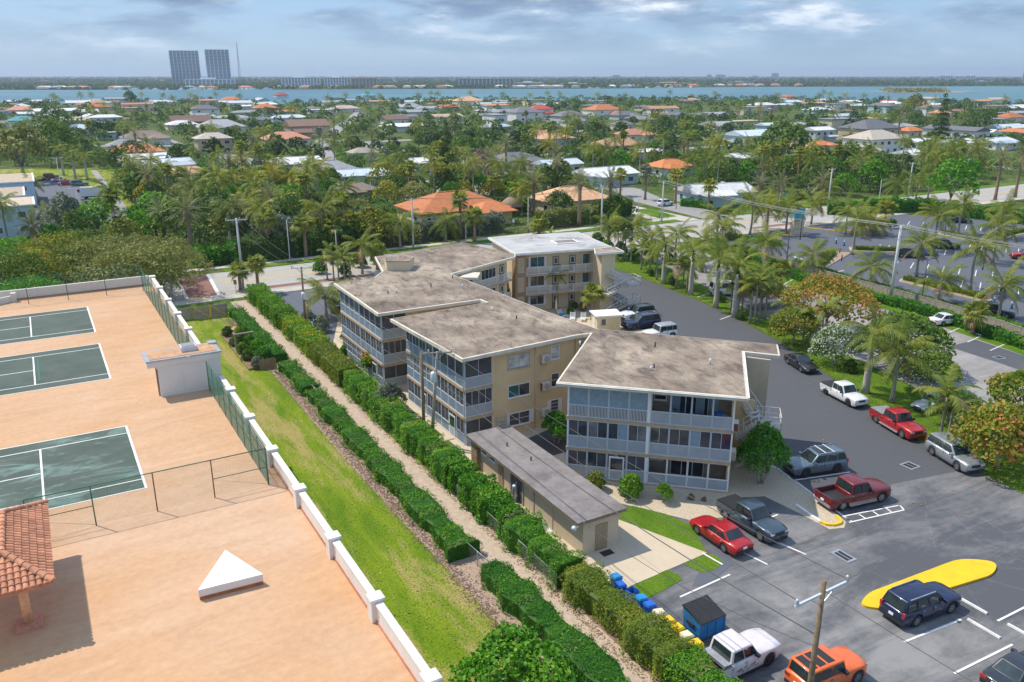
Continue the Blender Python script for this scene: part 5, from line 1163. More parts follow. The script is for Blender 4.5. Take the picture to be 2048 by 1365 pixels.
def palm_trunk(kind,h,var,n=8):
    hk = round(h*2)/2; key = (kind,hk,var % 3,n)
    if key in TK: return TK[key]
    rng = np.random.default_rng(var); m = MB(); b = 0.06*h if kind in ('coconut','gold') else 0.015*h
    dx,dy = rng.uniform(-b,b),rng.uniform(-b,b); r0,r1 = dict(coconut=(0.20,0.11),gold=(0.2,0.11),royal=(0.30,0.17),date=(0.30,0.26),sabal=(0.26,0.19),small=(0.10,0.06),grey=(0.24,0.2))[kind]
    pts = []; rs = []
    for i in range(7):
        t = i/6; pts.append((dx*(t*t-t)*2.0,dy*(t*t-t)*2.0,-0.05+(hk+0.05)*t)); bulge = 1+(0.18*math.sin(math.pi*min(1,t*1.6)) if kind == 'royal' else 0); rs.append((r0+(r1-r0)*t)*bulge*(1.25 if i == 0 else 1))
    if kind == 'royal': pts = pts[:-1]+[(0,0,hk-1.3)] if hk > 4 else pts
    m.tube(pts,rs[:len(pts)],n)
    if kind in ('date','sabal','grey'): m.lathe([(r1,hk-1.0),(r1*1.7,hk-0.35),(r1*1.4,hk+0.1),(0.05,hk+0.15)],n)
    me = m.mesh('trunk',{'royal': 'bark_pale','coconut': 'bark_grey','gold': 'bark_grey','date': 'bark_palm','sabal': 'bark_palm','small': 'bark_grey','grey': 'bark_palm'}[kind]); TK[key] = (me,hk); return TK[key]
shaft_me = MB().tube([(0,0,-1.4),(0,0,-0.6),(0,0,0.0)],[0.2,0.15,0.07],10).mesh('crownshaft','leaf_bright')
nut_me = MB().lathe([(0.0,-0.14),(0.11,-0.06),(0.11,0.06),(0.0,0.14)],7).mesh('coconut','leaf_yellow')
boss_me = {k: MB().lathe([(0.0,-0.25),(r_,-0.1),(r_*0.9,0.12),(0.0,0.22)],8).mesh('crown_heart',m_) for k,r_,m_ in (('coconut',0.2,'bark_brown'),('gold',0.2,'bark_brown'),('royal',0.12,'leaf_bright'),('date',0.42,'bark_palm'),('sabal',0.34,'bark_palm'),('small',0.1,'leaf_bright'),('grey',0.3,'bark_palm'))}
def palm(kind,p,h,label,group=None,near=False,lod=1,sc=1.0,lean=None,seed=None):
    sd = seed if seed is not None else random.randrange(1000); rng = random.Random(sd); h = max(1.2,h/sc); tm,hk = palm_trunk(kind,h,sd,9 if near else 6)
    t = thing('palm_tree',(p.x,p.y,p.z),label,'palm tree',group,rng.uniform(0,6.28),(sc,sc,sc*h/hk)); meshobj('trunk',tm,t)
    if not near:
        c = meshobj('crown',palm_crown(kind,lod,sd % 4),t); c.location = (0,0,hk); c.rotation_euler = (rng.uniform(-0.12,0.12),rng.uniform(-0.12,0.12),0); return t
    _,me,leaf = fronds(kind,0); az = rng.uniform(0,6); wind = R(35)-t.rotation_euler.z
    meshobj('crown_heart',boss_me[kind],t,(0,0,hk))
    for q,cnt in enumerate(SPREAD[kind]):
        for c in range(cnt):
            az += 2.399; a = az+rng.uniform(-0.3,0.3); a += 0.42*math.sin(wind-a) if kind in ('coconut','royal','gold','small') else 0
            s_ = rng.uniform(0.82,1.1); o = meshobj('frond',me[q],t,(0.08*math.cos(a),0.08*math.sin(a),hk+0.12-0.1*q*0.5)); o.rotation_euler = (rng.uniform(-0.35,0.35),rng.uniform(-0.16,0.16),a); o.scale = (s_,s_,s_)
            if q == len(SPREAD[kind])-1 and rng.random() < 0.45: o.material_slots[0].link = 'OBJECT'; o.material_slots[0].material = M('palm_dead')
    if kind == 'royal': meshobj('crownshaft',shaft_me,t,(0,0,hk+0.1))
    if kind == 'coconut':
        for k in range(6):
            a = rng.uniform(0,6.28); meshobj('coconut',nut_me,t,(0.24*math.cos(a),0.24*math.sin(a),hk-0.25-rng.uniform(0,0.15)))
    return t
def hsolve(pb,pc):       # height of a palm from its foot and crown in the photograph
    b = g(*pb); a = (682.5-pc[1])/FPX; dy = math.cos(PITCH)+a*math.sin(PITCH); dz = -math.sin(PITCH)+a*math.cos(PITCH); return b,CAM_H+b.y*dz/dy
# near palms, each told apart by where it stands
NEARP = [
 ('royal',(1327,568),(1328,492),'royal palm farthest along the driveway verge, nearest the stairs wing'),('royal',(1381,590),(1384,503),'royal palm second from the far end of the driveway verge'),('royal',(1431,616),(1438,518),'royal palm rising in front of the white van'),('royal',(1468,635),(1470,531),'royal palm on the verge just right of the white van'),
 ('royal',(1730,786),(1740,668),'large windblown royal palm on the verge above the white pickup'),('coconut',(1783,806),(1790,705),'slim palm with brown fronds on the verge above the red pickup'),
 ('coconut',(1622,549),(1624,512),'coconut palm at the near edge of the hotel lot by the arrows'),('coconut',(1738,577),(1743,535),'coconut palm left of the tall concrete pole in the hotel hedge'),('coconut',(1876,607),(1881,562),'coconut palm right of the tall concrete pole by the long island'),('coconut',(1995,639),(1998,575),'coconut palm beside the dark SUV near the right edge'),
 ('coconut',(1526,540),(1526,487),'coconut palm spreading over the lot entry hedge'),('sabal',(1185,640),(1188,590),'stout cabbage palm beside the pool loungers'),('small',(1113,622),(1113,553),'slender small palm in front of the pale roofed wing'),('sabal',(1002,612),(1002,577),'cabbage palm in the courtyard by the slatted walkway'),
 ('coconut',(653,640),(646,592),'coconut palm over the small lot beside the grey porches'),('sabal',(481,580),(480,543),'cabbage palm by the street left of the concrete pole'),('sabal',(517,586),(517,528),'thick trunked cabbage palm by the street right of the concrete pole'),
 ('sabal',(1558,590),(1550,540),'dusty cabbage palm in the visitor lot hedge'),('coconut',(327,600),(322,548),'coconut palm leaning over the end of the white parapet'),
 ('small',(1100,490),(1195,470),'small palm tucked behind the pale roofed wing'),('sabal',(1945,668),(1940,628),'shaggy cabbage palm over the white car in the visitor lot'),('sabal',(2062,800),(2055,690),'cabbage palm cut by the right edge of the picture')]
for i,(k,pb,pc,lb) in enumerate(NEARP):
    b,h = hsolve(pb,pc); palm(k,b,h,lb,'palms near the condominium',True,seed=i+11,sc=1.2 if k in ('coconut','royal') else 1.05)
# clusters of small palms on the verge: each stem a palm of its own
CL = [(1352,577,528),(1366,574,532),(1374,580,536),(1461,622,566),(1476,626,572),(1484,622,566),(1500,646,578),(1509,648,566),(1518,645,560),(1530,640,575),(1577,665,610),(1300,548,500),(1313,560,512),(1282,540,497),(1605,690,640),(1640,700,620),(655,560,518),(668,562,512),(678,565,520),(690,563,515),(700,560,520),(1235,520,462),(1250,520,470),(1262,525,480),(1218,500,455),(1880,880,790),(1895,885,815)]
ORD = 'first second third fourth fifth sixth seventh eighth ninth tenth eleventh twelfth thirteenth fourteenth fifteenth sixteenth seventeenth eighteenth nineteenth twentieth twenty-first twenty-second twenty-third twenty-fourth'.split()
seq = {}
for i,(x,yb,yc) in enumerate(sorted(CL)):
    where = 'on the grass verge beyond the driveway' if 1290 < x < 1650 else ('beside the street in front of the porches' if x < 720 else ('behind the pale roofed wing' if x < 1270 else 'beside the silver car at right'))
    b,h = hsolve((x,yb),(x,yc)); seq[where] = seq.get(where,0)+1; palm('small',b,max(2.2,h),ORD[seq[where]-1]+' slender clumping palm '+where,'clumping palms '+where,True,seed=i+60,sc=1.5)
# street palms and the palms of the hotel lot
MIDP = [('date',331,486,424),('date',385,520,424),('date',482,500,425),('sabal',540,518,440),('sabal',612,515,447),('coconut',649,502,418),('sabal',673,505,452),('sabal',703,490,442),('sabal',741,494,430),('coconut',801,497,447),('coconut',892,484,443),('sabal',921,477,402),('sabal',949,484,433),('date',1067,430,366),('date',1158,453,368),('date',1219,438,365),('sabal',1078,470,450),
        ('small',1042,425,405),('coconut',1433,478,432),('coconut',1441,510,455),('coconut',1499,470,405),('gold',1533,462,418),('coconut',1571,468,415),('coconut',1622,450,408),('coconut',1833,554,490),('coconut',1941,584,497),('coconut',1985,527,457),('coconut',1866,503,432),('coconut',1915,470,410),('coconut',2002,477,424),('date',73,503,455),('coconut',66,402,370),('coconut',105,470,428),('coconut',198,470,428),('coconut',148,470,442),
        ('royal',128,352,296),('royal',151,358,308),('royal',175,360,312),('date',1514,430,372),('date',1556,425,370),('date',1640,410,362),('sabal',1416,420,372),('sabal',1350,408,352),('sabal',1240,392,350),('coconut',1690,470,425),('sabal',1722,462,425),('gold',1740,470,448),('sabal',1768,455,415),('coconut',1705,510,440),('coconut',1790,420,372),('coconut',1830,410,360),('date',1990,400,318),('date',2030,395,312),('coconut',1855,400,352),('coconut',1650,408,380),
        ('royal',1289,330,256),('royal',1325,335,272),('coconut',1228,325,278),('gold',1130,310,262),('date',1012,345,288),('coconut',560,385,340),('gold',548,400,345),('gold',505,395,355),('gold',470,400,352),('gold',580,400,355),('gold',330,375,335),('gold',640,405,335),('coconut',410,395,352),('grey',1005,400,360),('grey',1290,400,345),('grey',640,300,262),('sabal',430,420,385),('date',1840,345,310),('coconut',1480,330,300),('sabal',1595,425,395)]
MIDP.sort(key=lambda q: q[1]); seq = {}
for i,(k,x,yb,yc) in enumerate(MIDP):
    b,h = hsolve((x,yb),(x,yc)); nm = dict(date='date palm',sabal='cabbage palm',coconut='coconut palm',royal='royal palm',gold='golden leaved palm',small='small palm',grey='silver fan palm')[k]
    where = 'along the main street and lot' if yb > 440 else 'among the near gardens beyond the street'
    near = yb > 425 and k != 'date'
    seq[nm+where] = seq.get(nm+where,0)+1; palm(k,b,h,'%s from the left of the %ss %s' % (ORD[seq[nm+where]-1],nm,where),'palms %s: %s' % (where,nm),near,1,seed=i+200,sc=dict(date=1.4,sabal=1.3,coconut=1.3,gold=1.35,royal=1.25,small=1.2,grey=1.4)[k])
# ---- hedges
HFR = {}
def hedge(label,a,b,width,h,leaf,dens=70,size=0.17,z=0.0,group=None,uw=True,rough=0.16,flowers=None,cat='hedge',up=0.0):
    """clipped hedge: solid core inside a skin of leaves"""
    A = UW(*a,z) if uw else Vector((*a,z)); B = UW(*b,z) if uw else Vector((*b,z)); d = B-A; Ln = d.length; ang = math.atan2(d.y,d.x); t = thing('hedge',A,label,cat,group,ang)
    rng = np.random.default_rng(int(abs(A.x*31+A.y*17)) % 9999); ph = rng.uniform(0,6,6); rough = 0.36 if up else max(rough,0.24)
    def wob(x): return 1+rough*0.55*np.sin(x*0.9+ph[0])+rough*0.5*np.sin(x*2.3+ph[1])+rough*0.35*np.sin(x*5.1+ph[2])
    ar = Ln*(2*h+width)+2*h*width; n = int(ar*dens); u = rng.random(n)*(2*h+width); x = rng.random(n)*Ln; hw = width/2; y = np.where(u < h,-hw,np.where(u < h+width,u-h-hw,hw)); zz = np.where(u < h,u,np.where(u < h+width,h,2*h+width-u)); O = np.zeros((n,3)); O[:,1] = np.where(u < h,-1,np.where(u < h+width,0,1)); O[:,2] = np.where((u >= h) & (u < h+width),1,0.15)
    ne = int(2*h*width*dens)
    k = rng.random(n) < (2*h*width/ar); x = np.where(k,np.where(rng.random(n) < 0.5,0,Ln),x); y = np.where(k,(rng.random(n)-0.5)*width,y); zz = np.where(k,rng.random(n)*h,zz)
    wv = wob(x); bulge = rough*0.6*np.sin(x*3.3+zz*2.7+ph[3])*np.sin(x*1.3-zz*3+ph[4]); yy = y*(wv+bulge)*(1-0.18*(zz/h)**3); zt = zz*(0.72+0.28*wv+bulge*0.3)
    C = np.stack([x+rng.normal(size=n)*0.03,yy,zt],1)-O*(rng.random(n)**2*0.22)[:,None]+rng.normal(size=(n,3))*0.025
    V,F = leaf_quads(C,O,size*(1.35 if up else 1),0.24 if up else 0.5,rng,up); T = np.clip(0.42+0.24*np.sin(x*1.7+ph[5])*np.sin(x*0.53+zz)+rng.normal(size=n)*0.19,0,1)
    o = meshobj('foliage',numesh('foliage',V,F,leaf,T),t); m = MB(); s = 0.9 if True else 1; seg = max(2,int(Ln/1.2))
    vs = []; fs = []
    for i in range(seg+1):
        xx = Ln*i/seg; w_ = float(wob(np.array([xx]))[0]); hh = h*(0.70+0.26*w_)*0.9; yw = hw*w_*0.82
        vs += [(xx,-yw,0),(xx,-yw,hh*0.92),(xx,-yw*0.8,hh),(xx,yw*0.8,hh),(xx,yw,hh*0.92),(xx,yw,0)]
    for i in range(seg):
        for q in range(5): fs.append((i*6+q,i*6+q+1,i*6+q+7,i*6+q+6))
    fs += [(5,4,3,2,1,0),tuple(seg*6+q for q in range(6))]; m.add(vs,fs); m.build('branches',leaf,t)
    if up or leaf == 'hedge_warm':
        q = np.where((np.sin(x*0.61+ph[1])*np.sin(x*1.9+ph[2]+zz*1.5) > 0.62) & (rng.random(n) < 0.30))[0]
        if len(q) > 3: V,F = leaf_quads(C[q]+O[q]*0.06,O[q],size*1.2,0.2,rng,up); meshobj('dry_twigs',numesh('dry_twigs',V,F,'palm_dead',rng.random(len(q))),t)
    if flowers:
        q = rng.choice(n,flowers[1]); V,F = leaf_quads(C[q]+O[q]*0.05,O[q],flowers[2] if len(flowers) > 2 else 0.14,0.8,rng); meshobj('blossoms',numesh('blossoms',V,F,flowers[0],rng.random(len(q))),t)
    return t
G1 = 'low hedge along the mulch strip'; G2 = 'tall hedge beside the sandy walk'
hedge('low clipped hedge from the gate down to the garden bed',(21.7,113),(21.7,91),2.0,1.15,'hedge_leaf',55,0.20,group=G1); hedge('short low hedge piece between garden and first gap',(21.75,87.8),(21.75,79.2),2.0,1.15,'hedge_leaf',70,0.19,group=G1,up=0.5)
hedge('longest low clipped hedge beside the lawn strip',(21.75,77.8),(21.75,44.2),2.0,1.15,'hedge_leaf',95,0.16,group=G1,up=0.5); hedge('low hedge nearest the viewer below the chain link gap',(22.3,41.6),(23.0,16),2.0,1.2,'hedge_leaf',130,0.15,group=G1,up=0.5)
hedge('bright lime tall hedge nearest the street',(26.2,121),(26.2,104.5),2.6,2.3,'hedge_light',60,0.24,group=G2); hedge('tall hedge with orange blossoms by the small lot',(26.3,104),(26.3,91),2.7,2.1,'hedge_light',65,0.22,group=G2,flowers=('flower_orange',260,0.22)); hedge('warm olive stretch of the tall hedge',(26.2,90.6),(26.2,80),2.5,2.1,'hedge_warm',75,0.19,group=G2)
hedge('long feathery green stretch of the tall hedge by the porches',(26.15,79.6),(26.15,54),2.3,2.15,'hedge_leaf',95,0.19,group=G2,up=0.9); hedge('broad leaved glossy stretch of the tall hedge by the shed',(26.15,53.7),(26.15,45.2),2.4,2.05,'leaf_bright',110,0.24,group=G2); hedge('green stretch of the tall hedge beside the shed apron',(26.15,44.9),(26.3,38),2.2,1.95,'hedge_leaf',130,0.16,group=G2,up=0.9)
hedge('yellowish feathery stretch of the tall hedge by the bins',(26.4,37.7),(26.7,28),2.3,1.75,'hedge_warm',150,0.15,group=G2,up=0.9); hedge('tall feathery hedge end nearest the viewer by the white truck',(26.7,27.7),(27.2,15),2.3,1.8,'hedge_leaf',150,0.15,group=G2,up=0.9)
# hedges by the fence on the right, hotel lot and far side of the street
GH = 'clipped hedges of the hotel and visitor lots'
def pxh(label,p,q,w,h,leaf,dens=40,size=0.28,**k): hedge(label,g(*p).xy,g(*q).xy,w,h,leaf,dens,size,uw=False,group=GH,**k)
HF = [(113.2,112),(107.0,96),(104.6,88),(103.9,75),(104.6,69),(103.4,62),(101.0,51),(97,36)]
for i in range(len(HF)-1): hedge('bright hedge on the visitor side of the plank fence %s' % ['at its far end','by the dusty palm','behind the orange almond tree','right of the concrete pole','behind the shaggy palm','along the three stalls','at the right edge'][i],HF[i],HF[i+1],1.7,1.35,'leaf_bright',34,0.30,group=GH)
HH = [(113.6,98),(112.0,86),(111.0,74),(109.8,63),(107.6,53),(103.6,36)]
for i in range(len(HH)-1): hedge('low lime hedge on the hotel side of the plank fence %s' % ['at the lot entry','behind the almond tree','left of the pole palm','by the dark SUV','at the right edge'][i],HH[i],HH[i+1],1.2,0.8,'hedge_light',40,0.26,group=GH)
pxh('tall dark clipped hedge at the back of the hotel lot, left piece',(1655,428),(1730,432),3.2,3.0,'leaf_bright',14,0.5); pxh('tall dark clipped hedge at the back of the hotel lot, middle piece',(1730,425),(1860,425),3.2,3.2,'leaf_bright',14,0.5); pxh('tall dark clipped hedge at the back of the hotel lot, right piece',(1870,428),(2048,448),3.2,2.8,'leaf_bright',14,0.5); pxh('low hedge in front of the tall hedge at the back of the hotel lot',(1710,450),(1790,452),2.0,1.3,'leaf_bright',18,0.4)
for nm,a,b in (('island with the coconut palm',(119.4,80.3),(118.7,66.8)),('angled island left of the parked blue car',(127,100.8),(116,94.2)),('long island behind the parked cars',(162.8,102.6),(160,88)),('back island at the right edge',(169,94.6),(179.6,95.4)),('island beside the dark parked car',(132.5,100.4),(139.6,94.6))): hedge('low coppery hedge on the '+nm,a,b,1.3,0.75,'hedge_warm',40,0.24,z=0.14,group=GH)
pxh('clipped hedge by the lot entry next to the hotel sign',(1450,478),(1560,492),2.2,1.2,'leaf_bright',24,0.34); pxh('clipped hedge between visitor drive and hotel lot',(1470,500),(1560,530),2.0,1.1,'leaf_bright',26,0.32); pxh('clipped hedge in front of the pale blue cottage',(1365,412),(1420,418),2.5,1.8,'leaf_bright',16,0.45); pxh('lime clipped hedge behind the cottage',(1405,362),(1480,372),3.5,2.6,'hedge_light',10,0.6); pxh('lime clipped hedge beside the orange roofed house',(985,408),(1045,425),2.6,2.0,'hedge_light',14,0.5)
# green wall of planting on the far side of the street
GS = 'street hedge opposite the condominium'
for i,(x0,y0,x1,y1,leaf,lb,hh) in enumerate(((390,533,470,524,'leaf_bright','bright shrub bank on the far side of the street by the crossing',3.2),(475,525,590,513,'leaf_dark','dark shrub bank behind the street date palms',4.0),(592,512,720,495,'leaf_mid','mid green shrub bank behind the street lamp',4.2),(722,494,835,483,'leaf_olive','grey brown shrub bank left of the concrete pole',3.2),(838,480,1000,462,'leaf_silver','long silvery buttonwood hedge along the street',3.8),(1080,455,1190,442,'leaf_olive','rusty brown shrub bank below the peach roof',3.4),(1190,440,1250,428,'leaf_mid','green shrub bank at the corner below the peach roof',3.6))):
    hedge(lb,g(x0,y0).xy,g(x1,y1).xy,4.0,hh,leaf,16,0.5,uw=False,group=GS,rough=0.4)
# ---- single trees near the camera
TP = {}
almond = tree_proto('almond','leaf_almond','bark_grey',6.3,2.2,7.2,22,11000,0.36,3,base_r=0.22,aspect=0.7); almond2 = tree_proto('almond2','leaf_almond','bark_grey',3.6,1.2,5.0,14,6500,0.30,5,base_r=0.15,aspect=0.7)
grape = tree_proto('grape','leaf_mid','bark_grey',5.2,1.4,6.6,18,9000,0.34,8,base_r=0.18,stems=3,aspect=0.85); oleander = tree_proto('oleander','leaf_mid','bark_pale',2.9,0.4,4.4,14,6000,0.20,9,base_r=0.06,stems=6)
def g_tree(proto,px,py,label,sc=1.0,name='tree',cat='tree',z=0.0,leaf=None,sz=None,group=None): return place_tree(proto,g(px,py,z) if z == 0 else Vector((*g(px,py,z).xy,0)),label,cat,group,sc if sz is None else (sc,sc,sz),name=name,leaf=leaf)
g_tree(almond,1660,600,'big sea almond tree with orange and red leaves beyond the verge',1.0,'sea_almond_tree',z=4.6); g_tree(almond2,1522,614,'small sea almond with a pale slanting trunk on the verge',1.0,'sea_almond_tree'); g_tree(almond2,2005,880,'sea almond with yellow and red leaves at the right edge above the silver SUV',1.15,'sea_almond_tree',z=2.6); g_tree(almond2,2062,800,'second sea almond at the right edge behind the first',1.2,'sea_almond_tree',z=3.0)
g_tree(almond2,1590,650,'yellow green almond tree left of the white oleander',0.95,'sea_almond_tree',z=2.6); g_tree(grape,1810,690,'broad sea grape tree behind the windblown palm',1.0,'sea_grape_tree',z=3.0,leaf='leaf_mid'); g_tree(grape,1865,735,'yellowish sea grape tree over the visitor lot corner',0.62,'sea_grape_tree',z=2.5)
t = g_tree(oleander,1672,700,'white flowering oleander beside the windblown palm',1.12,'oleander_shrub','shrub',z=1.8,leaf='leaf_mid')
rng_ = np.random.default_rng(4); lb = rand_lobes(14,2.9,0.4,4.4,np.random.default_rng(9),0.75); V,F,T = lobes_crown(lb,2300,0.17,rng_,0.8,0.97,0.3); meshobj('blossoms',numesh('blossoms',V,F,'flower_white',T),t)
# pandanus-like palm shrub by the silver car
pan = thing('screw_pine',Vector((*g(1915,815,2.0).xy,0)),'bushy screw pine with strap leaves by the silver car','shrub')
m = MB()
for k in range(7):
    a = k*0.9; m.tube([(0.2*math.cos(a),0.2*math.sin(a),0),(1.0*math.cos(a),1.0*math.sin(a),1.0),(1.5*math.cos(a),1.5*math.sin(a),2.0+0.2*(k % 3))],[0.12,0.09,0.07],6)
m.build('trunk','bark_grey',pan)
Vs,Fs,Ts,off = [],[],[],0; rr = np.random.default_rng(2)
for k in range(34):
    a = k*2.399; q = math.sqrt((k+0.5)/34); hc = Vector((2.5*q*math.cos(a),2.5*q*math.sin(a),3.3-1.7*q*q))
    for j in range(26):
        az = rr.uniform(0,6.28); e = rr.uniform(-0.5,1.3); d = np.array([math.cos(az)*math.cos(e),math.sin(az)*math.cos(e),math.sin(e)]); l = rr.uniform(0.7,1.15); c = np.array(hc); sd = np.array([-d[1],d[0],0]); sd /= np.linalg.norm(sd)+1e-6; tip = c+d*l-np.array([0,0,0.3*l]); mid = c+d*l*0.55+np.array([0,0,0.05]); w = 0.045
        Vs += [c-sd*w*0.6,c+sd*w*0.6,mid+sd*w,mid-sd*w,tip]; Fs += [(off,off+1,off+2),(off,off+2,off+3),(off+3,off+2,off+4)]; Ts += [np.clip(rr.normal(0.55,0.15),0,1)]*3; off += 5
meshobj('crown',numesh('crown',np.array(Vs),None,'leaf_mid',Ts,np.array(Fs)),pan)
yard = tree_proto('yard','leaf_bright','bark_grey',2.3,1.0,5.4,13,5200,0.27,12,base_r=0.07,stems=4,flat=0.9); small = tree_proto('smalltree','leaf_bright','bark_grey',1.5,0.9,3.2,10,3200,0.24,14,base_r=0.07,stems=2)
g_tree(yard,1521,967,'bright green multi stemmed tree on the gravel behind the grey blue SUV',1.0,'yard_tree'); g_tree(small,1113,888,'glossy small tree between the yellow wall and the shed',1.0,'yard_tree')
ball = tree_proto('ball','hedge_warm','bark_brown',1.0,0.0,1.75,9,3600,0.15,17,base_r=0.05,stems=3,flat=0.95,shell=0.85)
g_tree(ball,1192,980,'round clipped coppery bush left of the other under the porches',0.95,'round_bush','bush'); g_tree(ball,1261,996,'larger round clipped bush under the porches',1.2,'round_bush','bush',leaf='hedge_light'); g_tree(small,1328,1004,'loose lime green shrub under the right hand porches',0.52,'shrub','shrub',leaf='hedge_light')
for x,y,s,lb,lf in ((1382,1000,0.32,'dry tuft plant left of its twin by the ground floor railing','palm_dead'),(1408,1003,0.24,'smaller dry tuft plant by the ground floor railing','palm_dead'),(1467,920,0.45,'dark low shrub at the corner of the right hand wing','leaf_dark'),(782,828,1.05,'pale loose frangipani bush beside the porches','leaf_silver'),(745,752,0.95,'orange flowering bush sticking out of the tall hedge','hedge_light')):
    t = g_tree(ball if s < 0.9 else small,x,y,lb,s,'shrub','shrub',leaf=lf)
    if 'orange' in lb: V,F = leaf_quads(np.random.default_rng(1).normal(size=(260,3))*[0.75,0.75,0.45]+[0,0,2.6],np.tile([0,0,1.0],(260,1)),0.2,0.8); meshobj('blossoms',numesh('blossoms',V,F,'flower_orange',np.random.rand(260)),t)
sg = tree_proto('seagrape_near','leaf_mid','bark_grey',2.9,0.5,3.0,16,9500,0.21,21,base_r=0.09,stems=5,aspect=0.9)
place_tree(sg,UW(18.0,30.4),'sea grape bush with round leaves at the bottom of the lawn','shrub',sc=1.22,name='sea_grape_bush',leaf='leaf_bright')
# scrub trees beyond the deck
scrub = [tree_proto('scrub%d' % i,'leaf_olive','bark_pale',5.2,1.5,6.2,16,4200,0.42,30+i,base_r=0.14,stems=4,flat=0.6,aspect=0.35,shell=0.6) for i in range(3)]
SCR = [(20,560,'leaf_mid'),(75,548,'leaf_yellow'),(130,540,'leaf_mid'),(185,530,'leaf_olive'),(240,532,'leaf_olive'),(300,528,'leaf_olive'),(335,505,'leaf_olive'),(280,500,'leaf_olive'),(215,500,'leaf_olive'),(160,505,'leaf_mid'),(110,520,'leaf_yellow'),(60,590,'leaf_bright'),(10,520,'leaf_bright'),(330,545,'leaf_olive'),(-30,560,'leaf_mid'),(255,555,'leaf_olive')]
for i,(x,y,lf) in enumerate(sorted(SCR)): g_tree(scrub[i % 3],x,y,{'leaf_olive': 'dry olive grey scrub tree','leaf_mid': 'green scrub tree','leaf_bright': 'bright green scrub tree','leaf_yellow': 'yellow green scrub tree'}[lf]+' behind the far wall of the deck, %s from the left' % ORD[i],1.1+0.25*((i*7) % 3)/2,'scrub_tree',z=4.0,leaf=lf,group='scrub trees behind the deck')
# garden bed plants and planting around the small lot
for i,(u,w,s,lf,lb) in enumerate(((18.6,104,0.5,'leaf_dark','dark green vegetable plant at the far end of the garden bed'),(19.6,101.5,0.6,'hedge_light','lime plant beside the garden frame'),(18.4,99.5,0.42,'leaf_mid','small leafy plant at the left edge of the garden bed'),(20.0,98,0.62,'leaf_bright','bushy bright plant in the middle of the garden bed'),(18.7,96.2,0.5,'hedge_light','yellow green plant in front of the garden frame'),(20.2,94.6,0.72,'leaf_bright','tall bright plant near the end of the garden bed'),(18.6,93.4,0.5,'leaf_mid','leafy plant by the edging plank'),(20.0,91.4,0.75,'leaf_bright','largest leafy plant at the near end of the garden bed'),(18.9,90.2,0.5,'leaf_silver','pale banana like plant at the near corner of the garden bed'),
                                       (29.5,100,1.2,'leaf_silver','silvery shrub beside the wooden pole in the small lot'),(28.8,103.5,1.2,'leaf_silver','silvery shrub at the edge of the small lot'),(28.2,97,0.9,'leaf_silver','low silvery shrub below the silver car'),(31.2,94.5,1.1,'leaf_olive','brownish shrub beside the grey porch corner'),(29.0,89.5,0.75,'leaf_bright','round bright bush by the grey porch corner'))):
    place_tree(ball,UW(u,w),lb,'plant',sc=s*(1.7 if i < 9 else 1.1),name='garden_plant' if i < 9 else 'shrub',leaf=lf)
for i,(px,py,s,lf,lb) in enumerate(((1240,640,0.0,'x',''),(1140,628,0.6,'leaf_bright','green shrub under the doors of the pale roofed wing'),(1165,622,0.75,'leaf_yellow','yellow green shrub beside the cabbage palm'),(1150,618,0.6,'leaf_dark','dark shrub behind the yellow green one'),(1180,612,0.6,'leaf_dark','dark shrub under the stairs of the pale roofed wing'),(1300,552,0.8,'leaf_mid','low shrub on the verge by the farthest royal palm'),(1345,570,0.8,'leaf_mid','low shrub between the royal palms'),(1445,605,0.6,'leaf_dark','dark shrub by the white van'),(1720,812,0.45,'leaf_mid','small plant at the foot of the windblown palm'),(1700,745,0.9,'leaf_dark','dark shrub under the white oleander'),(1480,640,0.7,'leaf_dark','dark shrub under the clumping palms'))):
    if s: place_tree(ball,g(px,py),lb,'shrub',sc=s,name='shrub',leaf=lf)

# lush planting at the lot entry behind the pale roofed wing and along the near sidewalk
for i,(px,py,s,lf,lb) in enumerate(((1215,505,1.1,'leaf_bright','bright shrub behind the corner of the pale roofed wing'),(1240,512,1.2,'leaf_mid','green shrub right of the pale roofed wing by the street'),(1268,520,1.0,'leaf_bright','bright shrub left of the stop sign'),(1300,520,1.1,'leaf_mid','green shrub right of the stop sign'),(1335,528,1.0,'leaf_dark','dark shrub behind the farthest royal palm'),(1370,538,1.0,'leaf_mid','green shrub at the visitor lot edge'),(1195,492,1.2,'leaf_mid','green shrub peeping over the pale roof'),(720,535,1.2,'leaf_mid','green shrub at the street left of the rear roof'),(640,548,1.1,'leaf_bright','bright shrub at the street by the clumping palms'),(755,528,1.1,'leaf_bright','bright shrub at the street behind the roof housing'),(690,552,1.0,'leaf_dark','dark shrub under the clumping palms by the street'))): place_tree(ball,g(px,py),lb,'shrub',sc=s*1.3,name='shrub',leaf=lf)
for i,(k,pb,pc,lb) in enumerate((('coconut',(1215,515),(1212,452),'leafy palm at the street corner behind the pale roof, leftmost'),('small',(1245,520),(1243,448),'slim palm behind the pale roof, second at the corner'),('coconut',(1262,522),(1262,455),'leafy palm left of the stop sign at the corner'),('coconut',(1300,540),(1300,478),'leafy palm right of the stop sign at the corner'),('coconut',(1350,530),(1352,470),'leafy palm beyond the farthest royal palm'),('coconut',(1405,545),(1406,482),'leafy palm beyond the second royal palm'),('coconut',(1452,560),(1455,500),'leafy palm beyond the white van'),('coconut',(725,548),(722,492),'leafy palm left of the rear roof by the street'),('sabal',(755,540),(755,500),'cabbage palm behind the roof housing by the street'))):
    b,h = hsolve(pb,pc); palm(k,b,h,lb,'palms near the condominium',True,seed=i+340,sc=1.1)
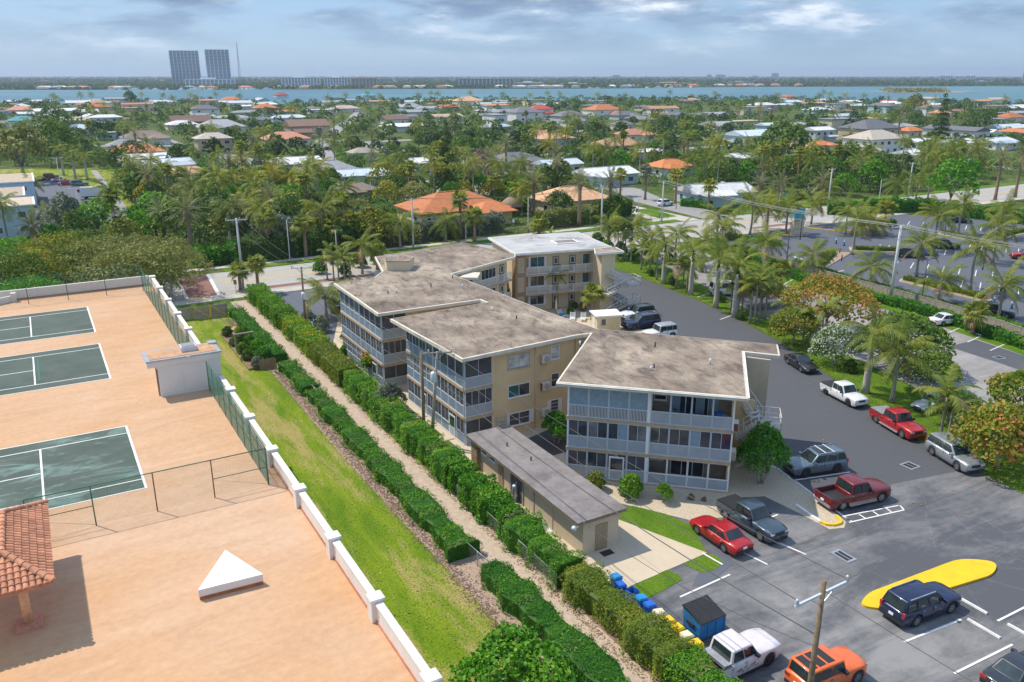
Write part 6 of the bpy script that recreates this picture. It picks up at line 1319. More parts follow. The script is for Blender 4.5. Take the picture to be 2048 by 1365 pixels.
# ------------------------------------------------------------------ vehicles
for nm,c,mt in (('car_maroon',(0.17,0.010,0.014),0.2),('car_navy',(0.008,0.016,0.062),0.3),('car_greyblue',(0.14,0.19,0.23),0.5),('car_red',(0.42,0.008,0.012),0.15),('car_slate',(0.055,0.085,0.12),0.4),('car_white',(0.72,0.73,0.74),0.0),('car_silver',(0.42,0.46,0.50),0.6),('car_black',(0.012,0.013,0.016),0.2),('car_orange',(0.75,0.14,0.02),0.0),('car_pinkwhite',(0.70,0.64,0.65),0.0),('car_blue',(0.01,0.10,0.50),0.2),('car_tan',(0.38,0.30,0.20),0.3),('car_dark',(0.03,0.035,0.045),0.3),('car_green',(0.16,0.22,0.20),0.4)): paint(nm,c,mt)
plain('rim',(0.45,0.46,0.47),0.35,0.8); plain('rim_dark',(0.08,0.08,0.09),0.4,0.6)
SPEC = {  # L, W, H, wheel radius, wheelbase, belt height, hood height, windscreen base/top, roof rear, rear glass base (x as fraction of L from centre)
 'sedan': dict(L=4.8,W=1.84,H=1.45,r=0.33,wb=2.75,belt=0.93,hood=0.80,nose=0.66,tail=0.94,ws=(0.20,0.035),rr=-0.20,rb=-0.345,sides=2),
 'suv': dict(L=4.85,W=1.95,H=1.76,r=0.37,wb=2.85,belt=1.06,hood=1.0,nose=0.88,tail=1.02,ws=(0.205,0.06),rr=-0.425,rb=-0.478,sides=3),
 'bigsuv': dict(L=5.1,W=2.0,H=1.80,r=0.39,wb=3.0,belt=1.10,hood=1.05,nose=0.93,tail=1.05,ws=(0.21,0.07),rr=-0.43,rb=-0.482,sides=3),
 'boxy': dict(L=4.4,W=1.88,H=1.85,r=0.41,wb=2.75,belt=1.14,hood=1.10,nose=1.02,tail=1.1,ws=(0.135,0.085),rr=-0.455,rb=-0.47,sides=3),
 'pickup': dict(L=5.7,W=1.98,H=1.90,r=0.40,wb=3.6,belt=1.14,hood=1.12,nose=1.02,tail=1.1,ws=(0.185,0.095),rr=-0.15,rb=-0.175,sides=2,bed=True),
 'van': dict(L=5.6,W=2.02,H=2.15,r=0.36,wb=3.5,belt=1.2,hood=1.08,nose=0.82,tail=1.15,ws=(0.36,0.235),rr=-0.47,rb=-0.492,sides=3)}
WH = {}
def wheel_meshes(r,dark):
    k = (r,dark)
    if k in WH: return WH[k]
    w = 0.12; ty = MB().lathe([(r*0.66,-w),(r*0.93,-w),(r,-w*0.7),(r,w*0.7),(r*0.93,w),(r*0.66,w)],22,'y').mesh('wheel','rubber')
    m = MB().lathe([(r*0.60,w*0.82),(r*0.67,w*0.98),(r*0.67,-w)],22,'y'); m.lathe([(0,w*0.5),(r*0.66,w*0.35)],22,'y')
    for q in range(6):
        a = 2*math.pi*q/6; m.bar((0,w*0.85,0),(r*0.63*math.cos(a),w*0.88,r*0.63*math.sin(a)),r*0.17,0.03,(0,1,0))
    m.lathe([(0,w*0.95),(r*0.14,w*0.92),(r*0.14,w*0.7)],10,'y'); WH[k] = (ty,m.mesh('rim','rim_dark' if dark else 'rim')); return WH[k]
CARM = {}
def smooth_mesh(mb,name,mats,bev=0.05,seg=2):
    me = mb.mesh(name,mats); bm = bmesh.new(); bm.from_mesh(me); bmesh.ops.remove_doubles(bm,verts=bm.verts,dist=1e-4); bmesh.ops.recalc_face_normals(bm,faces=bm.faces)
    if bev:
        ed = [e for e in bm.edges if len(e.link_faces) == 2 and e.calc_face_angle(0) > 0.5]; bmesh.ops.bevel(bm,geom=ed,offset=bev,segments=seg,affect='EDGES',profile=0.6)
    for f in bm.faces: f.smooth = True
    bm.to_mesh(me); bm.free(); me.update(); return me
def car_body(kind):
    if kind in CARM: return CARM[kind]
    S = SPEC[kind]; L,W,r = S['L'],S['W'],S['r']; hw = W/2; fx,rx = S['wb']/2+0.03*L*0.4,-S['wb']/2+0.03*L*0.4; ra = r*1.17; zc = r
    bedx = S['rb']*L if S.get('bed') else None
    xs = sorted(set([-L/2,-L/2+0.05,-L/2+0.25,L/2,L/2-0.06,L/2-0.3,S['ws'][0]*L,0.0]+[w_+ra*math.cos(a) for w_ in (fx,rx) for a in [math.pi*k/8 for k in range(9)]]+[w_+s_*(ra+0.03) for w_ in (fx,rx) for s_ in (-1,1)]+([bedx,bedx-0.02] if bedx else [])))
    def zs(x):
        f = x/L; ws = S['ws'][0]
        if S.get('bed') and x < bedx-0.01: return 0.74
        if f > ws:
            t = (f-ws)/(0.5-ws); return S['hood']+0.04*(1-t)-(S['hood']-S['nose'])*t**4
        if f > S['rb']: return S['belt']
        t = (S['rb']-f)/(0.5+S['rb']+1e-6); return S['belt']+(S['tail']-S['belt'])*min(1,t*2)-0.12*t**4
    def half(x):
        e = (abs(x)/(L/2)); return hw*(1-0.13*max(0,(e-0.80)/0.20)**2.0)
    def zb(x):
        z = 0.24 if abs(x) < L/2-0.2 else 0.30
        for w_ in (fx,rx):
            d = abs(x-w_)
            if d < ra+0.001: z = max(z,zc+math.sqrt(max(0,ra*ra-d*d)))
        return z
    V = []; n = 0; rings = []
    for x in xs:
        h = half(x); b = zb(x); t = zs(x); b = min(b,t-0.12); p = [(-h*0.94,b),(-h*0.995,b+(t-b)*0.12),(-h,b+(t-b)*0.5),(-h*0.975,b+(t-b)*0.80),(-h*0.90,t-0.02),(-h*0.5,t+0.012),(0,t+0.02)]
        p = p+[(-y,z) for y,z in p[-2::-1]]; rings.append([(x,y,z) for y,z in p])
    m = MB(); k = len(rings[0]); vs = [v for rg in rings for v in rg]; fs = []
    for i in range(len(rings)-1):
        for j in range(k-1): fs.append((i*k+j,i*k+j+1,(i+1)*k+j+1,(i+1)*k+j))
        fs.append((i*k+k-1,i*k,(i+1)*k,(i+1)*k+k-1))
    fs.append(tuple(range(k))); fs.append(tuple((len(rings)-1)*k+j for j in range(k))[::-1]); m.add(vs,fs,True)
    body = smooth_mesh(m,'body','car_white',0)
    # cabin
    xb,xt = S['ws'][0]*L,S['ws'][1]*L; xr,xe = S['rr']*L,S['rb']*L; wb_,wt = hw*0.90,hw*(0.74 if kind in ('sedan','suv','bigsuv') else 0.80); zb_,zt = S['belt']-0.02,S['H']
    zf = S['hood']+0.01
    B = [(xb,-wb_,zf),(xb,wb_,zf),(xe,wb_,S['belt']-0.03),(xe,-wb_,S['belt']-0.03)]; T = [(xt,-wt,zt-0.03),(xt,wt,zt-0.03),(xr,wt,zt-0.02),(xr,-wt,zt-0.02)]; xm = (xt+xr)/2+0.1
    mc = MB(); vs = B+T+[(xm,-wt-0.015,zt),(xm,wt+0.015,zt)]; mc.add(vs,[(0,1,5,4),(2,3,7,6),(1,2,6,9,5),(3,0,4,8,7),(4,5,9,8),(8,9,6,7),(3,2,1,0)])
    cab = smooth_mesh(mc,'cabin','car_white',0.07,2)
    def quad(a,b,c,d,s0,s1,t0,t1,off):
        a,b,c,d = map(Vector,(a,b,c,d)); P = lambda s_,t_: (a.lerp(b,s_)).lerp(d.lerp(c,s_),t_); q = [P(s0,t0),P(s1,t0),P(s1,t1),P(s0,t1)]; nn = (q[1]-q[0]).cross(q[3]-q[0]).normalized(); return [v+nn*off for v in q]
    def pane(q,name):
        c = sum(q,Vector())/4; nn = (q[1]-q[0]).cross(q[3]-q[0]).normalized(); mm = MB(); mm.add([v for v in q]+[v-nn*0.02 for v in q],[(0,1,2,3),(0,4,5,1),(1,5,6,2),(2,6,7,3),(3,7,4,0)]); return mm.mesh(name,'glass_car')
    parts = [('windscreen',pane(quad(B[0],B[1],T[1],T[0],0.07,0.93,0.06,0.93,0.013),'windscreen')),('rear_window',pane(quad(B[2],B[3],T[3],T[2],0.09,0.91,0.12,0.9,0.013),'rear_window'))]
    ns = S['sides']; cuts = {2: [(0.05,0.50),(0.54,0.93)],3: [(0.05,0.38),(0.41,0.70),(0.73,0.96)]}[ns]
    for s0,s1 in cuts:
        parts.append(('side_window',pane(quad(B[1],B[2],T[2],T[1],s0,s1,0.14,0.86,0.013),'side_window'))); parts.append(('side_window',pane(quad(B[0],B[3],T[3],T[0],s0,s1,0.14,0.86,-0.013),'side_window')))
    CARM[kind] = (body,cab,parts,(fx,rx)); return CARM[kind]
def setmat(o,mat,slot=0): o.material_slots[slot].link = 'OBJECT'; o.material_slots[slot].material = M(mat)
BX = {}
def bx(x0,x1,y0,y1,z0,z1,mat,name):
    k = (round(x0,3),round(x1,3),round(y0,3),round(y1,3),round(z0,3),round(z1,3),mat)
    if k not in BX: BX[k] = MB().box(x0,x1,y0,y1,z0,z1).mesh(name,mat)
    return BX[k]
def car(kind,loc,ang,color,label,cat=None,detail=True,cover=None,bars=False,trim=None,roofc=None,dark=False,sc=1.0,plate=True,steps=False,roofblack=False,name=None,group='cars parked around the lots'):
    S = SPEC[kind]; body,cab,parts,(fx,rx) = car_body(kind); L,W,r,hw = S['L'],S['W'],S['r'],S['W']/2
    nm = name or {'pickup': 'pickup_truck','van': 'van'}.get(kind,'car'); t = thing(nm,(loc.x,loc.y,0.022),label,cat or {'pickup': 'pickup truck','van': 'van'}.get(kind,'car'),group,ang,sc)
    o = meshobj('body',body,t); setmat(o,color); bo = o; o = meshobj('cabin',cab,t); setmat(o,roofc or color); co = o
    for n_,me in parts: meshobj(n_,me,t)
    ty,rm = wheel_meshes(r,dark)
    for x in (fx,rx):
        for s_ in (-1,1):
            w_ = meshobj('wheel',ty,t,(x,s_*(hw-0.125),r),0.0 if s_ > 0 else math.pi); meshobj('rim',rm,w_)
    if not detail:
        for s_ in (-1,1):
            meshobj('headlight',bx(L/2-0.12,L/2+0.005,s_*hw*0.66-0.16,s_*hw*0.66+0.16,S['nose']-0.2,S['nose']-0.06,'lamp_clear','headlight'),t); meshobj('tail_light',bx(-L/2-0.01,-L/2+0.1,s_*hw*0.70-0.13,s_*hw*0.70+0.13,S['tail']-0.28,S['tail']-0.12,'lamp_red','tail_light'),t)
        return t
    zn = S['nose']
    for s_ in (-1,1):
        meshobj('headlight',bx(L/2-0.16,L/2+0.008,s_*hw*0.68-0.17,s_*hw*0.68+0.17,zn-0.19,zn-0.05,'lamp_clear','headlight'),t)
        tz = S['tail']-0.12
        if kind in ('suv','bigsuv','van'): meshobj('tail_light',bx(-L/2-0.012,-L/2+0.2,s_*hw*0.80-0.08,s_*hw*0.80+0.08,tz-0.12,tz+0.20,'lamp_red','tail_light'),t)
        elif kind == 'pickup': meshobj('tail_light',bx(-L/2-0.012,-L/2+0.12,s_*hw*0.85-0.07,s_*hw*0.85+0.07,0.78,1.08,'lamp_red','tail_light'),t)
        else: meshobj('tail_light',bx(-L/2-0.012,-L/2+0.14,s_*hw*0.70-0.18,s_*hw*0.70+0.18,tz-0.17,tz,'lamp_red','tail_light'),t)
        mi = meshobj('mirror',bx(-0.09,0.09,-0.13,0.13,-0.08,0.09,'black_plastic','mirror'),t,(S['ws'][0]*L-0.28,s_*(hw+0.06),S['belt']+0.08)); setmat(mi,'black_plastic' if kind in ('pickup','boxy') else color)
        for q in ((S['ws'][0]*L-0.12,S['ws'][0]*L-1.2,S['ws'][0]*L-2.15) if kind != 'pickup' else (S['ws'][0]*L-0.1,S['ws'][0]*L-0.98,S['rb']*L+0.04)):
            if q > rx+0.25 or kind == 'pickup': meshobj('door_seam',bx(-0.008,0.008,-0.006,0.006,0.36,S['belt']-0.03,'rubber','door_seam'),t,(q,s_*(hw*0.992),0))
        for q in (S['ws'][0]*L-1.05,S['ws'][0]*L-2.0):
            if q > rx+0.2: meshobj('door_handle',bx(-0.09,0.09,-0.02,0.02,-0.015,0.015,'metal_grey','door_handle'),t,(q,s_*hw*0.985,S['belt']-0.14))
        meshobj('sill_trim',bx(rx+r*1.25,fx-r*1.25,-0.02,0.02,0.22,0.33,'black_plastic','sill_trim'),t,(0,s_*(hw*0.985),0))
        if trim: x = meshobj('side_trim',bx(rx+r*1.3,fx-r*1.3,-0.012,0.012,0.34,0.52,'car_tan','side_trim'),t,(0,s_*(hw*0.995),0)); setmat(x,trim)
        if steps: meshobj('side_step',bx(rx+r*1.4,fx-r*1.3,-0.09,0.09,0.3,0.36,'metal_grey','side_step'),t,(0,s_*(hw+0.03),0))
    meshobj('grille',bx(L/2-0.08,L/2+0.012,-hw*0.42,hw*0.42,zn-0.30,zn-0.06,'black_plastic','grille'),t); meshobj('front_bumper',bx(L/2-0.12,L/2+0.03,-hw*0.80,hw*0.80,0.28,0.42,'black_plastic','front_bumper'),t); meshobj('rear_bumper',bx(-L/2-0.04,-L/2+0.1,-hw*0.84,hw*0.84,0.34,0.54,'metal_grey' if kind == 'pickup' else 'black_plastic','rear_bumper'),t)
    if plate: meshobj('licence_plate',bx(-L/2-0.055,-L/2-0.0,-0.16,0.16,0.62,0.77,'trim_white','licence_plate'),t)
    if kind in ('suv','bigsuv'):
        for s_ in (-1,1): meshobj('roof_rail',bx(S['rr']*L+0.25,S['ws'][1]*L-0.2,-0.025,0.025,S['H']-0.01,S['H']+0.05,'metal_grey','roof_rail'),t,(0,s_*hw*0.70,0))
        if bars:
            for q in (-0.12,-0.28): meshobj('cross_bar',bx(-0.05,0.05,-hw*0.78,hw*0.78,S['H']+0.05,S['H']+0.1,'metal_pale','cross_bar'),t,(q*L+0.3,0,0))
        meshobj('sunroof',bx(S['rr']*L*0.5,S['ws'][1]*L-0.25,-hw*0.5,hw*0.5,S['H']-0.005,S['H']+0.012,'glass_car','sunroof'),t) if bars else None
    if S.get('bed'):
        xb = S['rb']*L; bz = S['belt']-0.03
        for s_ in (-1,1):
            o = meshobj('bed_side',bx(-L/2+0.03,xb,-0.055,0.055,0.70,bz,'car_white','bed_side'),t,(0,s_*(hw-0.075),0)); setmat(o,color)
            meshobj('bed_rail',bx(-L/2+0.03,xb,-0.06,0.06,bz,bz+0.025,'black_plastic','bed_rail'),t,(0,s_*(hw-0.075),0))
        o = meshobj('tailgate',bx(-L/2+0.0,-L/2+0.07,-hw+0.13,hw-0.13,0.62,bz,'car_white','tailgate'),t); setmat(o,color)
        meshobj('bed_floor',bx(-L/2+0.07,xb-0.01,-hw+0.13,hw-0.13,0.765,0.79,'black_plastic' if cover is None else cover,'bed_floor'),t); o = meshobj('bed_front',bx(xb-0.06,xb+0.05,-hw+0.12,hw-0.12,0.7,bz,'car_white','bed_front'),t); setmat(o,color)
        if cover: meshobj('bed_cover',bx(-L/2+0.06,xb-0.02,-hw+0.1,hw-0.1,bz+0.026,bz+0.07,cover,'bed_cover'),t)
    if roofblack:
        for k in range(3): meshobj('roof_panel',bx(S['rr']*L+0.15+k*0.62,S['rr']*L+0.62+k*0.62,-hw*0.6,hw*0.6,S['H']-0.02,S['H']+0.015,'black_plastic','roof_panel'),t)
    return t
def car_px(kind,rear,front,side,color,label,**k):
    """placed from where the two wheels of the side in view touch the ground"""
    a,b = g(*rear),g(*front); d = (b-a).normalized(); left = Vector((-d.y,d.x,0)); S = SPEC[kind]; c = (a+b)/2+left*((S['W']/2-0.12)*(1 if side == 'R' else -1)); c -= d*0.012*S['L']; return car(kind,c,math.atan2(d.y,d.x),color,label,**k)
car_px('pickup',(1683.9,1021),(1758.3,1004.3),'R','car_maroon','maroon pickup truck with tan lower trim parked beside the gravel point',trim='car_tan',steps=True,sc=1.03)
car_px('bigsuv',(1833,1252),(1895,1228),'R','car_navy','navy blue SUV parked against the yellow island',roofc='car_navy')
car_px('bigsuv',(1672,945.8),(1609.2,955.5),'L','car_greyblue','grey blue SUV with silver roof bars beside the gravel tree',bars=True,dark=True)
car_px('sedan',(1448.5,1105.4),(1395.1,1068.3),'L','car_red','red sedan parked nose to the lawn patch')
car_px('pickup',(1450.6,1037.7),(1520.6,1083.1),'R','car_slate','slate blue pickup truck with covered bed beside the red sedan',cover='black_plastic',sc=0.97)
car_px('pickup',(1651.6,790.3),(1695,813.4),'R','car_white','white pickup truck with black bed parked along the driveway verge',dark=True,sc=0.93,cover='black_plastic')
car_px('pickup',(1753.8,847),(1801.9,875.8),'R','car_red','bright red pickup truck with grey bed cover parked along the driveway',cover='metal_grey',steps=True,sc=1.0)
car_px('bigsuv',(1863.6,910.6),(1914.2,942.2),'R','car_silver','silver SUV parked by the sea almond at right')
car_px('sedan',(1575.6,728.6),(1602.5,745.4),'R','car_black','black sedan parked at the end of the driveway row')
a = g(1438,1378); b = g(1534.6,1331); wt_ = car_px('pickup',(1440,1376),(1534.6,1331),'R','car_pinkwhite','pale pickup truck with black slash decals and tool box beside the dumpster',dark=True,sc=1.0)
meshobj('tool_box',bx(-1.45,-0.95,-0.84,0.84,1.0,1.2,'metal_grey','tool_box'),wt_)
# slash decals low on the truck's flank
rng_ = random.Random(5)
for k in range(16):
    x = -0.75+k*0.10+rng_.uniform(-0.04,0.04); z = 0.42+rng_.uniform(0,0.3); m = MB(); l = rng_.uniform(0.12,0.38); m.add([(x,-0.998,z),(x+l,-0.998,z+0.07),(x+l*0.8,-0.998,z+0.10),(x,-0.998,z+0.035)],[(0,1,2,3)]); m.build('decal','metal_rust' if k % 3 == 0 else 'black_plastic',wt_)
oj = car('boxy',Vector((*UW(33.3,23.6).xy,0)),R(27),'car_orange','bright orange off road SUV with black slatted roof at the bottom edge',roofblack=True)
car('sedan',Vector((*g(2040,1362).xy,0)),R(27),'car_dark','dark blue sedan cut by the bottom right corner')
car_px('bigsuv',(1310,655.6),(1265.4,662),'L','car_navy','deep blue SUV beside the white roofed pump house',dark=True); car_px('suv',(1302,637),(1260,643),'L','car_white','white crossover with black roof behind the blue SUV',roofc='car_black'); car_px('boxy',(1347,678),(1303,684),'L','car_white','white off road car with grey hard top mostly hidden by the roof',roofc='metal_grey')
car('van',Vector((*g(1456,590).xy,0)),R(8),'car_white','white high roof van behind the verge palms',detail=True)
car('sedan',Vector((*g(1893,648).xy,0)),R(15),'car_white','white car under the shaggy cabbage palm in the visitor lot'); car('sedan',Vector((*g(1868,818).xy,0)),R(205),'car_silver','silver car half hidden by the screw pine')
car('suv',Vector((*g(1890,497).xy,0)),R(-12),'car_dark','dark SUV in the hotel lot right of the blue car'); car('suv',Vector((*g(1818,515).xy,0)),R(-20),'car_dark','dark grey SUV in the hotel lot left of the blue car'); car('sedan',Vector((*g(1845,510).xy,0)),R(-10),'car_blue','bright blue sports car in the hotel lot')
car('sedan',Vector((*g(1919,446).xy,0)),R(-15),'car_navy','dark navy sedan at the back of the hotel lot by the tall hedge'); car('suv',Vector((*g(1988,632).xy,0)),R(-35),'car_black','black SUV driving past the coconut palm near the right edge'); car('suv',Vector((*g(2050,518).xy,0)),R(170),'car_red','red SUV cut by the right edge in the hotel lot')
car_px('sedan',(632,640),(628,668),'L','car_silver','silver car facing the camera in the small lot behind the hedge',detail=True); car('boxy',Vector((*g(672,620).xy,0)),R(-70),'car_dark','dark grey off road car beside the grey porch in the small lot')
for (x,y,k,c,a,lb) in ((84,362,'sedan','car_navy',25,'navy car farthest left in the far left car park'),(103,358,'suv','car_maroon',25,'maroon SUV in the far left car park'),(121,364,'sedan','car_silver',25,'grey car between the maroon and red ones in the far left car park'),(134,371,'sedan','car_red',25,'red car nearest the light pole in the far left car park'),(160,372,'suv','car_green',25,'pale green hatchback at the kerb of the far left car park'),(173,384,'sedan','car_maroon',25,'dark red car right of the pale green hatchback'),
                        (560,243,'sedan','car_white',70,'white car on the far street between the roofs'),(675,290,'suv','car_white',60,'white car parked on the street left of centre'),(655,300,'sedan','car_dark',60,'dark car parked on the street left of centre'),(350,318,'suv','car_silver',100,'silver car on the drive among the white roofs'),(430,305,'sedan','car_dark',10,'dark car beside the round tree on the side street'),(1330,412,'suv','car_white',40,'white car on the drive by the cottage corner')):
    car(k,Vector((*g(x,y).xy,0)),R(a),c,lb,detail=False,group='cars in the far streets')
# box truck far left
bt = thing('box_truck',(*g(190,398).xy,0.05),'white box truck parked by the lawn kerb far left','truck',None,R(20)); MB().box(-3.2,1.6,-1.15,1.15,0.8,3.1).build('cargo_box','car_white',bt); MB().prism([(1.65,-1.0),(3.2,-0.95),(3.2,0.95),(1.65,1.0)],0.5,2.2).build('cab','car_white',bt); MB().box(2.2,3.22,-0.9,0.9,1.35,2.05).build('windscreen','glass_car',bt); MB().box(-3.2,3.1,-0.5,0.5,0.5,0.8).build('chassis','metal_dark',bt)
for x in (-2.0,2.3):
    for s_ in (-1,1): w_ = meshobj('wheel',wheel_meshes(0.40,True)[0],bt,(x,s_*1.0,0.40),0 if s_ > 0 else math.pi); meshobj('rim',wheel_meshes(0.40,True)[1],w_)
# ------------------------------------------------------------------ houses of the neighbourhood
FRONT = []     # sight lines kept open before the roofs one can see
FOOT = []      # footprints to keep trees away: (x, y, radius)
def depth_scale(p): return (p.y*math.cos(PITCH)-(p.z-CAM_H)*math.sin(PITCH))/FPX      # metres per photo pixel at a place
HROOF = {}
def house(p,ang,sx,sy,h,roof,wall,label,kind='hip',storeys=1,detail=1,wing=True,seed=0,pitch=0.30,group='houses beyond the street'):
    rng = random.Random(seed); t = thing('house',(p.x,p.y,0),label,'house',group,ang); FOOT.append((p.x,p.y,0.56*math.hypot(sx,sy)*0.82))
    a,b = sx/2,sy/2; ov = 0.6
    def hip(m,cx,cy,a,b,z,rot=False):
        A,B = a+ov,b+ov; rise = min(A,B)*pitch*1.6; ridge = max(A,B)-min(A,B) if kind == 'hip' else max(A,B)
        if kind == 'flat':
            m.box(cx-A,cx+A,cy-B,cy+B,z,z+0.35); return
        if A >= B: r0,r1 = (cx-ridge,cy),(cx+ridge,cy)
        else: r0,r1 = (cx,cy-ridge),(cx,cy+ridge)
        vs = [(cx-A,cy-B,z),(cx+A,cy-B,z),(cx+A,cy+B,z),(cx-A,cy+B,z),(*r0,z+rise),(*r1,z+rise),(cx-A,cy-B,z-0.22),(cx+A,cy-B,z-0.22),(cx+A,cy+B,z-0.22),(cx-A,cy+B,z-0.22)]
        if A >= B: fs = [(0,1,5,4),(1,2,5),(2,3,4,5),(3,0,4)]
        else: fs = [(0,1,4),(1,2,5,4),(2,3,5),(3,0,4,5)]
        m.add(vs,fs+[(9,8,7,6),(0,6,7,1),(1,7,8,2),(2,8,9,3),(3,9,6,0)])
        return rise,r0,r1
    MB().box(-a,a,-b,b,0,h).build('wall',wall,t); m = MB(); info = hip(m,0,0,a,b,h+0.2); rf = m.build('roof',roof,t)
    if wing:
        wx = rng.choice((-1,1))*a*0.45; ww,wl = a*0.42,b*0.55; wh = h if storeys == 1 else h*0.52
        MB().box(wx-ww,wx+ww,-b-wl,-b+0.1,0,wh-0.03).build('wing_wall',wall,t); m = MB(); hip(m,wx,-b-wl*0.35,ww,wl*0.95,wh+0.16); m.build('wing_roof',roof,t)
    if info and detail > 0 and kind != 'flat':
        rise,r0,r1 = info; m = MB(); z = h+0.2+rise; m.bar((*r0,z+0.03),(*r1,z+0.03),0.35,0.14); m.build('ridge',roof,rf)
    gl = 'glass_dark'
    for fl in range(storeys):
        z0 = 0.9+fl*(h/storeys); n = max(2,int(sx/4.2)) if detail > 0 else 2
        for k in range(n):
            x = -a+(k+0.5)*sx/n; w_,hh = (0.9,1.25)
            if fl == 0 and k == n//2:
                d = MB().box(x-0.55,x+0.55,-b-0.06,-b,0,2.1).build('door','door_brown',t); MB().box(x+0.3,x+0.38,-b-0.12,-b-0.06,1.0,1.08).build('handle','metal_grey',d); continue
            f = MB().box(x-w_-0.08,x+w_+0.08,-b-0.05,-b,z0-0.08,z0+hh+0.08).build('window','trim_white',t); MB().box(x-w_,x-0.03,-b-0.075,-b-0.05,z0,z0+hh).box(x+0.03,x+w_,-b-0.075,-b-0.05,z0,z0+hh).build('pane',gl,f)
        if detail > 0:
            for sd in (-1,1):
                for k in range(2):
                    y = -b+(k+0.5)*sy/2; x = sd*a; f = MB().box(min(x,x+sd*0.05),max(x,x+sd*0.05),y-0.8,y+0.8,z0-0.08,z0+1.33).build('window','trim_white',t); MB().box(min(x+sd*0.05,x+sd*0.075),max(x+sd*0.05,x+sd*0.075),y-0.7,y+0.7,z0,z0+1.25).build('pane',gl,f)
    if detail > 0 and rng.random() < 0.35: MB().box(a*0.3,a*0.3+0.8,b*0.2,b*0.2+0.8,h,h+2.0).build('chimney',wall,rf)
    return t
rname = dict(tile_orange='orange tile',tile_peach='peach tile',tile_salmon='salmon tile',tile_red='red',tile_brown='dark brown',roof_white='white',roof_grey='grey',roof_dark='dark grey',roof_bluewhite='pale blue',roof_tan='tan',roof_brown='brown',roof_beige='beige',roof_teal='turquoise')
wname = {'wall_white': 'white','wall_cream': 'cream','wall_tan': 'tan','wall_grey': 'grey','wall_blue': 'pale blue','wall_yellow': 'yellow','wall_aqua': 'aqua','wall_brick': 'brick'}
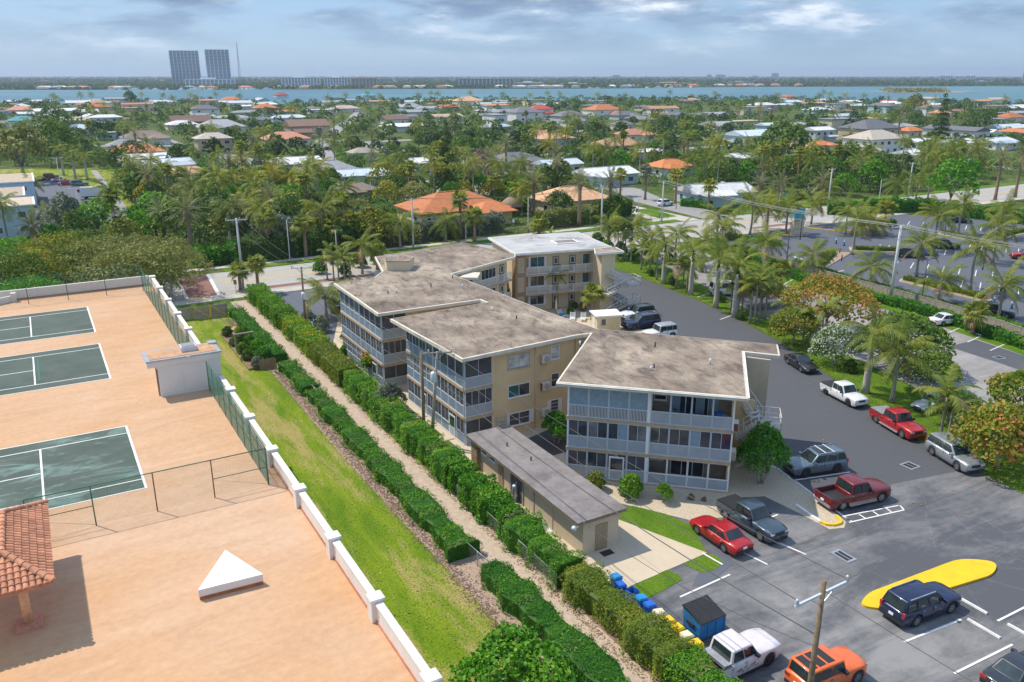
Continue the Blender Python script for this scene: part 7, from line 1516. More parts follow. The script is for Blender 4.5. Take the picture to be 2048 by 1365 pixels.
HL = [  # roof centre in the photograph, width there, roof, wall, storeys, angle, what singles it out
 (905,405,205,'tile_orange','wall_yellow',1,0,'right across the street behind the silvery hedge'),(1138,388,150,'tile_peach','wall_cream',1,0,'at the street corner behind three date palms'),(1432,374,140,'roof_white','wall_blue',1,-12,'at the corner beyond the crossing with clipped hedge'),
 (592,318,95,'roof_white','wall_white',1,0,'left of the grey gabled roof'),(655,332,110,'roof_grey','wall_grey',1,0,'between two pale metal roofs left of centre'),(722,342,105,'roof_bluewhite','wall_white',1,0,'above the brown roof left of centre'),(715,372,60,'roof_brown','wall_tan',1,0,'low in the trees left of centre'),
 (375,341,95,'tile_peach','wall_tan',1,0,'left of the golden palms'),(285,312,100,'roof_white','wall_white',1,10,'in front of the red roof at left'),(330,322,100,'roof_bluewhite','wall_white',1,10,'beside the white roof by the side street'),(270,298,108,'tile_orange','wall_cream',1,0,'behind the white roofs at left'),(258,286,86,'roof_grey','wall_white',1,0,'above the red roof at left'),
 (290,271,95,'roof_brown','wall_white',1,0,'with a long low roof by the green lawn at left'),(425,272,72,'roof_beige','wall_tan',2,0,'standing above the side street junction'),(440,250,96,'roof_grey','wall_white',1,0,'with broken hip roofs left of the marina'),(380,240,80,'tile_brown','wall_brick',1,0,'in the trees above the grey roofs'),(408,216,58,'roof_dark','wall_white',2,0,'under the twin towers'),(478,204,48,'roof_white','wall_white',2,0,'by the water with columns'),(462,198,40,'tile_orange','wall_white',1,0,'just behind the columned one by the water'),(530,214,50,'tile_orange','wall_cream',1,0,'beside the boat slips'),(562,189,28,'tile_red','wall_white',1,0,'on the shore right of the towers'),
 (612,248,84,'tile_brown','wall_tan',2,0,'with a steep gable by the marina'),(570,273,92,'tile_salmon','wall_cream',1,0,'left of the straight street'),(45,238,56,'roof_teal','wall_white',2,0,'at the far left edge'),(40,218,52,'tile_salmon','wall_white',1,0,'behind the turquoise one at the left edge'),(156,204,48,'roof_white','wall_white',1,0,'on the left shore'),(322,203,46,'roof_white','wall_white',1,0,'with pale hip roof on the left shore'),(200,212,40,'tile_orange','wall_cream',1,0,'near the left shore'),
 (725,300,56,'roof_beige','wall_white',1,0,'beside the straight street'),(852,317,70,'roof_white','wall_white',1,0,'left of the tall dark pine'),(1030,314,100,'roof_dark','wall_tan',1,0,'with a long hip roof behind the date palm'),(1116,322,90,'roof_bluewhite','wall_white',1,0,'right of the long dark roof'),(1210,340,120,'roof_white','wall_blue',1,0,'with white gables behind the silver palm'),(1338,326,86,'tile_orange','wall_white',1,0,'behind the green lamp post at centre right'),(1236,285,104,'tile_peach','wall_cream',1,0,'behind the tall royal palms'),(1266,265,72,'tile_salmon','wall_white',1,0,'above the peach one by the royal palms'),
 (1205,217,72,'tile_orange','wall_white',2,0,'tall and white on the skyline at centre'),(1049,222,68,'roof_dark','wall_white',2,0,'left of the orange roofed one'),(1078,216,52,'tile_red','wall_white',2,0,'just behind the dark roofed one'),(1138,229,68,'roof_dark','wall_grey',2,0,'between the two tall white ones'),(1150,240,58,'roof_grey','wall_white',1,0,'below the tall grey one'),(1248,228,54,'roof_dark','wall_grey',1,0,'right of the tall orange roofed one'),(1245,246,45,'roof_dark','wall_cream',1,0,'in trees right of centre'),(788,236,52,'tile_brown','wall_white',1,0,'with a reddish brown roof above centre left'),(820,212,50,'roof_grey','wall_white',1,0,'near the shore above centre left'),(935,200,56,'tile_peach','wall_cream',2,0,'on the shore at centre'),(965,207,40,'roof_bluewhite','wall_blue',1,0,'beside the peach one on the shore'),(735,190,30,'roof_teal','wall_white',1,0,'on the shore below the apartment blocks'),
 (1534,247,40,'roof_bluewhite','wall_aqua',2,0,'rising above the wide pale roof at right'),(1502,266,100,'roof_bluewhite','wall_blue',1,0,'with wide pale roof at centre right'),(1637,256,58,'roof_white','wall_grey',2,0,'left of the big dark roof'),(1740,252,112,'roof_dark','wall_tan',2,0,'with the widest dark hip roof at right'),(1750,272,112,'roof_beige','wall_white',2,0,'big and white in front of the dark roof'),(1735,296,60,'roof_beige','wall_white',1,0,'low wing in front of the big white one'),(1838,279,62,'roof_white','wall_white',1,0,'right of the big beige roof'),(1915,281,72,'roof_white','wall_white',1,0,'right of the dark pine'),(1832,302,84,'roof_white','wall_white',1,0,'long and white below the dark pine'),(1992,279,80,'roof_bluewhite','wall_white',1,0,'near the right edge with pale roofs'),(1778,201,30,'tile_red','wall_white',1,0,'on the right shore'),(1880,224,42,'tile_salmon','wall_white',1,0,'near the right shore with salmon roof'),(1576,192,26,'tile_orange','wall_white',2,0,'on the skyline right of centre'),(2020,232,60,'tile_orange','wall_white',1,0,'at the right edge with orange roof'),(1700,203,44,'roof_white','wall_white',1,0,'near the water left of the red roof'),(1590,290,60,'tile_peach','wall_cream',1,0,'behind the dark fig tree at right'),(1820,258,50,'tile_orange','wall_cream',1,0,'peeping behind the pine at right'),(1640,285,40,'tile_orange','wall_cream',1,0,'left of the big white one'),(1480,308,44,'roof_white','wall_white',1,0,'small and low left of the dark fig tree')]
for i,(cx,cy,wpx,rf,wl,st,an,lb) in enumerate(HL):
    h = 3.0 if st == 1 else 6.0; q = g(cx,cy,h+1.0); wid = wpx*depth_scale(q); sx = max(9,wid*0.92); sy = max(7,sx*0.66)
    p = Vector((q.x,q.y,0)); FRONT.append((p.x,p.y,sx*0.62,46 if p.y < 420 else 50)); house(p,R(30+an),sx,sy,h,rf,wl,'%s%s house with %s roof %s' % ('two storey ' if st == 2 else '',wname[wl],rname[rf],lb),'gable' if rf in ('tile_brown','roof_white','roof_bluewhite') else 'hip',st,1 if q.y < 420 else 0,i % 3 != 1,seed=i,pitch=0.17 if rf in ('roof_white','roof_bluewhite') else 0.27)
# left edge apartments
ap = thing('apartment_building',(*g(20,470).xy,0),'white flat roofed apartments with sandy roof patches at the left edge','building',None,R(30))
for (x0,x1,y0,y1,hh) in ((-14,5.2,-4,8,6.2),(-14,3.6,14,30,6.0),(-16,6.0,42,62,6.0)):
    MB().box(x0,x1,y0,y1,0,hh).build('wall','wall_blue',ap); MB().box(x0-0.3,x1+0.3,y0-0.3,y1+0.3,hh,hh+0.3).build('roof','fascia_white',ap); MB().box(x0+0.1,x1-0.1,y0+0.1,y1-0.1,hh+0.3,hh+0.33).build('gravel_top','roof_tan',ap)
    for fl in range(2):
        for k in range(3):
            x = x1-2.4-k*4.5; f = MB().box(x-0.8,x+0.8,y0-0.06,y0,1.0+fl*2.9,2.3+fl*2.9).build('window','trim_white',ap); MB().box(x-0.7,x+0.7,y0-0.085,y0-0.06,1.08+fl*2.9,2.22+fl*2.9).build('pane','glass_teal',f)
            y = y0+2+k*4; f = MB().box(x1,x1+0.06,y-0.8,y+0.8,1.0+fl*2.9,2.3+fl*2.9).build('window','trim_white',ap); MB().box(x1+0.06,x1+0.085,y-0.7,y+0.7,1.08+fl*2.9,2.22+fl*2.9).build('pane','glass_teal',f)
FOOT.append((ap.location.x,ap.location.y,14)); FOOT.append((ap.location.x-18,ap.location.y+30,16))
# further houses filling the streets behind
def onscreen(p,mx=60):
    f = p.y*math.cos(PITCH)-(p.z-CAM_H)*math.sin(PITCH); u_ = p.y*math.sin(PITCH)+(p.z-CAM_H)*math.cos(PITCH)
    if f < 5: return None
    x,y = 1024+FPX*p.x/f,682.5-FPX*u_/f
    return (x,y) if -mx < x < 2048+mx else None
SEG = []
for pts,w in STREETS:
    for i in range(len(pts)-1): SEG.append((Vector(pts[i]),Vector(pts[i+1]),w))
def near_road(p,extra):
    for a,b,w in SEG:
        d = b-a; t = max(0,min(1,(p-a).dot(d)/d.length_squared));
        if (a+d*t-p).length < w/2+extra: return True
    return False
rr = random.Random(21); nh = 0
ROOFS = ['roof_white']*6+['roof_grey']*4+['roof_bluewhite']*3+['tile_orange']*2+['tile_peach']*2+['roof_tan']*2+['roof_dark']*3+['tile_brown','tile_salmon','roof_beige','roof_brown']
def in_land(x,y):
    n = len(NEARLAND); c = False; j = n-1
    for i in range(n):
        if (NEARLAND[i][1] > y) != (NEARLAND[j][1] > y) and x < (NEARLAND[j][0]-NEARLAND[i][0])*(y-NEARLAND[i][1])/(NEARLAND[j][1]-NEARLAND[i][1])+NEARLAND[i][0]: c = not c
        j = i
    return c
for it in range(4200):
    if nh >= 125: break
    y = 230+rr.random()**0.8*800; x = (rr.random()-0.5)*2*0.66*y; p = Vector((x,y,0)); s = onscreen(p)
    if not s or not in_land(x,y+14): continue
    u,w = uwof(p)
    if w < 200 or (u < 30 and w < 350) or any((x-a)**2+(y-b)**2 < (r_+15)**2 for a,b,r_ in FOOT) or near_road(Vector((x,y)),11): continue
    sx = rr.uniform(15,29); st = 2 if rr.random() < 0.2 else 1; rf = rr.choice(ROOFS); wl = rr.choice(['wall_white','wall_white','wall_cream','wall_grey','wall_blue','wall_tan'])
    house(p,R(30+rr.choice((0,90,180,0))),sx,rr.uniform(8.5,13),3.0 if st == 1 else 6.0,rf,wl,'%s house with %s roof among the far trees' % (wname[wl],rname[rf]),('hip','gable','hip','flat' if rf in ('roof_white','roof_grey','roof_tan') else 'gable')[it % 4],st,0,it % 3 != 0,seed=it,pitch=rr.uniform(0.13,0.24),group='houses among the far trees with %s roofs' % rname[rf]); nh += 1
# ------------------------------------------------------------------ trees of the neighbourhood
def far_tree_geo(seed,R_,H1,n,size):
    rng = np.random.default_rng(seed); lb = rand_lobes(8,R_,H1*0.22,H1,rng,0.8); return lobes_crown(lb,n,size,rng,0.7,0.75,H1*0.1)
MT = [tree_proto('mt%d' % i,'leaf_mid','bark_grey',4.2+0.5*(i % 3),2.0,8.0+(i % 2)*1.2,13,1500,0.62,70+i,base_r=0.2,flat=0.8,aspect=0.7) for i in range(5)]
FT = [tree_proto('ft%d' % i,'leaf_mid','bark_grey',4.6,2.0,8.5,9,420,1.05,90+i,base_r=0.22,flat=0.8,aspect=0.75) for i in range(4)]
LEAFW = ['leaf_dark']*3+['leaf_mid']*6+['leaf_olive']+['leaf_bright']*4+['leaf_yellow']*3+['leaf_silver']
lname = dict(leaf_deep='deep green',leaf_dark='dark green',leaf_mid='mid green',leaf_olive='olive brown',leaf_bright='bright green',leaf_yellow='yellow green',leaf_silver='silvery',leaf_rose='pinkish bare')
PKW = ['coconut']*6+['sabal']*4+['date']*2+['royal']*2+['gold','grey']; pname = dict(coconut='coconut palm',sabal='cabbage palm',date='date palm',royal='royal palm',gold='golden palm',grey='silver fan palm')
# picked out trees
big = lambda i: MT[i]
for (x,y,z,s,lf,lb,i) in ((40,305,9,2.3,'leaf_olive','huge rounded olive tree at the left edge',0),(112,282,9,1.9,'leaf_mid','tall rounded tree behind the far left lawn',1),(110,240,8,2.0,'leaf_dark','wide dark tree behind the two rounded left ones',2),(235,335,3,1.1,'leaf_dark','dark round tree beside the footpath',3),(1560,312,6,2.2,'leaf_dark','broad dark fig tree at right',4),(1625,345,4,1.5,'leaf_yellow','yellow green tree right of the fig',0),(1700,330,4,1.3,'leaf_mid','bushy tree below the big white house',1),(1760,345,4,1.3,'leaf_dark','dark bushy tree below the long white roof',2),(960,345,4,1.2,'leaf_rose','pinkish bare tree at centre',3),(930,312,4,1.4,'leaf_mid','fresh green tree right of the tall pine',4),(1830,215,6,2.2,'leaf_olive','wide olive tree on the right shore',0),(1900,395,3,1.4,'leaf_bright','bright green mound tree behind the hotel hedge',1),(1960,250,5,1.8,'leaf_dark','dark wide tree near the right edge',2),(260,200,6,1.8,'leaf_dark','dark tree clump by the left water',3),(850,285,4,1.3,'leaf_dark','dark tree above the white roof at centre left',2)):
    p = Vector((*g(x,y,z).xy,0)); place_tree(MT[i],p,lb,sc=s,leaf=lf); FOOT.append((p.x,p.y,3.0*s))
pine_lb = [((0.2*math.sin(k*2.1),0.2*math.cos(k*2.1),2+k*1.25),(2.6*(1-k/10.5)+0.25,2.6*(1-k/10.5)+0.25,0.75)) for k in range(10)]
V,F,T = lobes_crown(pine_lb,2600,0.55,np.random.default_rng(6),0.4,0.5); pine = (numesh('crown',V,F,'leaf_dark',T),MB().tube([(0,0,-0.05),(0,0,14)],[0.25,0.05],6).mesh('trunk','bark_brown'))
for x,y,z,s,lb in ((893,320,5,1.25,'tall dark island pine at centre'),(1880,268,6,1.7,'tall dark island pine at right')): place_tree(pine,Vector((*g(x,y,z).xy,0)),lb,sc=s,name='island_pine')
for x_,y_ in ((560,395),(500,395),(610,395)): q_ = g(x_,y_); FRONT.append((q_.x,q_.y+4,9,30))
rt = random.Random(33); nb = npm = 0
def infront(x,y):
    for a,b,hw_,dp_ in FRONT:
        k = b-y; q = a*(y/b)
        if 0 < k < dp_ and abs(x-q) < hw_: return True
    return False
def blocked(x,y,pad,rd=0.8): return any((x-a)**2+(y-b)**2 < (r_+pad)**2 for a,b,r_ in FOOT) or near_road(Vector((x,y)),rd)
PLACED = []
def tryplace(y0,y1,palm_p,mind):
    for _ in range(40):
        y = math.sqrt(y0*y0+rt.random()*(y1*y1-y0*y0)); x = (rt.random()-0.55)*2*0.62*y; p = Vector((x,y,0)); s = onscreen(p,30)
        if not s: continue
        u,w = uwof(p)
        if w < 148 or (-16 < u < 21.5 and 193 < w < 345) or (u < 26 and w < 149) or (120 < u < 150 and w < 180) or (150 < u < 185 and w < 168) or (w < 235 and 104 < u < 124 and w > 190): continue
        if blocked(x,y,0.5) or (infront(x,y) and rt.random() < 0.88) or any((x-a)**2+(y-b)**2 < mind*mind for a,b in PLACED[-260:]): continue
        PLACED.append((x,y)); return p
    return None
for it in range(330):
    z0,z1 = ((148,235) if it < 95 else (180,320),(300,470),(470,640))[0 if it < 190 else (1 if it < 290 else 2)]; p = tryplace(z0,z1,0,3.4)
    if p is None: continue
    lf = rt.choice(LEAFW if p.y < 300 else ['leaf_deep']*4+['leaf_dark']*4+['leaf_mid']*2+['leaf_olive']); zone = ('just beyond the street','in the middle distance','toward the far shore')[0 if it < 190 else (1 if it < 290 else 2)]; pr = MT[it % 5] if p.y < 330 else FT[it % 4]
    place_tree(pr,p,'%s broadleaf tree among the houses %s' % (lname[lf],zone),'tree','broadleaf trees %s: %s' % (zone,lname[lf]),rt.uniform(0.65,1.1),leaf=lf)
for it in range(225):
    z0,z1 = ((150,290),(300,480),(480,760))[0 if it < 115 else (1 if it < 180 else 2)]; p = tryplace(z0,z1,1,3.0)
    if p is None: continue
    k = rt.choice(PKW); zone = ('just beyond the street','in the middle distance','toward the far shore')[0 if it < 115 else (1 if it < 180 else 2)]
    palm(k,p,rt.uniform(6,11.5) if k != 'grey' else rt.uniform(4,7),'%s among the houses %s' % (pname[k],zone),'palms %s: %s' % (zone,pname[k]),False,1 if p.y < 300 else 2,seed=it+500,sc=1.15 if p.y < 300 else 1.3)
# palms outlined against the water
for i,(x,y) in enumerate(((105,192),(112,196),(160,190),(182,189),(282,188),(325,190),(345,198),(380,190),(390,193),(432,188),(478,192),(655,196),(690,190),(735,187),(760,192),(838,190),(862,186),(875,188),(940,186),(1005,188),(1060,190),(1095,186),(1120,188),(1340,184),(1430,186),(1648,184),(1660,188),(1690,190),(1728,192),(2012,198),(1640,192),(1870,200),(1555,190),(1195,190),(1250,192),(1480,215),(1480,210))):
    hh = 11.0; q = g(x,y,hh) if y > 160 else None
    if q and q.y < 1150 and in_land(q.x,q.y): palm('coconut',Vector((q.x,q.y,0)),hh,'coconut palm outlined against the water','palms outlined against the water',False,2,seed=i+900,sc=1.5)
# the rest reads as one green mass
def mass(name,label,zones,seed,leafset,cat='trees',msize=1.0):
    rng = np.random.default_rng(seed); protos = [far_tree_geo(s_,4.4,7.5,n_,sz) for s_,n_,sz in [(seed+i,zones[0][3],zones[0][4]) for i in range(6)]]
    for li,lf in enumerate(leafset):
        Vs,Fs,Ts = [],[],[]; off = 0
        for (y0,y1,cnt,n_,sz,smin,smax,pad) in zones:
            for _ in range(cnt//len(leafset)*3):
                if _ >= cnt//len(leafset)*3: break
                y = math.sqrt(y0*y0+rng.random()*(y1*y1-y0*y0)); x = (rng.random()-0.5)*2*0.66*y; p = Vector((x,y,0))
                if not onscreen(p,40) or not in_land(x,y+3): continue
                u,w = uwof(p)
                if w < 148 or (-16 < u < 21.5 and 193 < w < 345) or (118 < u < 152 and w < 185) or (150 < u < 190 and w < 168): continue
                if blocked(x,y,pad,1.5) or (y > 330 and infront(x,y)): continue
                if rng.random() > 0.36: continue
                V,F,T = protos[rng.integers(6)]; s_ = rng.uniform(smin,smax); a = rng.uniform(0,6.28); ca,sa = math.cos(a),math.sin(a)
                W = np.stack([(V[:,0]*ca-V[:,1]*sa)*s_+x,(V[:,0]*sa+V[:,1]*ca)*s_+y,V[:,2]*s_*rng.uniform(0.8,1.15)-0.4],1); Vs.append(W); Fs.append(F+off); Ts.append(np.clip(T+rng.uniform(-0.18,0.18),0,1)); off += len(W)
        if Vs: tag(meshobj(name,numesh(name,np.concatenate(Vs),np.concatenate(Fs),lf,np.concatenate(Ts))),label % lname[lf],cat,kind='stuff')
mass('understory','%s shrubs and low trees filling the gardens beyond the street',[(149,330,4600,60,0.85,0.28,0.6,-1.0)],300,['leaf_deep','leaf_mid','leaf_bright'],'shrubs')
mass('far_trees','%s trees filling the neighbourhood toward the far shore',[(330,620,1500,80,1.5,0.45,0.95,-1.5),(620,1160,1900,80,1.7,0.6,1.15,-2.0)],320,['leaf_deep','leaf_dark','leaf_mid'])
# ------------------------------------------------------------------ far shore
def woodland(name,label,y0,y1,n,cl,size,hmax,seed,xs=0.75,leaf='leaf_deep'):
    rng = np.random.default_rng(seed); y = y0+(y1-y0)*rng.random(n)**1.3; x = (rng.random(n)*2-1)*xs*y; ok = np.ones(n,bool)
    shore = np.interp(x,[q[0] for q in farl[:11]],[q[1] for q in farl[:11]]); ok &= y > shore+12; x,y = x[ok],y[ok]; n = len(x); h = hmax*rng.uniform(0.55,1.0,n)*(0.75+0.35*np.sin(x*0.004)*np.sin(y*0.006))
    C = np.repeat(np.stack([x,y,np.zeros(n)],1),cl,0); d = rng.normal(size=(n*cl,3)); d /= np.linalg.norm(d,axis=1)[:,None]; d[:,2] = np.abs(d[:,2]); hh = np.repeat(h,cl); C = C+d*np.stack([hh*0.95,hh*0.95,hh*0.9],1)
    V,F = leaf_quads(C,d,size,0.85,rng,0.2); T = np.clip(np.repeat(rng.uniform(0.2,0.7,n),cl)+rng.normal(size=n*cl)*0.12,0,1); return tag(meshobj(name,numesh(name,V,F,leaf,T)),label,'woodland',kind='stuff')
woodland('far_woodland','dark woods along the far shore of the lagoon',1960,3300,6500,14,6.0,10.5,1); woodland('far_woodland','green woods mixed along the far shore of the lagoon',1960,3300,2500,14,6.0,9.5,2,leaf='leaf_dark'); woodland('far_woodland','hazy woods stretching to the horizon',3300,11000,5200,9,16.0,16.0,3)
def far_block(x0,x1,ybase_px,ytop_px,wall,label,floors,bays,glass='glass_tower',depth=16,name='apartment_building',Y=None,ang=0.0,slabs=True,cat='building'):
    """a building across the water sized from the photograph"""
    q0 = g(x0,ybase_px); q1 = g(x1,ybase_px); Yd = Y or q0.y; f = Yd*math.cos(PITCH)+CAM_H*math.sin(PITCH); X0,X1 = (x0-1024)*f/FPX,(x1-1024)*f/FPX
    a_ = (682.5-ytop_px)/FPX; zt = CAM_H+Yd*(-math.sin(PITCH)+a_*math.cos(PITCH))/(math.cos(PITCH)+a_*math.sin(PITCH)); W_ = X1-X0
    ang = math.atan2(-(X0+X1)/2,Yd); W_ *= math.cos(ang); t = thing(name,((X0+X1)/2,Yd,0.3),label,cat,'buildings across the water',ang); zt -= 0.3; tw_ = floors > 20
    MB().box(-W_/2+0.6,W_/2-0.6,0.8,depth,0,zt-0.5).build('glazing',glass,t); fh = zt/floors; m = MB()
    for k in range(floors+1): m.box(-W_/2,W_/2,-0.6,depth+0.5,k*fh-(0.0 if k == 0 else (0.15 if tw_ else 0.28)*fh),k*fh+0.02*fh)
    m.build('floor_slabs',wall,t)
    for k in range(bays+1):
        x = -W_/2+W_*k/bays; w_ = W_/bays*(0.06 if tw_ else 0.13); MB().box(x-w_,x+w_,-0.9,1.2,0,zt-0.6).build('fin',wall,t)
    MB().box(-W_/2-0.3,W_/2+0.3,-0.9,depth+0.8,zt-0.4,zt+0.9).build('parapet',wall,t); MB().box(-W_*0.2,W_*0.12,depth*0.3,depth*0.7,zt+0.9,zt+4.0).build('plant_room',wall,t); return t,W_,zt
far_block(346,404,174,102,'wall_towerwhite','tall glass residential tower on the far shore, left of the pair',25,8,depth=34,Y=2420); far_block(417,464,174,100,'wall_towerwhite','tall glass residential tower on the far shore, right of the pair',25,6,depth=34,Y=2420); far_block(372,471,175,159,'wall_towerwhite','low podium block at the foot of the two towers',5,12,depth=24,Y=2380)
far_block(565,641,177,156,'wall_towerwhite','white waterfront apartment block, leftmost of three',7,12,depth=16,Y=2190); far_block(650,701,177,156,'wall_towerwhite','white waterfront apartment block, middle of three',7,9,depth=16,Y=2190); far_block(704,754,177,157,'wall_tan','tan waterfront apartment block, right of three',7,7,depth=16,Y=2190); far_block(918,1028,174,158,'wall_grey','long grey apartment block across the water',6,14,'glass_dark',depth=18,Y=2400); far_block(1030,1086,174,166,'wall_white','low white hall right of the long grey block',2,8,depth=30,Y=2420); far_block(1120,1175,172,168,'wall_white','low white shed roofed building across the water',1,8,depth=30,Y=2560)
for (x0,x1,yb,yt,w_,fl,b_,lb,Y) in ((1285,1395,171,167,'wall_cream',1,10,'long cream marina building across the water',2600),(1455,1505,170,165,'wall_grey',3,8,'grey waterfront flats right of the marina',2640),(1500,1560,170,164,'wall_brick',3,8,'brown waterfront flats right of the marina',2640),(1414,1422,156,150,'wall_grey',6,2,'small hazy tower on the horizon, leftmost',6500),(1432,1450,156,150,'wall_grey',5,4,'wide hazy block on the horizon',6500),(1543,1556,156,147,'wall_grey',9,3,'taller hazy tower on the horizon',6500),(1505,1515,156,152,'wall_grey',4,2,'small hazy block on the horizon',6500),(1880,1905,163,152,'wall_towerwhite',8,5,'white hazy flats on the far right, leftmost',4200),(1910,1926,163,153,'wall_towerwhite',8,4,'white hazy flats on the far right, middle',4200),(1930,1950,163,152,'wall_towerwhite',8,4,'white hazy flats on the far right, rightmost',4200),(2043,2054,168,140,'wall_white',16,3,'white tower cut by the right edge',2900),(1950,1975,167,163,'wall_blue',2,5,'pale blue marina shed on the far right',3000),(1225,1240,156,151,'wall_grey',4,3,'hazy block on the horizon above the centre right',6500),(70,115,168,163,'wall_tan',2,6,'long tan building in the woods at far left',2900)):
    far_block(x0,x1,yb,yt,w_,lb,fl,b_,depth=20,Y=Y)
# lattice mast
ms = thing('radio_mast',Vector((*g(483,172).xy,0)),'thin red white radio mast right of the towers','mast'); ms.location = Vector(((481-1024)*2420*0.955/FPX,2420,0)); m = MB(); mh = 118
for k in range(3):
    a = 2*math.pi*k/3; m.bar((4.5*math.cos(a),4.5*math.sin(a),0),(0.3*math.cos(a),0.3*math.sin(a),mh),0.55)
m.build('legs','metal_grey',ms); m = MB()
for q in range(14):
    z0,z1 = mh*q/14,mh*(q+1)/14; r0,r1 = 4.5*(1-q/14)+0.3*q/14,4.5*(1-(q+1)/14)+0.3
    for k in range(3): a,b = 2*math.pi*k/3,2*math.pi*(k+1)/3; m.bar((r0*math.cos(a),r0*math.sin(a),z0),(r1*math.cos(b),r1*math.sin(b),z1),0.3)
m.build('lattice','metal_grey',ms)
# waterfront houses and boats along the far shore
rf_ = random.Random(9)
for k in range(70):
    x = rf_.uniform(-1100,900); sh = np.interp(x,[q[0] for q in farl[:11]],[q[1] for q in farl[:11]]); p = Vector((x,sh+rf_.uniform(14,60),0.3)); t = thing('waterfront_house',p,'small house by the far shore with %s roof' % ('orange','white','grey','tan')[k % 4],'house','small houses along the far shore',rf_.uniform(-0.4,0.4)); a = rf_.uniform(8,16); MB().box(-a,a,-6,6,0,4.0).build('wall','wall_white' if k % 3 else 'wall_cream',t); m = MB(); m.add([(-a-1,-7,4),(a+1,-7,4),(a+1,7,4),(-a-1,7,4),(-a*0.5,0,7),(a*0.5,0,7)],[(0,1,5,4),(1,2,5),(2,3,4,5),(3,0,4),(3,2,1,0)]); m.build('roof',('tile_orange','roof_white','roof_grey','roof_tan')[k % 4],t)
def boat(p,ang,L_,label,group):
    t = thing('boat',p,label,'boat',group,ang); m = MB(); pr = [(-L_/2,-L_*0.15),(L_*0.2,-L_*0.15),(L_/2,0),(L_*0.2,L_*0.15),(-L_/2,L_*0.15)]; m.prism(pr,-0.3,L_*0.11); m.build('hull','trim_white',t); MB().box(-L_*0.25,L_*0.12,-L_*0.10,L_*0.10,L_*0.11,L_*0.22).build('cabin','trim_white',t); MB().box(-L_*0.1,L_*0.14,-L_*0.08,L_*0.08,L_*0.13,L_*0.19).build('window','glass_dark',t); MB().box(-L_*0.25,L_*0.02,-L_*0.1,L_*0.1,L_*0.32,L_*0.34).build('hard_top','trim_white',t); MB().tube([(-L_*0.1,0,L_*0.2),(-L_*0.1,0,L_*0.5)],0.08,5).build('mast','metal_grey',t)
for k in range(34): x = rf_.uniform(-900,-560) if k < 26 else rf_.uniform(150,500); sh = np.interp(x,[q[0] for q in farl[:11]],[q[1] for q in farl[:11]]); boat(Vector((x,sh-rf_.uniform(6,40),-1.2)),rf_.uniform(0,6),rf_.uniform(10,24),'white motor boat moored at the far shore marina','boats at the far shore')
for k,(x,y) in enumerate(((520,238),(535,240),(545,234),(505,232),(560,228))): p = g(x,y); boat(Vector((p.x,p.y,0.12)),R(30),11,'white motor boat at the slips between the houses','boats at the slips')
sheet('canal_water',[tuple(g(*q).xy) for q in ((488,232),(500,224),(640,236),(620,246),(520,250))],0.05,'water',True)
# small scrub island
isl_p = Vector((*g(1850,184).xy,-1.2)); pts = [(math.cos(a)*95*(1+0.15*math.sin(3*a)),math.sin(a)*40) for a in [2*math.pi*k/20 for k in range(20)]]; struct('island',MB().prism([(isl_p.x+x,isl_p.y+y) for x,y in pts],-1.3,-0.5),'sand_path')
rng_ = np.random.default_rng(5); n = 160; C0 = np.stack([isl_p.x-10+rng_.uniform(-62,50,n),isl_p.y+rng_.uniform(-18,24,n),np.full(n,0.5)],1); C = np.repeat(C0,10,0); d = rng_.normal(size=(n*10,3)); d /= np.linalg.norm(d,axis=1)[:,None]; d[:,2] = abs(d[:,2]); C = C+d*np.array([8,8,6.5]); V,F = leaf_quads(C,d,3.5,0.8,rng_); tag(meshobj('island_scrub',numesh('island_scrub',V,F,'leaf_olive',np.clip(rng_.normal(0.5,0.2,n*10),0,1))),'low scrub covering the small island in the lagoon','scrub',kind='stuff')
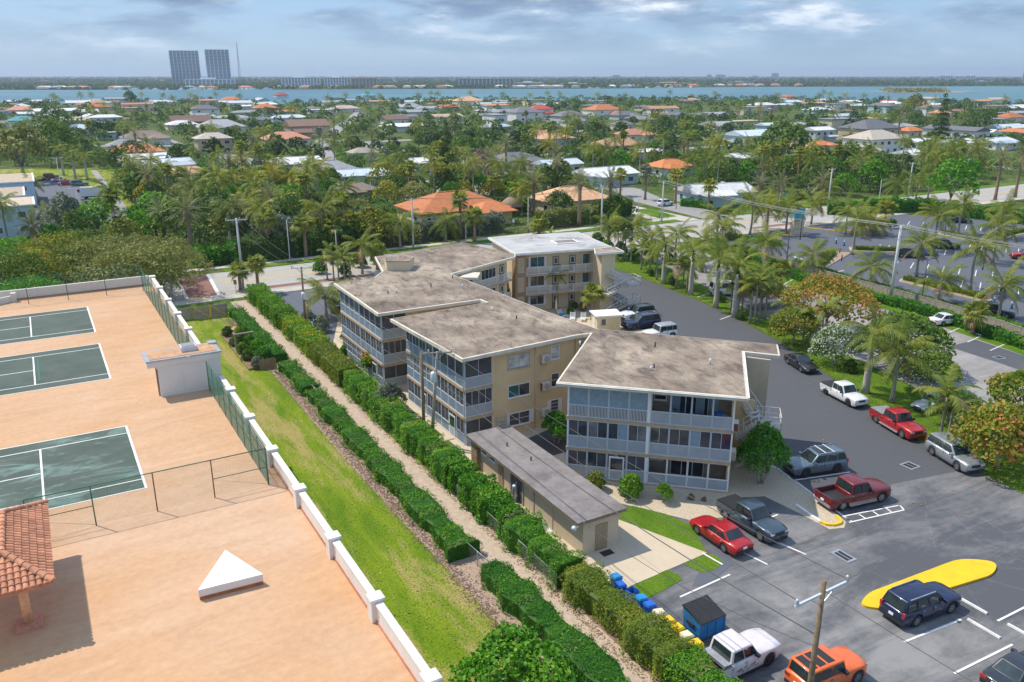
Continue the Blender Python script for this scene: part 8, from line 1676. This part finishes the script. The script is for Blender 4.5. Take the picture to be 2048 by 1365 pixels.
# ------------------------------------------------------------------ poles, wires, fences, bins and small things
def pole_top(px,py,z): q = g(px,py,z); return Vector((q.x,q.y,0))
def wire(name,a,b,sag,label,r=0.018,mat='wire',n=14):
    a = Vector(a); b = Vector(b); pts = []
    for i in range(n+1):
        t = i/n; p = a.lerp(b,t); p.z -= sag*4*t*(1-t); pts.append(p)
    o = a.copy(); m = MB(); m.tube([p-o for p in pts],r,5,True); return tag(m.build(name,mat,None,o),label,'cable','overhead cables')
def wood_pole(base,h,label,arm=None,arm_z=None,arm_ang=0.0,lean=(0,0),transformer=None,r=0.14,mat='wood_pole',arm_mat='wood_grey',insul=(-1,1)):
    t = thing('utility_pole',base,label,'utility pole','utility poles')
    MB().tube([(0,0,-0.05),(lean[0]*0.5,lean[1]*0.5,h*0.5),(lean[0],lean[1],h)],[r*1.15,r,r*0.8],12).build('pole',mat,t); az = arm_z or h-0.5
    if arm:
        c,s_ = math.cos(arm_ang),math.sin(arm_ang); lx,ly = lean[0]*az/h,lean[1]*az/h; m = MB(); m.bar((lx-c*arm/2,ly-s_*arm/2,az),(lx+c*arm/2,ly+s_*arm/2,az),0.10,0.12); cr = m.build('cross_arm',arm_mat,t)
        for k in insul:
            x,y = lx+c*arm/2*k*0.94,ly+s_*arm/2*k*0.94; MB().lathe([(0.03,0),(0.09,0.03),(0.05,0.08),(0.09,0.12),(0.05,0.17),(0.085,0.21),(0.04,0.27),(0,0.29)],10,'z',(x,y,az+0.06)).build('insulator','metal_pale',cr)
        m = MB(); m.bar((lx-c*arm*0.22,ly-s_*arm*0.22,az-0.06),(lx,ly,az-0.6),0.03); m.bar((lx+c*arm*0.22,ly+s_*arm*0.22,az-0.06),(lx,ly,az-0.6),0.03); m.build('brace','metal_grey',t)
    if transformer:
        z,dx,dy = transformer; tr = MB().lathe([(0,0),(0.26,0),(0.28,0.05),(0.28,0.8),(0.22,0.9),(0.0,0.93)],14,'z',(lean[0]*z/h+dx,lean[1]*z/h+dy,z)).build('transformer','metal_pale',t); MB().lathe([(0.05,0.9),(0.07,0.95),(0.03,1.1),(0,1.12)],8,'z',(lean[0]*z/h+dx+0.1,lean[1]*z/h+dy,z)).build('bushing','metal_grey',tr)
    return t
pA = pole_top(1647,1172,10.0); wood_pole(pA,10.3,'brown wooden utility pole with pale cross arm at the bottom right',3.6,9.6,R(32),arm_mat='metal_pale')
bB,hB = hsolve((849,884),(849,704)); wood_pole(bB,hB,'straight wooden utility pole in the tall hedge beside the porches',None)
bC,hC = hsolve((863,893),(875,704)); top = g(876,704,hC); wood_pole(bC,hC,'leaning grey utility pole with transformer beside the porches',2.6,hC-0.1,R(10),lean=(0.75,0.0),transformer=(hC-2.6,-0.1,-0.42),mat='wood_grey',insul=(-0.6,0.2,1))
bD,hD = hsolve((612,655),(604,534)); wood_pole(bD,hD,'tan wooden utility pole with transformer over the small lot',2.6,hD-0.15,R(5),lean=(0,0),transformer=(hD-4.2,0.1,-0.42),mat='wood_brown',arm_mat='metal_pale'); bE,hE = hsolve((618,665),(616,612)); wood_pole(bE,hE,'short wooden pole stub beside the small lot',None,r=0.16)
CP = [((487,578),(478,437),3.2,'pale concrete pole with cross arm at the street by the two cabbage palms'),((827,498),(825,397),2.4,'pale concrete pole behind the middle wing roof'),((1202,472),(1201,373),2.4,'pale concrete pole behind the pale roof right of the date palms'),((1323,446),(1327,362),2.6,'pale concrete pole at the crossing right of centre'),((1780,606),(1799,452),2.8,'tall pale concrete pole in the visitor lot hedge at right'),((1655,420),(1661,338),1.6,'pale concrete pole beyond the hotel sign'),((1815,400),(1824,326),1.8,'pale concrete pole behind the hotel lot left of the windblown palms'),((1930,368),(1934,318),1.8,'pale concrete pole farthest right behind the hotel lot'),((400,470),(401,412),1.2,'thin pole behind the street date palms'),((98,490),(92,448),1.0,'short pale pole in front of the left apartments'),((903,352),(902,322),2.4,'small pole beside the tall pine at centre'),((1010,392),(1012,358),1.6,'small pole with transformer left of the date palm')]
TOPS = {}
for i,(b,c,arm,lb) in enumerate(CP):
    bb,hh = hsolve(b,c); wood_pole(bb,hh,lb,arm,hh-0.25,R(18 if i < 4 else 8),r=0.17 if i != 4 else 0.22,mat='concrete_pole',arm_mat='metal_pale',insul=(-1,0.3,1)); TOPS[i] = bb+Vector((0,0,hh))
tA = pA+Vector((0,0,9.8)); tC = bC+Vector((0.75,0,hC+0.1)); tD = bD+Vector((0,0,hD)); t0 = TOPS[0]
for k,(dx,lb) in enumerate(((-1.6,'upper left'),(1.6,'upper right'))):
    o = Vector((math.cos(R(32))*dx,math.sin(R(32))*dx,0)); wire('power_line',tA+o,tC+Vector((dx*0.6,0,0)),0.6,'thin power line from the near pole to the porch poles, %s' % lb); wire('power_line',tC+Vector((dx*0.6,0,0)),tD+Vector((dx*0.6,0,0)),0.5,'thin power line along the porches, %s' % lb); wire('power_line',tD+Vector((dx*0.6,0,0)),t0+Vector((dx*0.7,0,-0.2)),0.6,'thin power line crossing to the street pole, %s' % lb)
wire('power_line',tA-Vector((0,0,2.4)),tC-Vector((0,0,2.6)),0.9,'thick lower cable from the near pole over the shed',0.03); wire('power_line',tC-Vector((0,0,2.6)),tD-Vector((0,0,3)),0.8,'thick lower cable along the porches',0.03); wire('power_line',tA,tA+Vector((14,-22,1)),0.5,'power line leaving the picture from the near pole')
wire('service_cable',tA-Vector((0,0,3.0)),UW(28.6,40.2,2.95),0.7,'service cable dropping to the shed roof corner'); wire('service_cable',tC-Vector((0,0,2.8)),UW(30.2,60.2,5.6),0.4,'service cable dropping to the near porch corner')
t4 = TOPS[4]; t3 = TOPS[3]
for k,(dx,lb) in enumerate(((-1.2,'first'),(0.3,'second'),(1.2,'third'))):
    wire('power_line',t3+Vector((dx,0,0)),t4+Vector((dx,0,0)),1.0,'pale power line from the crossing to the tall concrete pole, %s strand' % lb,0.03,'wire_pale'); wire('power_line',t4+Vector((dx,0,0)),t4+Vector((46+dx,-40,-1)),1.0,'pale power line running right from the tall concrete pole, %s strand' % lb,0.03,'wire_pale')
    wire('power_line',TOPS[0]+Vector((dx,0,0)),TOPS[1]+Vector((dx,0,0)),0.9,'street power line left of the middle wing, %s strand' % lb,0.025); wire('power_line',TOPS[1]+Vector((dx,0,0)),TOPS[2]+Vector((dx,0,0)),0.9,'street power line behind the roofs, %s strand' % lb,0.025); wire('power_line',TOPS[2]+Vector((dx,0,0)),TOPS[3]+Vector((dx,0,0)),0.7,'street power line toward the crossing, %s strand' % lb,0.025)
# green street lamps with a hooked arm
def lamp(b,c,label,mat='metal_green',hook=True,h=None):
    bb,hh = hsolve(b,c); hh = h or hh; t = thing('street_lamp',bb,label,'street lamp','street lamps',R(25)); MB().tube([(0,0,-0.05),(0,0,0.6),(0,0,hh)],[0.13,0.09,0.06],8).build('pole',mat if mat != 'metal_green' else 'concrete_pole',t)
    if hook: MB().tube([(0.55*(1-math.cos(a)),0,hh+0.55*math.sin(a)) for a in [math.pi*k/8 for k in range(8)]]+[(1.1,0,hh-0.1)],0.05,6).build('arm',mat,t); MB().lathe([(0.06,0.35),(0.22,0.2),(0.36,-0.05),(0.2,-0.1),(0,-0.16)],12,'z',(1.1,0,hh-0.35)).build('lantern',mat,t)
    else: MB().tube([(0,0,hh-0.05),(1.2,0,hh+0.15)],0.04,6).build('arm',mat,t); MB().box(1.0,1.7,-0.16,0.16,hh+0.08,hh+0.2).build('lantern',mat,t); MB().tube([(0,0,hh-0.05),(-1.2,0,hh+0.15)],0.04,6).build('arm',mat,t); MB().box(-1.7,-1.0,-0.16,0.16,hh+0.08,hh+0.2).build('lantern',mat,t)
for b,c,lb in (((580,522),(577,440),'green hooked street lamp left of the street palms'),((674,512),(672,460),'green hooked street lamp behind the clumping palms'),((932,484),(932,448),'green hooked street lamp behind the middle wing'),((1056,466),(1057,395),'green hooked street lamp by the date palms'),((1276,440),(1277,378),'green hooked street lamp at the crossing'),((1555,445),(1557,386),'green hooked street lamp left of the hotel sign'),((1758,400),(1759,360),'green hooked street lamp beyond the hotel lot')): lamp(b,c,lb)
for b,c,lb in (((1352,418),(1358,350),'tan double armed light pole by the cottage'),((1885,492),(1894,414),'black parking light pole beside the dark SUV'),((1965,540),(1972,470),'black parking light pole right of the dark SUV'),((1843,600),(1852,520),'thin black light pole in the hotel lot behind the fence hedge'),((1570,552),(1577,445),'black light pole at the hotel lot entry'),((1600,480),(1605,418),'black light pole behind the hotel sign'),((2005,470),(2012,405),'black light pole at the back right of the hotel lot'),((160,432),(163,378),'light pole in the far left car park'),((122,375),(117,317),'tall pale light pole by the far left lawn')): lamp(b,c,lb,'metal_dark' if 'black' in lb else ('metal_pale' if 'pale' in lb or 'left car' in lb else 'wood_brown'),False)
# signs
def sign(b,h,label,shape,mat,size=0.4,pole='metal_grey',ang=R(-10),text=None):
    p = g(*b); t = thing('street_sign',p,label,'sign',None,ang); MB().tube([(0,0,-0.05),(0,0,h)],0.035,6).build('post',pole,t); pl = MB(); n = {'oct': 8,'dia': 4,'rect': 4}[shape]; off = {'oct': math.pi/8,'dia': 0,'rect': math.pi/4}[shape]; poly = [(size*math.cos(off+2*math.pi*k/n)*(0.8 if shape == 'rect' else 1),size*math.sin(off+2*math.pi*k/n)*(1.1 if shape == 'rect' else 1)) for k in range(n)]
    vs = [(x,-0.05,h-size+z) for x,z in poly]+[(x,-0.03,h-size+z) for x,z in poly]; pl.add(vs,[tuple(range(n)),tuple(range(n,2*n))[::-1]]+[(i,n+i,n+(i+1) % n,(i+1) % n) for i in range(n)]); o = pl.build('plate',mat,t)
    if text:
        cu = bpy.data.curves.new('lettering','FONT'); cu.body = text; cu.size = size*0.62; cu.align_x = 'CENTER'; cu.align_y = 'CENTER'; cu.extrude = 0.004; tmp = bpy.data.objects.new('lettering_tmp',cu); COL.objects.link(tmp); dg = bpy.context.evaluated_depsgraph_get(); me = bpy.data.meshes.new_from_object(tmp.evaluated_get(dg)); bpy.data.objects.remove(tmp); me.materials.clear(); me.materials.append(M('trim_white')); lo = meshobj('lettering',me,o,(0,-0.058,h-size)); lo.rotation_euler = (math.pi/2,0,0)
sign((1276,500),3.0,'red stop sign at the lot exit beyond the pale roofed wing','oct','red_sign',0.45,text='STOP'); sign((1027,467),3.0,'white rectangular road sign behind the pale roofed wing','rect','trim_white',0.4); sign((1181,447),3.2,'grey diamond road sign by the corner date palm','dia','metal_pale',0.5); sign((473,590),2.4,'brown wooden sign beside the cabbage palms at the street','rect','wood_brown',0.45,'wood_brown'); sign((423,530),2.2,'salmon wooden sign on the far verge by the crossing','rect','tile_salmon',0.5,'wood_brown'); sign((367,600),3.0,'thin sign post at the near end of the brick crossing','dia','tile_salmon',0.4); sign((392,538),3.4,'thin pale sign post on the far side of the crossing','rect','metal_pale',0.3)
hs = thing('hotel_sign',g(1593,472),'upright hotel sign of pale stone with teal top panel','sign',None,R(20)); MB().box(-1.3,1.3,-0.4,0.4,0,3.6).build('stone_base','stucco_cream',hs); MB().box(-1.2,1.2,-0.36,0.36,3.6,5.6).build('sign_panel','roof_teal',hs); MB().box(-1.4,1.4,-0.5,0.5,0,0.5).build('plinth','stucco_beige',hs)
for k in range(5): MB().box(-1.25+0.06*(k % 2),1.25-0.1*(k % 3),-0.45,-0.4,0.6+k*0.6,1.05+k*0.6).build('stone','stucco_beige' if k % 2 else 'stucco_cream',hs)
for x,y,lb in ((1688,492,'blue and white lane marker left of its twin at the hotel entry'),(1672,488,'slim blue lane marker at the hotel entry'),(1988,608,'slim blue lane marker by the near coconut palm'),(2023,618,'blue and white lane marker right of the near coconut palm')): t = thing('lane_marker',g(x,y),lb,'bollard'); MB().lathe([(0,0.06),(0.28,0.06),(0.28,0),(0,0)],10).build('foot','black_plastic',t); MB().tube([(0,0,0.05),(0,0,1.25)],0.14,10).build('post','plastic_cyan',t); MB().tube([(0,0,0.75),(0,0,1.0)],0.145,10).build('band','trim_white',t)
for x,y,lb in ((1679,508,'short black bollard on the hotel island end'),(1683,522,'short black bollard below the hotel island')): t = thing('bollard',g(x,y),lb,'bollard'); MB().tube([(0,0,0),(0,0,1.0)],0.1,10).build('post','black_plastic',t); MB().lathe([(0.1,1.0),(0.07,1.06),(0,1.09)],10).build('cap','black_plastic',t)
# grey wooden fence on the right, panel by panel
wf = thing('wooden_fence',UW(109.6,98),'grey weathered plank fence between visitor lot and hotel lot','fence'); FP = [(113.6,111),(110.6,101),(109.0,92),(108.2,83),(107.6,75),(107.2,67),(105.6,58.6),(103.6,51),(100.6,42),(96,30)]; pts = [UW(*p) for p in FP]; pm = None
plank = MB()
for k in range(9): plank.box(-1.12+k*0.25,-0.89+k*0.25,-0.03+0.006*(k % 2),0.0+0.006*(k % 2),0.05,1.45+0.02*(k % 3))
plank.box(-1.15,1.15,0.012,0.05,0.3,0.4); plank.box(-1.15,1.15,0.012,0.05,1.1,1.2); plank.box(-1.2,1.2,-0.06,0.08,1.48,1.53); panel_me = plank.mesh('fence_panel','wood_grey'); post_me = MB().box(-0.07,0.07,-0.07,0.07,0,1.65).mesh('post','wood_grey')
for i in range(len(pts)-1):
    a,b = pts[i],pts[i+1]; d = b-a; n = max(1,round(d.length/2.4)); ang = math.atan2(d.y,d.x)
    for k in range(n):
        c = a.lerp(b,(k+0.5)/n)-wf.location; o = meshobj('fence_panel',panel_me,wf,c,ang); o.scale = (d.length/n/2.4,1,1); meshobj('post',post_me,wf,a.lerp(b,k/n)-wf.location,ang)
# garden gate and fence at the end of the long lawn
gt = thing('garden_gate',UW(16.3,114),'grey double gate with yellow diagonal braces at the lawn end','gate',rz=R(30))
for s_,x0 in ((0,0.0),(1,2.15)):
    lf = MB().box(x0+0.03,x0+2.12,-0.03,0.03,0.08,1.75).build('gate_leaf','wood_grey',gt); MB().box(x0+0.0,x0+2.15,-0.06,-0.03,0.85,0.92).build('rail','wood_brown',lf); m = MB(); a_,b_ = ((x0+0.1,-0.05,1.7),(x0+2.05,-0.05,0.15)); m.bar(a_,b_,0.10,0.03,(0,1,0)); m.build('brace','paint_yellow',lf)
for x in (-0.08,2.13,4.32): MB().box(x-0.06,x+0.06,-0.08,0.08,0,1.9).build('post','wood_brown',gt)
MB().box(2.05,2.25,-0.1,-0.06,0.1,1.75).build('latch_bar','paint_yellow',gt)
gf = thing('plank_fence',UW(11.4,114.4),'grey plank fence between the parapet and the garden gate','fence',rz=R(30))
for k in range(16): MB().box(k*0.30,k*0.30+0.28,-0.02,0.015,0.03,1.7+0.03*(k % 3)).build('plank','wood_grey',gf)
MB().box(0,4.8,0.015,0.06,0.5,0.6).build('rail','wood_grey',gf); MB().box(0,4.8,0.015,0.06,1.3,1.4).build('rail','wood_grey',gf)
gb = thing('garden_bed',UW(18.0,90),'long timber edged garden bed beside the low hedge','garden bed',rz=R(30)); MB().box(0,2.6,0,15.4,0.0,0.14).build('soil','soil',gb); MB().box(-0.08,0.0,-0.1,15.5,0.0,0.24).build('edging_plank','wood_brown',gb); MB().box(0.0,2.6,-0.1,-0.02,0.0,0.24).build('edging_plank','wood_brown',gb); MB().box(0.0,2.6,15.42,15.5,0.0,0.24).build('edging_plank','wood_brown',gb)
tr = thing('trellis',UW(18.3,98.2),'grey wooden trellis standing in the garden bed','trellis',rz=R(30));
for x in (0,2.0): MB().box(x,x+0.16,0,0.16,0.1,1.8).build('post','wood_grey',tr)
MB().box(-0.1,2.26,-0.02,0.18,1.8,1.95).build('cross_beam','wood_grey',tr)
pf = thing('plank_fence',UW(19.0,89.4),'short brown plank fence at the near end of the garden bed','fence',rz=R(30))
for k in range(10): MB().box(k*0.19,k*0.19+0.17,0,0.03,0,1.15+0.05*(k % 3)).build('plank','wood_brown',pf)
MB().box(0,1.9,0.03,0.07,0.7,0.8).build('rail','wood_brown',pf)
for k,(u,w,s_) in enumerate(((19.3,108,0.5),(20.2,107.2,0.4),(19.8,106.5,0.35))): tag(MB().lathe([(0,0),(s_,0.05),(s_*0.8,s_*0.5),(0,s_*0.55)],9).build('garden_rock','tile_peach',None,UW(u,w,0.01)),['largest pale rock at the far end of the garden bed','middle pale rock at the far end of the garden bed','smallest pale rock at the far end of the garden bed'][k],'rock')
# wire fence pieces showing in the hedge gaps
def wirefence(a,b,h,label,mat='metal_grey'):
    a = UW(*a); b = UW(*b); d = b-a; L_ = d.length; t = thing('wire_fence',a,label,'fence','wire fences in the hedges',math.atan2(d.y,d.x))
    for x in (0,L_/2,L_): MB().tube([(x,0,0),(x,0,h)],0.03,6).build('post',mat,t)
    MB().tube([(0,0,h),(L_,0,h)],0.022,6).build('top_rail',mat,t); m = MB(); k = 0
    while k < L_: m.add([(k,0,0.02),(k+0.012,0,0.02),(k+0.012,0,h),(k,0,h)],[(0,1,2,3)]); k += 0.1
    z = 0.1
    while z < h: m.add([(0,0,z),(L_,0,z),(L_,0,z+0.012),(0,0,z+0.012)],[(0,1,2,3)]); z += 0.1
    o = m.build('wire_mesh',mat,t); o['kind'] = 'stuff'
wirefence((22.0,44.4),(22.2,41.4),1.15,'grey wire fence in the gap of the low hedge'); wirefence((21.9,79.4),(21.9,77.6),1.1,'short grey wire fence in the far gap of the low hedge'); wirefence((25.1,52),(25.2,38),1.2,'grey wire fence at the foot of the tall hedge by the shed'); wirefence((20.9,116),(22.6,113.6),1.2,'wire fence beside the garden gate')
sf = thing('rail_fence',UW(26,146.4),'low dark rail fence along the far sidewalk of the street','fence',rz=R(30))
for k in range(41): MB().box(k*2.5-0.04,k*2.5+0.04,-0.04,0.04,0,1.1).build('post','metal_dark',sf)
for z in (0.3,0.7,1.05): MB().box(0,100,-0.03,0.03,z,z+0.06).build('rail','metal_dark',sf)
# dumpster and bins
dp = thing('dumpster',UW(30.5,30.2),'blue steel dumpster with ribbed black lid','dumpster',rz=R(30)); dp.location.z = 0.02
m = MB(); m.add([(-0.95,-0.75,0.15),(0.95,-0.75,0.15),(0.95,0.6,0.15),(-0.95,0.6,0.15),(-0.95,-0.75,1.25),(0.95,-0.75,1.25),(0.95,0.75,1.6),(-0.95,0.75,1.6)],[(0,3,2,1),(0,1,5,4),(1,2,6,5),(2,3,7,6),(3,0,4,7),(4,5,6,7)]); m.build('body','dumpster_blue',dp)
m = MB()
for z in (0.35,1.1): m.box(-0.99,0.99,-0.79,-0.75,z,z+0.1)
for x in (-0.97,-0.33,0.33,0.97): m.box(x-0.04,x+0.04,-0.80,-0.75,0.15,1.25)
m.build('stiffeners','dumpster_blue',dp); dp.children[-1]['kind'] = 'stuff'
for s_ in (-1,1):
    m = MB(); a,b = Vector((s_*0.5,-0.85,1.28)),Vector((s_*0.5,0.82,1.66)); m.bar(a,b,0.98,0.05,(0,-0.25,1)); ld = m.build('lid','black_plastic',dp)
    for k in range(6): mm = MB(); x = s_*0.5-0.4+k*0.16; mm.bar((x,-0.83,1.325),(x,0.8,1.70),0.06,0.04); mm.build('rib','metal_dark',ld)
for x in (-0.8,0.8):
    for y in (-0.6,0.5): MB().lathe([(0,-0.04),(0.08,-0.04),(0.08,0.04),(0,0.04)],10,'x',(x,y,0.08)).build('caster','rubber',dp)
for s_ in (-1,1): MB().box(s_*0.95,s_*1.05,-0.3,0.3,0.8,0.98).build('fork_pocket','metal_dark',dp)
binm = {}
def bin_(u,w,mat,lid,label,open_=False,sc=1.0,rz=R(30)):
    t = thing('wheeled_bin',UW(u,w,0.02),label,'bin','bins beside the tall hedge',rz,sc); m = MB(); m.add([(-0.24,-0.26,0.08),(0.24,-0.26,0.08),(0.24,0.22,0.08),(-0.24,0.22,0.08),(-0.31,-0.33,1.0),(0.31,-0.33,1.0),(0.31,0.33,1.0),(-0.31,0.33,1.0)],[(0,3,2,1),(0,1,5,4),(1,2,6,5),(2,3,7,6),(3,0,4,7)]+([] if open_ else [(4,5,6,7)])); m.build('body',mat,t)
    if open_: m = MB(); m.bar((0,0.34,1.0),(0,0.44,0.35),0.62,0.04,(0,1,0)); m.build('lid',lid,t); MB().box(-0.28,0.28,-0.3,0.3,0.6,0.62).build('inside','metal_dark',t)
    else: m = MB(); m.add([(-0.34,-0.38,1.0),(0.34,-0.38,1.0),(0.34,0.36,1.02),(-0.34,0.36,1.02),(-0.27,-0.28,1.1),(0.27,-0.28,1.1),(0.28,0.30,1.13),(-0.28,0.30,1.13)],[(0,1,5,4),(1,2,6,5),(2,3,7,6),(3,0,4,7),(4,5,6,7),(3,2,1,0)]); m.build('lid',lid,t)
    MB().tube([(-0.26,0.4,1.0),(0.26,0.4,1.0)],0.02,6).build('handle',lid,t)
    for s_ in (-1,1): MB().lathe([(0,-0.03),(0.11,-0.03),(0.11,0.03),(0,0.03)],12,'x',(s_*0.27,0.26,0.11)).build('wheel','rubber',t)
BINS = [(28.6,36.2,'plastic_cyan','plastic_cyan','teal blue lidded bin farthest along the row'),(28.3,35.35,'plastic_blue','plastic_blue','royal blue bin with a flat lid, second in the row'),(28.6,34.5,'plastic_blue','plastic_blue','open royal blue bin in the row'),(28.6,33.6,'plastic_cyan','plastic_cyan','sky blue lidded bin in the middle of the row'),(28.6,32.8,'plastic_blue','plastic_blue','last royal blue bin before the cream one'),(28.6,31.9,'plastic_cream','plastic_cream','cream bin right after the blue ones'),(28.6,31.1,'plastic_yellow','plastic_yellow','yellow bin next to the first cream bin'),(28.6,30.3,'plastic_yellow','plastic_yellow','yellow bin between its twin and the second cream bin'),(28.6,29.5,'plastic_cream','plastic_cream','cream bin between yellow ones'),(28.6,28.7,'plastic_yellow','plastic_yellow','yellow bin nearest the pale pickup')]
for k,(u,w,m_,l_,lb) in enumerate(BINS): bin_(u,w,m_,l_,lb,'open' in lb,0.92,R(30+90+random.uniform(-12,12)))
# palm huts and umbrella hut, thatch
th = thing('tiki_hut',Vector((*g(1022,405,3).xy,0)),'grey thatched hut left of the peach roof','hut'); MB().lathe([(0,4.6),(1.2,3.9),(3.2,2.3),(3.1,2.15),(0,2.2)],14).build('thatch_roof','thatch',th)
for k in range(4): a = k*math.pi/2+0.78; MB().tube([(1.9*math.cos(a),1.9*math.sin(a),0),(1.9*math.cos(a),1.9*math.sin(a),2.3)],0.1,6).build('post','wood_brown',th)
# fallen leaves, litter and grass fringes: nobody could count them
def scatter(name,label,pts,size,mat,cat,z=0.035,seed=0,flat=True,aspect=0.7):
    rng = np.random.default_rng(seed); C = np.array([(p.x,p.y,z) for p in pts]); n = len(C); a = rng.uniform(0,6.28,n); s_ = size*rng.uniform(0.6,1.4,n); t = np.stack([np.cos(a)*s_,np.sin(a)*s_,rng.uniform(0,0.25,n)*s_],1)*0.5; b = np.stack([-np.sin(a)*s_*aspect,np.cos(a)*s_*aspect,rng.uniform(0,0.25,n)*s_],1)*0.5; C[:,2] += rng.random(n)*0.01
    V = np.stack([C-t,C+b,C+t,C-b],1).reshape(-1,3); return tag(meshobj(name,numesh(name,V,np.arange(n*4).reshape(n,4),mat,rng.random(n))),label,cat,kind='stuff')
rl = random.Random(77)
scatter('fallen_leaves','yellow fallen leaves on the driveway and its verge',[UW(rl.uniform(55,80),rl.uniform(30,72)) for _ in range(170)],0.22,'leaf_almond','leaves',seed=1); scatter('fallen_leaves','pale fallen leaves on the long lawn',[UW(15+rl.random()*6,22+rl.random()**1.6*34) for _ in range(220)],0.16,'palm_dead','leaves',z=0.05,seed=2)
scatter('leaf_litter','brown leaf litter along both edges of the sandy walk',[UW((22.9 if rl.random() < 0.5 else 25.0)+rl.gauss(0,0.22),rl.uniform(18,120)) for _ in range(9000)],0.12,'palm_dead','leaf litter',seed=3); scatter('leaf_litter','brown leaf litter on the mulch strip',[UW(20.4+rl.gauss(0,0.35),rl.uniform(18,112)) for _ in range(9000)],0.12,'leaf_rose','leaf litter',seed=4)
def grass(name,label,pts,h,mat,seed):
    rng = np.random.default_rng(seed); C = np.array([(p.x,p.y,0.008) for p in pts]); n = len(C); a = rng.uniform(0,6.28,n); hh = h*rng.uniform(0.5,1.3,n); w = 0.05*rng.uniform(0.7,1.5,n); lean = rng.normal(size=(n,2))*0.35; t = np.stack([np.cos(a)*w,np.sin(a)*w,np.zeros(n)],1); tip = np.stack([lean[:,0]*hh,lean[:,1]*hh,hh],1)
    V = np.stack([C-t,C+t,C+tip],1).reshape(-1,3); return tag(meshobj(name,numesh(name,V,None,mat,np.clip(rng.normal(0.5,0.22,n),0,1),np.arange(n*3).reshape(n,3))),label,'grass',kind='stuff')
leafmat('grass_blade',[(0.0,(0.14,0.22,0.012)),(0.55,(0.26,0.33,0.02)),(1.0,(0.48,0.42,0.14))],trans=0.3)
def lawn_pts(n):
    out = []
    while len(out) < n:
        w = 18+96*rl.random()**1.7; u = 11.6+8.8*rl.random()**0.8+rl.gauss(0,0.15); out.append(UW(u,w))
    return out
grass('lawn_grass','short mown grass of the long lawn',lawn_pts(9000),0.05,'grass_blade',5); grass('verge_grass','short grass along the driveway verge',[UW(np.interp(w,[e[1] for e in EDGE],[e[0] for e in EDGE])+rl.random()**2*6,w) for w in [20+100*rl.random() for _ in range(16000)]],0.09,'grass_blade',6)
# ------------------------------------------------------------------ air
HAZE_D = 0.0001
hz = MB().box(-15900,15900,-900,16800,-3.0,135.0).build('haze','wire'); hz.data.materials.clear(); mh_ = bpy.data.materials.new('haze'); mh_.use_nodes = True; mh_.node_tree.nodes.clear(); MATS['haze'] = mh_
t = mh_.node_tree; pv = N(t,'ShaderNodeVolumePrincipled'); pv.inputs['Color'].default_value = (0.68,0.82,1.0,1); pv.inputs['Density'].default_value = HAZE_D; pv.inputs['Anisotropy'].default_value = 0.2; oo = N(t,'ShaderNodeOutputMaterial'); t.links.new(pv.outputs[0],oo.inputs['Volume']); hz.data.materials.append(mh_); tag(hz,'pale humid haze over the lagoon','haze',kind='stuff')
